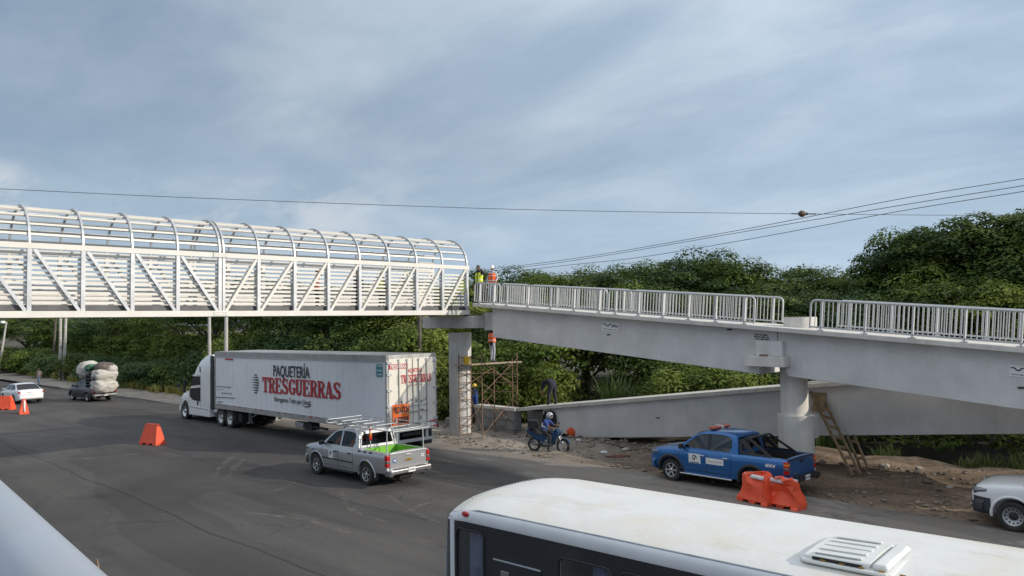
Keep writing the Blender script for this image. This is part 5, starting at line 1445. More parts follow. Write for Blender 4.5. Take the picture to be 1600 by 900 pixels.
# rear doors
DR = lambda f: hy - TW * f               # fraction across the rear, seen from behind
rz = lambda py: ZT1 + (ZT0 - ZT1) * (py - 553.5) / (668 - 553.5) * 1.0     # pixel row at the left edge of the rear
mb = MB(); mb.box((.03, 0, ZT1 - .09), (.1, TW, .18), M['trailer_rail'])
for s in (1, -1): mb.box((.03, s * (hy - .05), (ZT0 + ZT1) / 2), (.1, .11, ZT1 - ZT0), M['trailer_rail'])
mb.box((.03, 0, ZT0 + .05), (.1, TW, .26), M['trailer_door']); mb.build('rear_frame', trailer)
for s in (1, -1):
    mb = MB(); mb.box((-.02, s * (hy / 2 - .03), (ZT0 + ZT1) / 2 + .04), (.06, hy - .11, ZT1 - ZT0 - .38), M['trailer_door'], bev=.01); d_ = mb.build('rear_door', trailer)
    for yy in (.30, .72):
        mb = MB(); mb.cyl((-.075, s * yy, ZT0 + .16), (-.075, s * yy, ZT1 - .16), .022, M['trailer_rail'], n=8)
        for z in (ZT0 + .2, ZT0 + .95, ZT0 + 1.9, ZT1 - .22): mb.box((-.06, s * yy, z), (.05, .11, .07), M['trailer_rail'])
        mb.box((-.09, s * (yy - .12), ZT0 + .72), (.025, .34, .035), M['trailer_rail']); mb.build('lock_rod', d_)
    for z in (ZT0 + .35, ZT0 + 1.0, ZT0 + 1.65, ZT0 + 2.3, ZT1 - .3):
        mb = MB(); mb.box((-.05, s * (hy - .11), z), (.05, .22, .09), M['galv']); mb.build('hinge', d_)
def rear_text(s, f0, f1, zb_, h, mat, bold=0.0, dx=-.056):
    me = text_mesh(s, h / .70, mat, bold=bold * h); a, b = text_width(me); W_ = TW * (f1 - f0)
    mb = MB(); merge_mesh(mb, me, plane_mtx((dx, DR(f0), zb_), (0, -1, 0), (0, 0, 1)) @ Matrix.Diagonal((W_ / (b - a), 1, 1, 1)) @ Matrix.Translation((-a, 0, 0))); return mb
mb = rear_text('PAQUETERÍA', .38, .70, 3.36, .17, M['text_red'], .02); mb.build('black_lettering', trailer)
mb = MB(); slab_word('TRESGUERRAS', 0, 0, TW * .62, .34, M['text_red'], plane_mtx((-.058, DR(.26), 2.93), (0, -1, 0), (0, 0, 1)), mb); mb.build('red_lettering', trailer)
mb = MB()
for i in range(8): mb.box((-.056, DR(.20), 2.94 + i * .05), (.004, .10 - .012 * abs(i - 3.5), .018), M['text_grey'])
for i in range(20): mb.box((-.056, DR(.38 + i * .016), 2.83), (.004, .028, .022), M['text_red'])
for i in range(12):
    if i in (2, 6): continue
    mb.box((-.056, DR(.22 + i * .05), 2.12 + .05 * (i % 3)), (.004, .07 + .02 * (i % 2), .06 + .03 * (i % 2)), M['text_grey'])
for i in range(16): mb.box((-.056, DR(.34 + i * .027), 1.96), (.004, .045, .03), M['text_grey'])
mb.box((-.056, DR(.68), 1.78), (.004, .18, .05), M['text_grey']); mb.box((-.056, DR(.66), 1.45), (.004, .06, .16), M['text_grey'])
mb.build('small_print', trailer)
mb = rear_text('TRESGUERRAS', .05, .39, 3.56, .16, M['sign_white'], .03, -.064); mb.box((-.054, DR(.22), 3.64), (.008, TW * .37, .21), M['text_red']); mb.build('red_sticker', trailer)
mb = MB(); mb.box((-.085, DR(.25), 1.66), (.012, TW * .33, .86), M['sign_orange'])
for s_, zz in (('PRECAUCION', 1.74), ('AL REBASAR', 1.33)):
    m2 = rear_text(s_, .105, .395, zz, .25, M['text_black'], .05, -.096)
    for v, f, i, sm in ((m2.v, m2.f, m2.mi, m2.sm),): mb.add(v, f, M['text_black'])
mb.build('warning_sign', trailer)
mb = MB()
for s in (1, -1): mb.box((-.06, s * (hy - .16), ZT0 + .02), (.05, .28, .15), M['sign_white']); 
for s in (1, -1):
    for q in (.10, .22): mb.cyl((-.08, s * (hy - q), ZT0 + .02), (-.10, s * (hy - q), ZT0 + .02), .05, M['red'], n=12)
    mb.box((-.06, s * (hy - .22), ZT0 + .24), (.02, .32, .05), M['red']); mb.box((-.04, s * (hy - .02), ZT0 + .03), (.1, .07, .2), M['black'])
mb.build('tail_lamps', trailer)
mb = MB(); mb.box((-.02, 0, .55), (.12, 2.2, .12), M['galv'])
for s in (1, -1): mb.box((.02, s * .75, .78), (.1, .1, .5), M['galv'])
mb.build('rear_underride_guard', trailer)
mb = MB(); mb.box((1.75, 0, .80), (3.4, .95, .14), M['dark']); mb.box((TL / 2, 0, ZT0 - .03), (TL - .4, 2.2, .08), M['dark']);
for x in (1.15, 2.4): mb.cyl((x, -1, .52), (x, 1, .52), .08, M['dark'], n=10)
mb.build('chassis', trailer)
for x in (1.15, 2.4):
    for s in (1, -1): wheel_parts(trailer, x, s * 1.0, .52, .52, 'truck', M['steel_rim'], s)
for s in (1, -1):
    mb = MB(); mb.box((.35, s * .98, .62), (.02, .62, .75), M['sign_white'] if s > 0 else M['black']); mb.build('mud_flap', trailer)
    mb = MB(); mb.bar((TL - 3.1, s * .75, ZT0 - .02), (TL - 3.1, s * .75, .38), .12, .12, M['trailer_rail']); mb.box((TL - 3.1, s * .75, .36), (.3, .28, .04), M['trailer_rail']); mb.bar((TL - 3.1, s * .7, .6), (TL - 3.8, s * .5, ZT0 - .05), .05, .05, M['trailer_rail']); mb.build('landing_leg', trailer)
mb = MB(); mb.tube([(3.6, 1.0, .95), (3.5, 1.05, .6), (3.3, 1.05, .45)], .03, M['black']); mb.build('hose', trailer)
mb = MB(); mb.bar((6.6, 1.0, .74), (4.9, 1.05, .70), .09, .09, M['black']); mb.build('slider_bar', trailer); mb = MB(); mb.box((6.5, .9, .72), (.7, .4, .34), M['dark']); mb.build('tool_box', trailer); mb = MB(); mb.box((7.35, .98, .74), (.75, .3, .26), M['trailer_rail'], bev=.05); mb.build('air_tank', trailer)

# ================================================================== truck tractor (origin under its front axle)
xf = (tinv @ ground_at(283, 659)).x; xf = ts(284, 658)[0] - .1
fa = trailer.matrix_world @ Vector((xf, 0, 0))
tractor = thing('truck_tractor', 'white long nosed sleeper truck pulling the white lettered trailer', 'truck', fa, PI, None, pitch=TP)
RA = xf - ts(357, 672)[0]                # rear-most drive axle behind the front axle
RB = xf - ts(343, 669)[0]
CB = xf - TL                              # distance from the front axle to the trailer nose
xbk = -(CB - .95)                         # back wall of the sleeper
tabT = [(1.22, .42, .95, .62), (1.16, .36, 1.18, .86), (.95, .34, 1.42, 1.0), (.55, .34, 1.60, 1.08), (-.30, .34, 1.80, 1.13), (-.62, .34, 1.92, 1.16), (-.74, .36, 2.10, 1.18), (-1.02, .38, 2.52, 1.19), (-1.30, .38, 2.92, 1.19),
        (-1.62, .38, 3.30, 1.18), (-2.0, .40, 3.60, 1.17), (-2.5, .40, 3.80, 1.16), (-3.0, .40, 3.90, 1.16), (xbk, .42, 3.93, 1.16)]
PT = [(0, .97), (.08, 1.0), (.35, 1.0), (.6, 1.0), (.8, .985), (.90, .955), (.96, .90), (1.0, .80)]
tb = Body(tabT, PT, .05)
me = boolean_cut(tb.mesh(M['white_paint']), [cutter_cyl(0, .54, .62, s * .62, s * 1.4) for s in (1, -1)]); auto_smooth(me, 42); me.materials.clear(); me.materials.append(M['white_paint'])
for p in me.polygons: p.material_index = 0
link('cab_body', me, tractor)
mb = MB(); rows = []
for i in range(7):
    x = -.66 - .66 * i / 6; rows.append([(x + .10 * (1 - k * k), k * tb.w(x) * (.86 - .04 * i / 6), tb.zt(x) + .02 + .03 * (1 - k * k)) for k in (-1, -.7, -.35, 0, .35, .7, 1)])
mb.grid(rows, M['black']); o = mb.build('windscreen', tractor)
for s in (1, -1):
    mb = MB(); mb.panel([(-.98, 2.06), (-1.30, 2.64), (-2.22, 2.66), (-2.28, 2.18)], [], lambda u, v, d: (u, s * (1.208 - d), v), .02, M['cab_glass']); mb.build('window', tractor)
    mb = MB(); mb.panel([(-.86, 1.84), (-1.0, 1.92), (-2.28, 2.02), (-2.24, 1.22), (-1.25, 1.26), (-.86, 1.44)], [], lambda u, v, d: (u, s * (1.206 - d), v), .02, M['cab_glass']); mb.build('dark_panel', tractor)
    mb = MB(); tb.patch(mb, -.62, -2.25, .74, 2.70, s, .004, M['white_paint'], nx=8, nz=10); tb.patch(mb, -.60, -2.27, .72, 2.72, s, .001, M['dark'], nx=8, nz=10); dr = mb.build('door', tractor)
    mb = MB(); mb.box((-1.95, s * (tb.hw(-1.95, 1.1) + .03), 1.10), (.12, .04, .20), M['black'], bev=.015); mb.build('handle', dr)
    mb = MB(); zs_ = [(-2.05, 3.28), (-2.20, 3.20), (-2.30, 2.95), (-2.24, 2.84), (-2.12, 3.0)]; mb.panel(zs_, [], lambda u, v, d: (u, s * (tb.hw(u, v) + .012 - d), v), .01, M['black']); mb.build('side_vent', tractor)
    mb = MB(); mb.box((-.35, s * 1.32, 2.05), (.12, .14, .72), M['black'], bev=.04); mb.tube([(-.62, s * 1.15, 2.35), (-.42, s * 1.3, 2.3)], .03, M['black']); mb.tube([(-.62, s * 1.15, 1.85), (-.42, s * 1.3, 1.9)], .03, M['black']); mb.build('mirror', tractor)
    mb = MB(); mb.tube([(.30, s * .98, 1.58), (.5, s * 1.18, 1.75), (.62, s * 1.26, 1.95)], .03, M['black']); mb.box((.66, s * 1.28, 2.02), (.10, .22, .20), M['black'], bev=.04); mb.build('hood_mirror', tractor)
    mb = MB(); mb.box((.98, s * .86, .98), (.34, .16, .26), M['clear_lens'], bev=.06); mb.build('headlight', tractor)
    mb = MB(); mb.box(((-.75 + xbk) / 2, s * 1.13, .62), (abs(xbk) - .85, .14, .46), M['white_paint'], bev=.04); mb.box(((-.75 + xbk) / 2, s * 1.205, .83), (abs(xbk) - .9, .02, .03), M['chrome_grey']); mb.build('side_fairing', tractor)
    mb = MB(); mb.box((xbk - .18, s * 1.10, 2.35), (.42, .05, 3.0), M['black']); mb.build('side_extender', tractor)
    wheel_parts(tractor, 0, s * 1.02, .53, .32, 'truck', M['alloy'], s)
    for q in (RA, RB): wheel_parts(tractor, -q, s * .98, .53, .52, 'truck', M['steel_rim'], s)
    mb = MB(); mb.box((-RA - .78, s * .95, .62), (.03, .62, .70), M['black']); mb.box((-RA - 1.0, s * .9, .62), (.6, .5, .5), M['dark'], bev=.05); mb.build('mud_flap', tractor)
mb = MB(); mb.box((1.16, 0, .60), (.22, 2.0, .34), M['white_paint'], bev=.07); mb.box((1.23, 0, 1.0), (.06, 1.05, .46), M['black'], bev=.03); mb.build('front_bumper', tractor)
mb = MB(); mb.box((-(RA + 1.0) / 2 - 1.2, 0, .85), (RA + .4, .85, .26), M['dark']); mb.box((-(RA + RB) / 2, 0, 1.02), (1.0, .9, .10), M['black']); mb.cyl((xbk - .45, .95, .72), (xbk - .9, .95, .72), .22, M['chrome_grey'], n=16)
for q in (RA, RB): mb.cyl((-q, -.9, .53), (-q, .9, .53), .09, M['dark'], n=10)
mb.build('chassis', tractor)
mb = MB(); mb.cyl((xbk - .16, .72, .8), (xbk - .16, .72, 3.55), .09, M['chrome_grey'], n=12); mb.box((xbk - .3, -.2, 2.6), (.3, .5, 1.5), M['black']); mb.box((xbk - .4, .65, 3.3), (.25, .5, .9), M['white_paint'], bev=.04)
for i in range(3): mb.tube([(xbk - .05, .25 * i - .2, 1.9), (xbk - .5, .25 * i - .25, 1.55), (xbk - .85, .25 * i - .2, 1.95)], .02, M['black'], n=6)
mb.build('air_lines', tractor)

# ================================================================== white sedan
def sedan(name, label, loc, rotz, paint, pitch):
    t = thing(name, label, 'car', loc, rotz, None, pitch=pitch)
    tab = [(2.38, .42, .62, .66), (2.28, .28, .72, .80), (1.95, .22, .80, .885), (1.0, .20, .93, .91), (.8, .2, .96, .915), (-1.0, .2, .99, .915), (-1.75, .22, 1.03, .91), (-2.2, .28, 1.03, .87), (-2.36, .34, .98, .80), (-2.42, .42, .90, .70)]
    bd = Body(tab); rw = .33
    me = boolean_cut(bd.mesh(M[paint]), [cutter_cyl(x, rw, rw + .06, s * .6, s * 1.2) for x in (1.38, -1.38) for s in (1, -1)]); auto_smooth(me, 38)
    me.materials.clear(); me.materials.append(M[paint])
    for p in me.polygons: p.material_index = 0
    link('body', me, t)
    for x in (1.38, -1.38):
        for s in (1, -1): wheel_parts(t, x, s * .79, rw, .21, 'alloy', M['alloy'], s)
    yw = lambda z: .83 - (z - .98) * .42
    rp = [(.35, 1.36), (.05, 1.43), (-.3, 1.455), (-.75, 1.44), (-1.05, 1.385)]
    outer = [(1.05, .95)] + rp + [(-1.45, 1.20), (-1.85, 1.02)]
    w1 = [(.82, 1.0), (.33, 1.315), (.0, 1.375), (-.16, 1.38), (-.20, 1.0)]; w2 = [(-.27, 1.0), (-.23, 1.385), (-.75, 1.37), (-1.05, 1.30), (-1.35, 1.10), (-1.30, 1.03)]
    for s in (1, -1):
        mb = MB(); mb.panel(outer, [w1, w2], lambda u, v, d: (u, s * (yw(v) - d), v), .03, M[paint]); mb.build('cab_side', t)
        for w_ in (w1, w2): mb = MB(); mb.panel(w_, [], lambda u, v, d: (u, s * (yw(v) - .012 - d), v), .006, M['win_dark']); mb.build('window', t)
        mb = MB(); mb.box((-2.30, s * .70, .86), (.20, .30, .17), M['red'], bev=.05); mb.build('taillight', t)
        mb = MB(); mb.box((2.18, s * .70, .66), (.26, .26, .12), M['clear_lens'], bev=.04); mb.build('headlight', t)
        mb = MB(); mb.box((.78, s * .97, 1.03), (.12, .18, .12), M[paint], bev=.03); mb.build('mirror', t)
        for x0, x1 in ((1.0, -.18), (-.22, -1.15)):
            mb = MB(); bd.patch(mb, x0 + .008, x1 - .008, .29, .955, s, .002, M['dark']); bd.patch(mb, x0, x1, .30, .945, s, .005, M[paint]); mb.build('door', t)
    rows = [[(x, yw(z) * k, z + .04 * (1 - abs(k) ** 2.4)) for k in (-1, -.94, -.7, -.3, .3, .7, .94, 1)] for x, z in rp]
    mb = MB(); mb.grid(rows, M[paint]); mb.build('roof', t)
    def glass(nm, xa, za, xb, zb2, c):
        mb = MB(); mb.grid([[(xa + (xb - xa) * v + c * (1 - k * k), k * (yw(za + (zb2 - za) * v) - .02), za + (zb2 - za) * v + .03 * v * (1 - k * k)) for k in (-1, -.6, 0, .6, 1)] for v in (0, .33, .66, 1)], M['win_dark']); mb.build(nm, t)
    glass('windscreen', 1.05, .97, .34, 1.37, .08); glass('rear_window', -1.80, 1.035, -1.06, 1.395, -.06)
    mb = MB(); mb.box((-.3, 0, .95), (2.2, 1.5, .04), M['dark']); mb.box((-1.5, 0, 1.0), (.6, 1.4, .05), M['dark'])
    for x in (.0, -.9):
        for s in (.38, -.38): mb.box((x, s, 1.12), (.12, .48, .42), M['dark'], bev=.05)
    mb.build('seats', t)
    mb = MB(); mb.box((-2.36, 0, .50), (.16, 1.56, .26), M[paint], bev=.06); mb.build('rear_bumper', t)
    mb = MB(); mb.box((-2.43, 0, .76), (.015, .34, .15), M['sign_white']); mb.box((-2.41, 0, .86), (.03, .62, .035), M['chrome']); mb.build('number_plate', t)
    return t
q = ground_at(45, 631); sedan('car', 'white four door sedan seen from behind beyond the two orange barriers', (q.x - 2.2, q.y + .0, gz(q.x)), PI + R(3), 'white_paint', GRADE)

# ================================================================== small dark pickup overloaded with sacks
lB = ground_at(131, 628); 
vx, vy, vr = lB.x - 1.25, lB.y + .85, PI + R(6)
old, obd, oxr, owb = pickup('pickup_truck', 'small dark worn pickup loaded high with pale sacks driving away', (vx, vy, gz(vx)), vr, 'navy', dict(wb=2.95, scale=(.92, .92, .92), rim='steel_rim', wheel='steel', rear_bumper='chrome_grey', plate='HT 2206', pitch=GRADE))
bpy.context.view_layer.update()
om = old.matrix_world.copy()
mb = MB()
for s in (1, -1):
    for x in (-1.15, -2.0, -2.7): mb.bar((x, s * .86, 1.15), (x, s * .86, 2.25), .05, .05, M['black'])
    for z in (1.4, 1.65, 1.9, 2.15): mb.bar((-1.1, s * .86, z), (-2.72, s * .86, z), .03, .10, M['black'])
mb.bar((-1.12, -.86, 2.2), (-1.12, .86, 2.2), .06, .06, M['black']); mb.box((-1.12, 0, 1.7), (.03, 1.7, .9), M['black']); mb.build('stake_side', old)
M['sack'] = simple('woven_sack', (0.46, 0.44, 0.40), .85, var=.14, vscale=2.2, dirt=.55, dirtc=(.20, .175, .14), bump=.5, bscale=5)
M['sack_dark'] = simple('dark_net_sack', (0.12, 0.10, 0.085), .9, var=.5, vscale=5, bump=.6, bscale=9)
M['tarp_green'] = simple('green_tarp', (0.07, 0.19, 0.11), .7, var=.3, vscale=5, bump=.4)
def lump(name, label, c, rad, mat, seed, cat='sack', group='sacks piled on the small dark pickup', sq=2.6, amp=.10, rot=(0, 0, 0)):
    bm = bmesh.new(); bmesh.ops.create_icosphere(bm, subdivisions=4, radius=1)
    for v in bm.verts:
        d = v.co.normalized(); e = (abs(d.x) ** sq + abs(d.y) ** sq + abs(d.z) ** sq) ** (-1 / sq)
        n_ = mnoise.fractal(d * 1.8 + Vector((seed * 3.1, seed, 0)), 1.0, 2.0, 4); f_ = 1 - abs(mnoise.noise(d * 3.2 + Vector((seed, 0, seed * 2.0)))); f_ += .5 * (1 - abs(mnoise.noise(d * 7 + Vector((0, seed, seed))))) - .35
        f_ += .35 * mnoise.noise(Vector((d.z * 9 + seed, d.y * 2.5, d.x * 2.5))); v.co = Vector((d.x * rad[0], d.y * rad[1], d.z * rad[2])) * e * (1 + amp * n_ + amp * .8 * (f_ - .7))
    mb = MB(); mb.from_bm(bm, mat, True, Euler(rot).to_matrix().to_4x4()); bm.free()
    o = mb.build(name); o.matrix_world = om @ Matrix.Translation(c) @ Matrix.Diagonal((1 / .92, 1 / .92, 1 / .92, 1)); return tag(o, label, cat, group)
lump('sack', 'big round pale sack lying on the cab roof of the dark pickup', (.15, .10, 2.52), (.90, .82, .70), M['sack'], 1, sq=2.2, amp=.15)
lump('sack', 'wide pale sack hanging low over the tailgate, lowest of the pile', (-2.55, 0, 1.28), (.72, .82, .56), M['sack'], 2, sq=3, amp=.16)
lump('sack', 'pale sack in the middle of the rear pile, on the lowest sack', (-2.45, -.04, 2.14), (.74, .84, .48), M['sack'], 3, sq=2.8, amp=.16)
lump('sack', 'dark net sack on top of the rear pile', (-2.1, -.25, 2.74), (.76, .74, .44), M['sack_dark'], 5, sq=2.3)
lump('sack', 'pale sack end beside the dark net on top of the rear pile', (-2.5, -.55, 2.62), (.62, .42, .36), M['sack'], 9, sq=2.3)
lump('tarp', 'crumpled green cloth between the round sack and the dark net', (-1.05, .42, 2.82), (.42, .42, .22), M['tarp_green'], 7, cat='cloth', amp=.3)

# ================================================================== bus
ZB = 3.02
bl, br = at_depth(706, 788, 1), None
def on_z(px, py, z): d = ray(px, py); return CO + d * ((z - HCAM) / d.z)
e0, e1 = on_z(701, 789, ZB - .10), on_z(1235, 899, ZB - .10)
rotBus = math.atan2(e1.y - e0.y, e1.x - e0.x) - R(.6)
f0 = on_z(898, 745, ZB - .06)
ub = Vector((math.cos(rotBus), math.sin(rotBus), 0)); lb = Vector((-ub.y, ub.x, 0))
BWD = 2.34
bo_ = e0 + lb * (BWD / 2); bo_ = Vector((bo_.x, bo_.y, 0))
bus = thing('bus', 'white city bus with cream roof, roof hatch and black window band in the foreground', 'bus', (bo_.x, bo_.y, gz(bo_.x)), rotBus, None)
g0 = gz(bo_.x); HB = ZB - g0; BL = 9.6; hb = BWD / 2
def bus_roof_mat():
    mt, nt, bs = new_mat('bus_roof'); N, L = nt.nodes, nt.links; ob = N.new('ShaderNodeTexCoord').outputs['Object']
    c = ramp_nodes(N, L, noise_node(N, L, ob, .9, 6, .6, .6), [(.33, (.62, .59, .51)), (.47, (.63, .625, .60)), (.58, (.65, .66, .65))])
    s = ramp_nodes(N, L, noise_node(N, L, map_node(N, L, ob, (.5, 1.8, 1)), 1.1, 8, .7, .4), [(.55, (1, 1, 1)), (.66, (.86, .85, .81)), (.76, (.62, .61, .57))])
    c = mix_rgb(N, L, .8, c, s, 'MULTIPLY')
    f = ramp_nodes(N, L, noise_node(N, L, ob, 14, 5, .7), [(.3, (.93, .93, .92)), (.6, (1.02, 1.02, 1.02))]); c = mix_rgb(N, L, .7, c, f, 'MULTIPLY')
    L.new(c, bs.inputs['Base Color']); bs.inputs['Roughness'].default_value = .5
    b = N.new('ShaderNodeBump'); b.inputs['Strength'].default_value = .12; b.inputs['Distance'].default_value = .05; L.new(noise_node(N, L, ob, 2.2, 4, .5), b.inputs['Height']); L.new(b.outputs[0], bs.inputs['Normal'])
    return mt
M['bus_roof'] = bus_roof_mat()
M['bus_white'] = simple('bus_white', (.62, .65, .69), .35, coat=.4, var=.04, dirt=.15, dirtc=(.45, .43, .39))
M['bus_black'] = simple('bus_black', (.022, .024, .03), .35, var=.2, dirt=.25, dirtc=(.07, .07, .075))
M['bus_pane'] = glass_mat('bus_pane', (.75, .78, .78), .02, .25)
M['curtain'] = simple('curtain', (.44, .45, .70), .85, var=.3, vscale=6)
M['bus_seal'] = simple('sealant', (.34, .38, .41), .6, var=.2)
rows = []
yk = [-1, -.985, -.95, -.88, -.72, -.5, -.25, 0, .25, .5, .72, .88, .95, .985, 1]
for x in [0, .05, .12, .25, .5, 1.0] + [1.0 + (BL - 1.0) * i / 16 for i in range(1, 17)]:
    end = .10 * (1 - min(1, x / .5)) ** 2.2
    bul = -.16 * (1 - 0) * max(0, 1 - x / 1.2)
    rows.append([(x + bul * (1 - k * k), k * (hb - .03), HB - .11 - end + .11 * (1 - abs(k) ** 3.4)) for k in yk])
mb = MB(); mb.grid(rows, M['bus_roof'])
for i in range(34):
    k = -1 + 2 * (i + .5) / 34; x = .17 - .15 * (1 - k * k); mb.cyl((x, k * (hb - .05), HB - .11 - .055 + .11 * (1 - abs(k) ** 3.4)), (x, k * (hb - .05), HB - .096 - .045 + .11 * (1 - abs(k) ** 3.4)), .009, M['bus_seal'], n=6)
mb.build('roof', bus)
mb = MB()                               # roof side fascia, rounded, both sides and the rear
for s in (1, -1):
    rows = []
    for x in [0.0, .06, .3] + [.3 + (BL - .3) * i / 12 for i in range(1, 13)]:
        e = .10 * (1 - min(1, x / .5)) ** 2.2
        rows.append([(x, s * (hb - .031), HB - .108 - e), (x, s * (hb - .006), HB - .125 - e), (x, s * (hb + .008), HB - .17 - e), (x, s * (hb + .012), HB - .235 - e * .3), (x, s * (hb + .004), HB - .262 - e * .2)])
    mb.grid(rows, M['bus_white'])
mb.build('roof_fascia', bus)
mb = MB(); mb.tube([(.05, -(hb - .035), HB - .188)] + [(.5 + i * .7, -(hb - .035) - .0, HB - .104) for i in range(14)], .011, M['bus_seal'], n=6); mb.build('roof_sealant', bus)
mb = MB()                               # rear wall, bulging outwards
rows = []
for z, o_ in ((HB - .215, .0), (HB - .26, -.035), (HB - .5, -.06), (HB - 1.2, -.09), (.45, -.10)):
    rows.append([(o_ - .16 * (1 - k * k) + .02 * (abs(k) > .97), k * (hb + .006), z + .10 * (1 - abs(k) ** 3.4) * (z > HB - .3)) for k in yk])
mb.grid(rows, M['bus_white']); mb.build('rear_wall', bus)
# near side (right-hand side of the bus): black band with windows
def bs_(px, py):
    n_ = Vector((-ub.y, ub.x, 0)); d = ray(px, py); p0 = bo_ - lb * (hb + .0); t_ = (p0 - CO).dot(n_) / d.dot(n_); q = CO + d * t_; v = q - bo_; return v.dot(ub), q.z - g0
zw1 = HB - .25
wins = []
def rr_(x0, x1, z0, z1, r=.08):
    out = []
    for cx_, cz_, a0 in ((x1 - r, z1 - r, 0), (x0 + r, z1 - r, 90), (x0 + r, z0 + r, 180), (x1 - r, z0 + r, 270)):
        for a in (0, 30, 60, 90): out.append((cx_ + r * math.cos(R(a0 + a)), cz_ + r * math.sin(R(a0 + a))))
    return out
xw0, zt_w = bs_(713, 821); xw1, _ = bs_(756, 840)
wins.append((xw0, xw1, 1.35, zt_w - .02))
xa_, za_ = bs_(872, 868); xb_, zb_b = bs_(957, 895)
wins.append((xa_, xb_, 1.35, za_ - .01))
x = bs_(970, 895)[0]
while x + 1.1 < BL - .6: wins.append((x, x + 1.05, 1.35, za_ - .01)); x += 1.15
side_out = [(.10, .45), (BL, .45), (BL, zw1), (.10, zw1)]
mb = MB(); mb.tube([(.055, -(hb - .05), .45), (.055, -(hb - .05), HB - .22)], .062, M['bus_white'], n=14); mb.build('corner_post', bus)
mb = MB(); mb.panel(side_out, [rr_(*w_) for w_ in wins], lambda u, v, d: (u, -(hb - d), v), .03, M['bus_black']); mb.build('near_side_wall', bus)
mb = MB(); mb.box((BL / 2, -(hb + .004), .85), (BL - .2, .02, .72), M['bus_white']); mb.build('lower_panel', bus)
mb = MB(); mb.box((BL / 2, hb - .02, (zw1 + .45) / 2), (BL - .1, .04, zw1 - .45), M['bus_white']); mb.box((BL / 2, hb + .004, 1.75), (BL - .6, .012, .75), M['bus_black']); mb.build('far_side_wall', bus)
mb = MB(); mb.box((BL, 0, 1.6), (.1, BWD - .04, 2.2), M['bus_white'], bev=.04); mb.build('front_wall', bus)
mb = MB(); mb.box((BL / 2, 0, .62), (BL - .2, BWD - .1, .3), M['dark']); mb.build('floor', bus)
for w_ in wins:
    mb = MB(); pth = rr_(*w_); mb.tube([(p[0], -(hb + .006), p[1]) for p in pth], .014, M['black'], n=6, closed=True); fr_ = mb.build('window', bus)
    mb = MB(); mb.panel(pth, [], lambda u, v, d: (u, -(hb - .014 - d), v), .005, M['bus_pane']); mb.build('pane', fr_)
    mb = MB(); rows = []
    cw = .72 if w_ is wins[0] else .45
    for i in range(25):
        x = w_[1] - (w_[1] - w_[0]) * cw * i / 24 - .02; y = -(hb - .10) + .022 * math.sin(i * 1.9); rows.append([(x, y, 1.3), (x + .012, y + .01, w_[3] + .05)])
    mb.grid(rows, M['curtain']); mb.build('curtain', fr_)
# panel with service flap between the first two windows
xc0, zc0 = bs_(772, 868); xc1, zc1 = bs_(846, 893)
mb = MB(); mb.box(((xc0 + xc1) / 2, -(hb + .006), zc0 - .45), (xc1 - xc0, .014, .80), M['bus_black'], bev=.02); mb.bar((xc0, -(hb + .016), zc0 - .035), (xc1, -(hb + .016), zc0 - .035), .02, .012, M['bus_seal']); fl = mb.build('service_flap', bus)
mb = MB(); mb.box(((xc0 * .75 + xc1 * .25), -(hb + .016), zc0 - .22), (.13, .02, .14), M['chrome_grey'], bev=.02); mb.build('latch', fl)
xm, zm = bs_(728, 803); bm = bmesh.new(); bmesh.ops.create_uvsphere(bm, u_segments=16, v_segments=10, radius=1)
mb = MB(); mb.from_bm(bm, M['red'], True, Matrix.Translation((xm, -(hb + .012), zm)) @ Matrix.Diagonal((.062, .02, .036, 1))); bm.free(); mb.build('marker_lamp', bus)
for x in (1.9, BL - 2.2):
    for s in (1, -1): wheel_parts(bus, x, s * (hb - .2), .46, .3, 'truck', M['steel_rim'], s)
# roof hatch
def br_(px, py, z=None):
    q = on_z(px, py, z or (ZB + .03)) - bo_; return q.dot(ub), q.dot(lb)
h0, h1, h2, h3 = br_(1246, 862), br_(1305, 838), br_(1432, 856), br_(1372, 890)
hc = ((h0[0] + h1[0] + h2[0] + h3[0]) / 4, (h0[1] + h1[1] + h2[1] + h3[1]) / 4)
hl = ((h3[0] - h0[0]) + (h2[0] - h1[0])) / 2; hw_ = ((h1[1] - h0[1]) + (h2[1] - h3[1])) / 2
M['hatch'] = simple('hatch_white', (.66, .68, .66), .4, var=.06, dirt=.2, dirtc=(.45, .40, .28))
ht = HB - .012
mb = MB(); mb.panel(rr_(-hl / 2 - .03, hl / 2 + .06, -hw_ / 2 - .05, hw_ / 2 + .05, .10), [], lambda u, v, d: (hc[0] + u, hc[1] + v, ht - .02 + d), .032, M['hatch'])
hatch = mb.build('roof_hatch', bus); bevel_obj(hatch, .012)
mb = MB(); tilt = Matrix.Translation((hc[0], hc[1], ht + .008)) @ Matrix.Rotation(R(-1.6), 4, 'Y')
rws = []
for i in range(9):
    k = i / 8; x = -hl / 2 + .02 + (hl - .16) * k; rws.append([tilt @ Vector((x, y, z)) for y, z in ((-hw_ / 2 + .01, -.02), (-hw_ / 2 + .01, .03), (-hw_ / 2 + .05, .045), (0, .055), (hw_ / 2 - .05, .045), (hw_ / 2 - .01, .03), (hw_ / 2 - .01, -.02))])
mb.grid(rws, M['hatch']); mb.add(rws[0], [tuple(range(7))], M['hatch']); mb.add(rws[-1], [tuple(range(7))], M['hatch'])
for i in range(5):
    y = -hw_ / 2 + .09 + (hw_ - .18) * i / 4; mb.bar(tilt @ Vector((-hl / 2 + .10, y, .058)), tilt @ Vector((hl / 2 - .22, y, .058)), .05, .012, M['hatch'])
lid = mb.build('lid', hatch); lid.matrix_parent_inverse = Matrix.Identity(4)
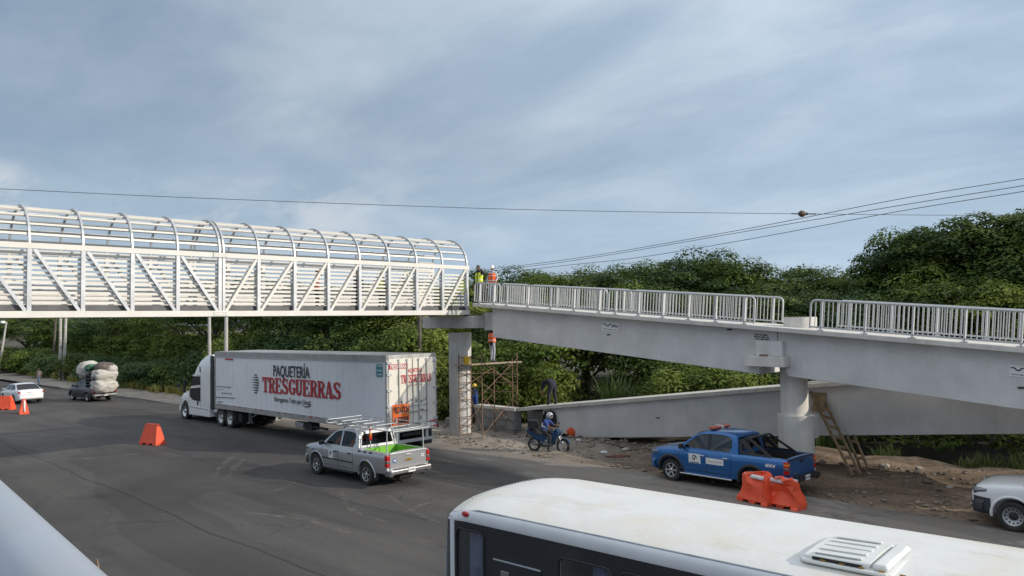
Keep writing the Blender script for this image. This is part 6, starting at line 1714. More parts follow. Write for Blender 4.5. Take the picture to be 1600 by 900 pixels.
mb = MB(); y0 = hc[1]; mb.prism([(hc[1] - hw_ / 2 + .0, ht + .01), (hc[1] + hw_ / 2, ht + .01), (hc[1] + hw_ / 2 - .02, ht + .07), (hc[1] - hw_ / 2 + .02, ht + .07)], 'x', hc[0] + hl / 2 - .12, hc[0] + hl / 2 + .02, M['hatch']); o = mb.build('wind_deflector', hatch); bevel_obj(o, .03)
mb = MB(); mb.box((hc[0] - .05, hc[1] - hw_ / 2 - .004, ht + .03), (hl - .3, .02, .022), M['dark']); mb.build('vent_slot', hatch); mb = MB()
for i in range(5): mb.box((hc[0] - hl / 2 + .2 + i * .17, hc[1] - hw_ / 2 - .016, ht + .024), (.05, .012, .012), M['gold'])
mb.build('rust_spots', hatch)
# ================================================================== people
M['skin'] = simple('skin', (.22, .115, .072), .6, var=.08)
M['hair'] = simple('hair', (.012, .010, .009), .6)
M['shoe'] = simple('boot', (.03, .024, .02), .7)
M['jeans'] = simple('jeans', (.20, .26, .34), .85, var=.2, vscale=8)
M['jeans_pale'] = simple('pale_jeans', (.34, .38, .43), .85, var=.18, vscale=8)
M['pants_dark'] = simple('dark_trousers', (.022, .024, .03), .85, var=.2)
M['shirt_grey'] = simple('grey_shirt', (.42, .43, .44), .85, var=.1)
M['shirt_navy'] = simple('navy_shirt', (.016, .020, .042), .85, var=.2)
M['shirt_blue'] = simple('blue_coverall', (.018, .055, .22), .8, var=.2)
M['shirt_tan'] = simple('tan_shirt', (.40, .31, .26), .85, var=.1)
M['shirt_black'] = simple('black_shirt', (.015, .015, .016), .85)
M['orange_cloth'] = simple('orange_cloth', (.78, .12, .025), .7, var=.08, vscale=6)
M['lime_cloth'] = simple('lime_cloth', (.62, .72, .03), .7, var=.08, vscale=6)
M['helmet_yellow'] = simple('helmet_yellow', (.75, .48, .03), .35)
M['helmet_white'] = simple('helmet_white', (.75, .75, .74), .35)
M['pink'] = simple('pink_cloth', (.36, .10, .16), .8)
STAND = dict(pelvis=(0, 0, .94), spine=(.01, 0, 1.14), chest=(0, 0, 1.34), neck=(0, 0, 1.49), head=(.02, 0, 1.60),
             shL=(0, .18, 1.42), elL=(-.03, .26, 1.14), wrL=(.04, .27, .90), shR=(0, -.18, 1.42), elR=(-.03, -.26, 1.14), wrR=(.04, -.27, .90),
             hipL=(0, .095, .90), knL=(.03, .11, .50), anL=(-.02, .12, .09), toL=(.15, .14, .04), hipR=(0, -.095, .90), knR=(.03, -.11, .50), anR=(-.02, -.12, .09), toR=(.15, -.14, .04))
BONES = [('pelvis', 'spine', 'torso'), ('spine', 'chest', 'torso'), ('chest', 'neck', 'torso'), ('neck', 'head', 'skin'), ('chest', 'shL', 'torso'), ('shL', 'elL', 'sleeve'), ('elL', 'wrL', 'fore'), ('chest', 'shR', 'torso'), ('shR', 'elR', 'sleeve'), ('elR', 'wrR', 'fore'),
         ('pelvis', 'hipL', 'legs'), ('hipL', 'knL', 'legs'), ('knL', 'anL', 'legs'), ('anL', 'toL', 'shoe'), ('pelvis', 'hipR', 'legs'), ('hipR', 'knR', 'legs'), ('knR', 'anR', 'legs'), ('anR', 'toR', 'shoe')]
RAD = dict(pelvis=(.165, .125), spine=(.150, .115), chest=(.175, .125), neck=(.060, .060), head=(.055, .055), sh=(.075, .075), el=(.050, .050), wr=(.034, .034), hip=(.095, .095), kn=(.066, .066), an=(.046, .046), to=(.045, .032))
def person(label, loc, rotz, pose=None, shirt='shirt_grey', pants='jeans', fore='skin', vest=None, hat=None, group=None, hair=True, scale=1.0, thick=1.0):
    P = dict(STAND); P.update(pose or {}); P = {k: Vector(v) for k, v in P.items()}
    t = thing('person', label, 'person', loc, rotz, group); t.scale = (scale,) * 3
    names = list(P); idx = {n: i for i, n in enumerate(names)}
    me = bpy.data.meshes.new('sk'); me.from_pydata([tuple(P[n]) for n in names], [(idx[a], idx[b]) for a, b, _ in BONES], [])
    o = bpy.data.objects.new('sk', me); col.objects.link(o)
    o.modifiers.new('skin', 'SKIN'); sl = me.skin_vertices[0].data
    for n in names:
        r = RAD.get(n) or RAD[n[:-1]]; sl[idx[n]].radius = (r[0] * thick, r[1] * thick); sl[idx[n]].use_root = (n == 'pelvis')
    o.modifiers.new('sub', 'SUBSURF').levels = 2
    bpy.context.view_layer.update()
    bm_ = bpy.data.meshes.new_from_object(o.evaluated_get(bpy.context.evaluated_depsgraph_get()))
    bpy.data.objects.remove(o)
    regs = {'torso': shirt, 'sleeve': shirt, 'fore': fore, 'legs': pants, 'shoe': 'shoe', 'skin': 'skin'}
    mb = MB()
    mats = ['skin', shirt, pants, 'shoe', fore]
    co = [v.co.copy() for v in bm_.vertices]
    groups = {}
    for p in bm_.polygons:
        c = p.center; best = (9, 'torso')
        for a, b, rg in BONES:
            pa, pb = P[a], P[b]; d = pb - pa; k = max(0, min(1, (c - pa).dot(d) / max(1e-6, d.dot(d)))); q = (c - pa - d * k).length - (.05 if rg == 'torso' else 0)
            if q < best[0]: best = (q, rg)
        groups.setdefault(regs[best[1]], []).append(list(p.vertices))
    base = len(mb.v)
    first = True
    for mname, fs in groups.items():
        s_ = mb.slot(M[mname])
        if first: mb.v += co; first = False
        for f in fs: mb.f.append(f); mb.mi.append(s_); mb.sm.append(True)
    # head with face, ears; hands with five fingers, all in the one body mesh
    hd = P['head']; up = (P['head'] - P['neck']).normalized(); fw = Vector((1, 0, 0)); fw = (fw - up * fw.dot(up)).normalized() if abs(up.x) < .95 else Vector((0, 0, -1)); lf = up.cross(fw)
    HM = Matrix((( *fw, 0), (*lf, 0), (*up, 0), (0, 0, 0, 1))).transposed(); HM.translation = hd + up * .07
    bm = bmesh.new(); bmesh.ops.create_uvsphere(bm, u_segments=18, v_segments=12, radius=1)
    for v in bm.verts:
        x, y, z = v.co; k = 1 - .22 * max(0, -z) - .06 * max(0, z); v.co = Vector((x * .098 * k + (.012 if z < -.2 and x > 0 else 0), y * .078 * k, z * .122))
    mb.from_bm(bm, M['skin'], True, HM); bm.free()
    mb.cyl(HM @ Vector((.085, 0, .015)), HM @ Vector((.122, 0, -.025)), .010, M['skin'], r1=.017, n=8)
    mb.box(HM @ Vector((.088, 0, -.060)), (.012, .04, .010), simple_lip)
    for s in (1, -1):
        mb.cyl(HM @ Vector((.086, s * .032, .015)), HM @ Vector((.094, s * .032, .015)), .011, M['hair'], n=8)
        mb.cyl(HM @ Vector((-.005, s * .074, -.005)), HM @ Vector((-.012, s * .094, 0)), .026, M['skin'], r1=.020, n=8)
    for sd in ('L', 'R'):
        w, e = P['wr' + sd], P['el' + sd]; d = (w - e).normalized(); s_ = d.cross(Vector((0, 0, 1))); s_ = s_.normalized() if s_.length > .1 else Vector((0, 1, 0)); n_ = s_.cross(d)
        c = w + d * .045
        mb.tube([w - d * .01, w + d * .03, w + d * .075], [.028, .036, .034], M['skin'], n=8)
        for i, (ln, of) in enumerate(((.066, -.030), (.078, -.010), (.074, .010), (.056, .029))):
            b = w + d * .072 + s_ * of; mb.tube([b, b + d * ln * .5 + n_ * .004, b + d * ln * .85 - n_ * .018, b + d * ln * .95 - n_ * .030], [.0095, .009, .008, .006], M['skin'], n=6)
        b = w + d * .025 + s_ * -.032; mb.tube([b, b + d * .025 - s_ * .026, b + d * .055 - s_ * .034], [.012, .010, .007], M['skin'], n=6)
    mb.build('body', t, fix=False)
    if hat:
        mb = MB(); rws = []
        for i in range(7):
            a = R(90 * i / 6); rws.append([HM @ Vector((.118 * math.cos(a) * math.cos(b), .098 * math.cos(a) * math.sin(b), .035 + .115 * math.sin(a))) for b in [2 * PI * j / 16 for j in range(16)]])
        mb.grid(rws, M[hat], True, closed=True)
        mb.grid([[HM @ Vector((.118 * math.cos(b), .098 * math.sin(b), .036)) for b in [R(-75 + 150 * j / 10) for j in range(11)]], [HM @ Vector((.118 * math.cos(b) + .065 * math.cos(b) ** .5, .100 * math.sin(b), .018)) for b in [R(-75 + 150 * j / 10) for j in range(11)]]], M[hat], True)
        mb.build('helmet', t)
    elif hair:
        bm = bmesh.new(); bmesh.ops.create_uvsphere(bm, u_segments=16, v_segments=10, radius=1); mb = MB()
        mb.from_bm(bm, M['hair'], True, HM @ Matrix.Translation((-.020, 0, .028)) @ Matrix.Diagonal((.098, .086, .106, 1))); bm.free(); mb.build('hair', t)
    if vest:
        mb = MB(); sp = [P['pelvis'] + (P['spine'] - P['pelvis']) * .25, P['spine'], P['chest'] + (P['spine'] - P['chest']) * .35, P['chest'], P['chest'] + (P['neck'] - P['chest']) * .62]
        rr_v = [(.165, .205), (.160, .198), (.166, .212), (.160, .205), (.10, .17)]
        def ring(k, gapw):
            i = min(3, int(k)); f_ = k - i; c = sp[i].lerp(sp[i + 1], f_); ax = (sp[min(4, i + 1)] - sp[i]).normalized(); lat = Vector((0, 1, 0)); fr = lat.cross(ax).normalized()
            a_, b_ = [rr_v[i][q] + (rr_v[i + 1][q] - rr_v[i][q]) * f_ for q in (0, 1)]
            return [c + fr * a_ * math.cos(R(g_)) + lat * b_ * math.sin(R(g_)) for g_ in [gapw + (360 - 2 * gapw) * j / 20 for j in range(21)]]
        ks = [0, .55, .8, 1.3, 1.9, 2.3, 2.55, 3.0, 3.5, 4.0]
        for a_, b_ in zip(ks, ks[1:]):
            mt = M['reflector'] if (a_, b_) in ((.55, .8), (2.3, 2.55)) else M[vest]
            mb.grid([ring(a_, 6), ring(b_, 6 if b_ < 3.2 else 14)], mt, True)
        mb.build('vest', t)
    return t
simple_lip = simple('lips', (.20, .08, .06), .6)
def on_x(px, py, X): d = ray(px, py); return CO + d * (X / d.x)
q = on_y(749, 475, 24.85); x = q.x
person('bareheaded worker in lime yellow vest with raised hand at the ramp top', (x, 24.85, deck_z(x)), R(-75), dict(elL=(.10, .36, 1.34), wrL=(.16, .20, 1.58), head=(.05, 0, 1.60)), 'shirt_black', 'pants_dark', 'shirt_navy', 'lime_cloth', None, 'workers on the upper ramp')
q = on_y(769, 476, 24.85); x = q.x
person('worker in orange vest with white cap standing at the ramp top', (x, 24.9, deck_z(x)), R(-60), dict(elL=(.06, .26, 1.16), wrL=(.20, .20, 1.04), wrR=(.10, -.27, .92)), 'shirt_grey', 'jeans_pale', 'shirt_grey', 'orange_cloth', 'helmet_white', 'workers on the upper ramp')
# workers inside the tube bridge
for px, lab, sh, pa, ve, ha, rz_ in ((495, 'worker in orange with yellow helmet walking inside the tube bridge', 'orange_cloth', 'pants_dark', None, 'helmet_yellow', 1.2),
        (560, 'dark dressed worker with bare dark hair inside the tube bridge', 'shirt_black', 'pants_dark', None, None, -1.4),
        (596, 'worker in lime vest over dark shirt in the middle of the tube bridge', 'shirt_navy', 'pants_dark', 'lime_cloth', None, 1.7),
        (722, 'worker in lime yellow shirt at the end of the tube bridge beside the ramp', 'lime_cloth', 'jeans', None, 'helmet_white', -.4)):
    q = on_x(px, 470, BX - 1.3); person(lab, (q.x, q.y, BZB + .06), rz_, None, sh, pa, sh, ve, ha, 'workers inside the tube bridge')
# pedestrian far down the shoulder
q = ground_at(61, 602); person('pedestrian in tan shirt and pale jeans walking on the far shoulder', (q.x, q.y, terrain(q.x, q.y)), R(-50), dict(knL=(.12, .11, .50), anL=(.16, .12, .10), toL=(.32, .13, .05), anR=(-.22, -.12, .12), toR=(-.06, -.13, .04)), 'shirt_tan', 'jeans_pale', 'skin')

# ------------------------------------------------------------------ scaffold and the workers around it
M['rust'] = simple('rusty_tube', (.20, .12, .078), .75, .2, var=.35, vscale=5)
M['plank'] = simple('plank', (.36, .29, .20), .8, var=.3, vscale=4)
M['wood'] = simple('rough_wood', (.23, .165, .10), .85, var=.35, vscale=5, bump=.4, bscale=18)
sB = ground_at(737, 681); sA, sC, sD, sF = ground_at(718, 683), ground_at(754, 688), ground_at(773, 676), ground_at(809, 676)
scaf = thing('scaffold', 'rusty tube scaffold tower with one plank platform beside the concrete column', 'scaffold', (sA.x, sA.y, gz(sA.x)))
sinv = Matrix.Translation(-Vector(scaf.location))
def scp(mb, name): me = mb.mesh(name); me.transform(sinv); link(name, me, scaf)
def up_to(p, py, px):                      # height of a pixel row above a ground point
    dep_ = Vector((p.x, p.y, 0)).dot(_h0); return at_depth(px, py, dep_).z
posts = {}
for nm, p, py, px in (('A', sA, 554, 714), ('B', sB, 556, 734), ('C', sC, 553, 750), ('D', sD, 573, 770), ('F', sF, 551, 804)):
    posts[nm] = (p, up_to(p, py, px))
def PP_(n, z): p = posts[n][0]; return Vector((p.x, p.y, z))
g_ = gz(sA.x)
for n in posts: mb = MB(); mb.cyl(PP_(n, g_), PP_(n, posts[n][1]), .027, M['rust'], n=8); mb.box(PP_(n, g_ + .01), (.14, .14, .02), M['rust']); scp(mb, 'post')
eP = (posts['D'][0] * .45 + posts['F'][0] * .55) + Vector((-.5, .9, 0)); mb = MB(); mb.cyl((eP.x, eP.y, g_), (eP.x, eP.y, posts['F'][1] - .3), .025, M['rust'], n=8); scp(mb, 'post')
zA = [g_ + .12 + .405 * i for i in range(10)]
for z in zA: mb = MB(); mb.cyl(PP_('A', z), PP_('B', z), .021, M['rust'], n=6); scp(mb, 'rung')
for z in [g_ + .3, g_ + 1.15, g_ + 2.0, g_ + 2.45, g_ + 2.85, g_ + 3.25]: mb = MB(); mb.cyl(PP_('D', z), PP_('F', z), .021, M['rust'], n=6); scp(mb, 'rung')
for a, za, b, zb_ in (('A', .3, 'D', 2.0), ('A', 2.1, 'D', .4), ('C', .2, 'F', 1.95), ('B', .3, 'C', 1.6), ('B', 1.7, 'C', .4), ('B', 1.8, 'C', 3.0), ('B', .95, 'C', .95), ('B', 2.1, 'C', 2.1), ('D', .4, 'F', 1.8), ('D', 3.1, 'F', 2.0), ('B', 3.75, 'C', 3.75), ('A', 2.95, 'D', 2.95), ('C', 1.95, 'F', .3), ('A', 2.2, 'D', 3.2), ('A', 3.3, 'D', 2.0), ('C', 2.1, 'F', 3.6), ('C', 3.6, 'F', 2.2)):
    mb = MB(); mb.cyl(PP_(a, g_ + za), PP_(b, g_ + zb_), .017, M['rust'], n=6); scp(mb, 'cross_brace')
zpl = up_to(sC, 572, 745)
mb = MB(); a_, b_ = PP_('A', zpl), PP_('D', zpl); d_ = (b_ - a_).normalized()
for s in (0, .27): mb.bar(a_ - d_ * .35 + Vector((.1 + s, .1 + s, 0)), b_ + d_ * 1.0 + Vector((.1 + s, .1 + s, 0)), .24, .05, M['plank'])
scp(mb, 'plank')
q = PP_('A', zpl) + d_ * .25; mb = MB(); mb.cyl((0, 0, 0), (0, 0, .36), .14, M['helmet_yellow'], r1=.17, n=20); mb.tube([(-.16, 0, .34), (-.1, .0, .2), (.1, 0, .2), (.16, 0, .34)], .008, M['galv'], n=5)
o = mb.build('bucket'); o.location = (q.x + .15, q.y + .1, zpl + .025); tag(o, 'yellow bucket on the scaffold plank in front of the concrete column', 'bucket')
qd = at_depth(768, 571, Vector((sD.x, sD.y, 0)).dot(_h0))
person('worker in orange vest and pale jeans on the scaffold reaching up', (qd.x - .05, qd.y + .1, zpl + .025), R(95), dict(elL=(.16, .25, 1.62), wrL=(.26, .20, 1.88), elR=(.18, -.20, 1.60), wrR=(.30, -.10, 1.86), head=(-.02, 0, 1.60), knL=(.10, .12, .50), anL=(.10, .16, .09), toL=(.27, .18, .04)), 'shirt_black', 'jeans_pale', 'shirt_black', 'orange_cloth', None)
qb = at_depth(743, 640, 39.2); person('worker in blue coverall with yellow helmet standing behind the scaffold', (qb.x, qb.y, at_depth(743, 655, 39.2).z), R(-110), dict(elL=(.12, .24, 1.18), wrL=(.30, .12, 1.12)), 'shirt_blue', 'shirt_blue', 'shirt_blue', None, 'helmet_yellow')
xq = on_y(862, 632, 27.1).x
person('man in navy shirt bending over on the lower ramp deck', (xq, 27.1, ldz(xq)), R(175), dict(pelvis=(-.10, 0, .88), spine=(.08, 0, 1.02), chest=(.28, 0, 1.02), neck=(.42, 0, .93), head=(.50, 0, .86), shL=(.30, .18, .96), elL=(.34, .24, .68), wrL=(.42, .16, .44), shR=(.30, -.18, .96), elR=(.36, -.24, .66), wrR=(.46, -.14, .42),
       hipL=(-.10, .1, .85), hipR=(-.10, -.1, .85), knL=(.02, .15, .47), knR=(-.02, -.15, .47), anL=(-.06, .18, .09), anR=(-.12, -.18, .09), toL=(.11, .2, .04), toR=(.05, -.2, .04)), 'shirt_navy', 'pants_dark', 'skin', None, None, scale=1.08, thick=1.4)
# two men inside the silver pickup
bpy.context.view_layer.update(); sm_ = silver.matrix_world.copy()
SIT = dict(pelvis=(0, 0, .10), spine=(-.03, 0, .30), chest=(-.04, 0, .50), neck=(-.03, 0, .65), head=(0, 0, .74), shL=(-.03, .18, .58), elL=(.10, .26, .34), wrL=(.32, .18, .34), shR=(-.03, -.18, .58), elR=(.10, -.26, .34), wrR=(.32, -.18, .34),
           hipL=(.02, .1, .08), knL=(.44, .12, .12), anL=(.50, .12, -.30), toL=(.66, .13, -.34), hipR=(.02, -.1, .08), knR=(.44, -.12, .12), anR=(.50, -.12, -.30), toR=(.66, -.13, -.34))
for lx, ly, lab, hat in ((.42, .50, 'driver in orange shirt at the wheel of the silver pickup', None), (-.50, .50, 'passenger in orange shirt and pale cap on the silver pickup rear seat', 'helmet_white'), (.38, -.40, 'front passenger in orange shirt in the silver pickup, far side', None)):
    p_ = sm_ @ Vector((lx, ly, .83)); person(lab, p_, rotS, SIT, 'orange_cloth', 'pants_dark', 'orange_cloth', None, hat, 'men riding in the silver pickup', scale=.94)

# ------------------------------------------------------------------ jacket on the lower girder
jx = on_y(861, 640, YLF); mb = MB(); y = YLF
def jrow(z, w, t_): return [(w * k, -t_ * (1 - k * k) - .02, z) for k in (-1, -.7, -.35, 0, .35, .7, 1)]
mb.grid([jrow(0, .10, .06), jrow(-.06, .24, .12), jrow(-.25, .26, .15), jrow(-.5, .27, .16), jrow(-.72, .28, .14)], M['shirt_black'])
mb.grid([[(x_, -.16 - .01 * (1 - abs(k)), -.08 - i * .12) for x_, k in ((-.09, 1), (0, 0), (.09, 1))] for i in range(6)], M['pink'])
for s in (1, -1): mb.tube([(s * .22, -.10, -.06), (s * .33, -.12, -.25), (s * .36, -.13, -.50), (s * .33, -.13, -.72)], [.07, .075, .065, .055], M['shirt_black'], n=8)
mb.tube([(0, -.02, .12), (0, -.05, -.02)], .012, M['black'], n=5)
o = mb.build('jacket'); o.location = (jx.x, YLF, jx.z - .05); tag(o, 'black jacket with pink front hanging on the lower girder above the motorcycle', 'jacket')

# ------------------------------------------------------------------ motorcycle
fM, rM = ground_at(875, 710), ground_at(839, 702); dM = fM - rM; aM = R(20)
moto = thing('motorcycle', 'dark blue small motorcycle parked at the road edge below the hanging jacket', 'motorcycle', ((fM.x + rM.x) / 2, (fM.y + rM.y) / 2, gz(rM.x)), aM)
M['moto_blue'] = simple('moto_blue', (.014, .06, .15), .3, .3, coat=.7, var=.1)
for x, nm in ((.66, 'front'), (-.62, 'rear')):
    mb = MB(); T = Matrix.Rotation(PI / 2, 4, 'X'); mb.lathe([(.20, -.045), (.245, -.055), (.285, -.03), (.292, 0), (.285, .03), (.245, .055), (.20, .045)], M['rubber'], 26, T); w_ = mb.build('wheel', moto); w_.location = (x, 0, .292)
    mb = MB(); mb.lathe([(.205, -.03), (.19, -.035), (.19, .035), (.205, .03)], M['alloy'], 24, T); mb.cyl((0, -.06, 0), (0, .06, 0), .04, M['chrome_grey'], n=12)
    for k in range(5): a = 2 * PI * k / 5; mb.bar((.03 * math.cos(a), 0, .03 * math.sin(a)), (.195 * math.cos(a), 0, .195 * math.sin(a)), .03, .03, M['alloy'], up=(0, 1, 0))
    mb.cyl((0, -.066, 0), (0, -.060, 0), .11, M['chrome'], n=18); mb.build('rim', w_)
mb = MB(); mb.panel([(.54, .76), (.50, .92), (.36, 1.0), (.14, .66), (-.02, .46), (.08, .33), (.30, .40), (.40, .58)], [], lambda u, v, d: (u, .13 - d, v), .26, M['moto_blue']); o = mb.build('fairing', moto); bevel_obj(o, .022, 2)
mb = MB(); mb.panel([(-.02, .66), (-.40, .74), (-.88, .92), (-.94, .82), (-.52, .50), (-.10, .36)], [], lambda u, v, d: (u, .12 - d, v), .24, M['moto_blue']); o = mb.build('tail_panel', moto); bevel_obj(o, .025, 2)
mb = MB(); mb.panel([(.06, .76), (-.05, .72), (-.35, .745), (-.50, .82), (-.82, .92), (-.84, .87), (-.45, .70), (-.05, .64)], [], lambda u, v, d: (u, .13 - d, v), .26, M['black']); o = mb.build('seat', moto); bevel_obj(o, .04, 3)
mb = MB(); mb.box((.0, 0, .38), (.46, .24, .28), M['chrome_grey'], bev=.05); mb.cyl((.16, 0, .40), (.30, 0, .46), .09, M['dark'], n=14); mb.bar((-.1, 0, .34), (-.62, .11, .29), .05, .06, M['black']); mb.bar((-.1, 0, .34), (-.62, -.11, .29), .05, .06, M['black']); mb.build('engine', moto)
mb = MB(); mb.tube([(.2, -.14, .3), (-.1, -.16, .24), (-.3, -.17, .30), (-.80, -.18, .40)], [.025, .03, .055, .06], M['black'], n=10); mb.box((-.5, -.235, .36), (.3, .01, .06), M['chrome']); mb.build('exhaust', moto)
mb = MB()
for s in (1, -1): mb.cyl((.66, s * .075, .29), (.44, s * .075, .86), .024, M['chrome_grey'], n=8)
mb.build('fork', moto)
mb = MB(); rws = []
for i in range(9): a = R(20 + 130 * i / 8); rws.append([(.66 + .325 * math.cos(a), y_, .292 + (.325 + .02 * (1 - (y_ / .06) ** 2)) * math.sin(a)) for y_ in (-.06, 0, .06)])
mb.grid(rws, M['moto_blue']); o = mb.build('front_fender', moto); sd = o.modifiers.new('s', 'SOLIDIFY'); sd.thickness = .01
mb = MB(); mb.tube([(.30, .36, 1.00), (.38, .22, 1.0), (.43, 0, .94), (.38, -.22, 1.0), (.30, -.36, 1.0)], .014, M['black'], n=8)
for s in (1, -1): mb.cyl((.30, s * .36, 1.0), (.33, s * .25, 1.0), .022, M['black'], n=8)
mb.build('handlebar', moto)
for s in (1, -1): mb = MB(); mb.tube([(.37, s * .24, 1.0), (.38, s * .30, 1.12)], .007, M['black'], n=5); mb.box((.38, s * .31, 1.16), (.03, .11, .07), M['black'], bev=.012); mb.build('mirror', moto)
mb = MB(); mb.box((.54, 0, .80), (.14, .20, .22), M['moto_blue'], bev=.05); mb.box((.612, 0, .79), (.02, .14, .12), M['clear_lens'], bev=.01); mb.build('headlight', moto)
mb = MB(); mb.box((-.90, 0, .83), (.08, .12, .06), M['red'], bev=.015); mb.bar((-.86, 0, .78), (-1.00, 0, .58), .10, .02, M['black']); mb.box((-1.0, 0, .64), (.01, .20, .14), M['sign_white'], rot=(0, .5, 0)); mb.build('tail_lamp', moto)
mb = MB(); mb.tube([(0, .12, .28), (-.06, .28, .02)], .012, M['black'], n=6); mb.build('side_stand', moto)
bpy.context.view_layer.update(); mm = moto.matrix_world.copy()
mb = MB(); mb.box((0, 0, .16), (.34, .36, .32), M['black'], bev=.02); mb.box((0, 0, .33), (.36, .38, .03), M['black'], bev=.01); o = mb.build('crate'); o.matrix_world = mm @ Matrix.Translation((-.66, 0, .93)); tag(o, 'black delivery box on the tail of the motorcycle behind the rider', 'box')
RIDE = dict(pelvis=(-.22, 0, .88), spine=(-.15, 0, 1.05), chest=(-.05, 0, 1.22), neck=(.03, 0, 1.34), head=(.07, 0, 1.42), shL=(-.03, .18, 1.28), elL=(.12, .30, 1.08), wrL=(.30, .32, 1.04), shR=(-.03, -.18, 1.28), elR=(.12, -.30, 1.08), wrR=(.30, -.32, 1.04),
            hipL=(-.18, .11, .86), knL=(.20, .20, .72), anL=(.10, .19, .34), toL=(.26, .20, .29), hipR=(-.18, -.11, .86), knR=(.20, -.20, .66), anR=(.10, -.27, .09), toR=(.27, -.29, .04))
rd_ = person('rider in blue shirt and grey helmet sitting on the parked motorcycle', mm @ Vector((0, 0, 0)), aM, RIDE, 'shirt_blue', 'pants_dark', 'skin', hair=False)
bm = bmesh.new(); bmesh.ops.create_uvsphere(bm, u_segments=20, v_segments=14, radius=1); mb = MB(); mb.from_bm(bm, M['galv'], True, Matrix.Translation((.085, 0, 1.50)) @ Matrix.Diagonal((.15, .125, .145, 1))); bm.free(); mb.box((.19, 0, 1.50), (.09, .19, .09), M['black'], bev=.03); mb.build('helmet', rd_)
mb = MB()
for x_, z_, w_, h_ in ((-.16, 1.16, .06, .11), (-.08, 1.18, .04, .08), (-.13, 1.06, .14, .05)): mb.box((x_, -.172 + .03 * (z_ - 1.1), z_), (w_, .02, h_), M['sign_white'], rot=(0, .35, 0))
mb.build('shirt_print', rd_)

# ------------------------------------------------------------------ orange barriers
def barrier_mesh(seed, crush, L_=1.15, H_=.95):
    mb = MB(); b, t_ = L_ / 2, L_ / 2 - .19
    out = [(-b, 0), (-b + .22, 0), (-b + .25, .09), (-b + .45, .09), (-b + .48, 0), (b - .48, 0), (b - .45, .09), (b - .25, .09), (b - .22, 0), (b, 0), (b - .01, .12), (t_ + .02, H_ - .06), (t_ - .03, H_), (-t_ + .03, H_), (-t_ - .02, H_ - .06), (-b + .01, .12)]
    mb.panel(out, [], lambda u, v, d: (u, (.275 - .205 * min(1, max(0, v - .08) / (H_ - .08)) ** .85) * (1 - 2 * d), v), 1.0, M['orange_plastic'])
    me = mb.mesh('shell'); bm = bmesh.new(); bm.from_mesh(me); bmesh.ops.remove_doubles(bm, verts=bm.verts[:], dist=.001)
    bmesh.ops.triangulate(bm, faces=bm.faces[:])
    bmesh.ops.subdivide_edges(bm, edges=bm.edges[:], cuts=3, use_grid_fill=True)
    for v in bm.verts:
        c = v.co; n_ = mnoise.fractal(Vector((c.x * 2.2 + seed, c.y * 2, c.z * 2.6 + seed)), 1, 2, 3)
        k = min(1, c.z / .25); v.co.y += n_ * crush * k * (.5 + c.z) - (1 if c.y > 0 else -1) * .012 * math.exp(-((c.z - .5) / .16) ** 2) * (abs(c.x) < .45); v.co.z += -abs(n_) * crush * .55 * k * c.z + crush * .7 * c.x * k * c.z
        v.co.x += crush * .6 * k * mnoise.noise(Vector((c.z * 3 + seed, c.x, 2)))
    bm.to_mesh(me); bm.free(); me.update(); auto_smooth(me, 32); return me
bar_m = [barrier_mesh(1, .01), barrier_mesh(4, .22), barrier_mesh(8, .30)]
def barrier(px, py, rot, k, label, tape='side', off=0, s=1.0):
    q = ground_at(px, py); t = thing('traffic_barrier', label, 'barrier', (q.x, q.y, gz(q.x)), rot, 'orange plastic barriers on the road'); t.scale = (s, s, s)
    o = link('shell', bar_m[k], t)
    mb = MB()
    def yb(v): return .275 - .205 * ((v - .08) / .87) ** .85 + .008
    if tape == 'side':
        for s_ in (1, -1): mb.grid([[(-.38 + .76 * i / 6, s_ * (yb(v) - .004 + off), v) for i in range(7)] for v in (.74, .86)], M['reflector'])
    elif tape == 'end':
        mb.grid([[(.652 - .19 * (v / .95) + .006, y_, v) for y_ in (-.05, .05)] for v in (.15, .5, .88)], M['reflector'])
    if tape: o2 = mb.build('reflective_tape', t); sd = o2.modifiers.new('s', 'SOLIDIFY'); sd.thickness = .006
    return t
barrier(238, 694, R(18), 0, 'orange barrier standing alone in the middle of the road left of the truck wheels', None)
barrier(9, 640, R(40), 0, 'orange barrier at the left photo edge below the white sedan', None)
barrier(37, 646, R(-8), 0, 'orange barrier with a white stripe on its end, second from the left photo edge', 'end')
barrier(1184, 785, R(-14), 1, 'dented orange barrier standing beside the rear wheel of the blue pickup', 'side', .05, .95)
barrier(1226, 792, R(-6), 2, 'crushed orange barrier with torn tape below the tail of the blue pickup', 'side', .05, .92)

# ------------------------------------------------------------------ ladders
def ladder(label, rails, rung_n, w_, extra=None, org=None):
    p0 = rails[0][0]; t = thing('ladder', label, 'ladder', (p0.x, p0.y, p0.z)); iv = Matrix.Translation(-Vector(t.location))
    for a, b in rails: mb = MB(); mb.bar(a, b, .05, .10, M['wood']); me = mb.mesh('rail'); me.transform(iv); link('rail', me, t)
    (a0, a1), (b0, b1) = rails
    for i in range(rung_n):
        k = (i + .6) / rung_n; mb = MB(); mb.bar(a0.lerp(a1, k) - (b0 - a0) * .08, b0.lerp(b1, k) + (b0 - a0) * .08, .035, .10, M['wood']); me = mb.mesh('rung'); me.transform(iv); link('rung', me, t)
    if extra: extra(t, iv)
    return t
yb0, yb1 = 25.3, 26.55
def lad1(t, iv):
    a, b = on_y(1268, 612, 26.45), on_y(1291, 645, 26.40); mb = MB(); c = (a + b) / 2; mb.box(c, (.42, .03, a.z - b.z), M['wood'], rot=(R(-25), 0, 0)); me = mb.mesh('board'); me.transform(iv); link('board', me, t)
ladder('wooden ladder with a board leaning on the lower girder right of the column', [(on_y(1332, 743, yb0), on_y(1266, 612, yb1)), (on_y(1344, 741, yb0 + .1), on_y(1286, 622, yb1))], 8, .4, lad1)
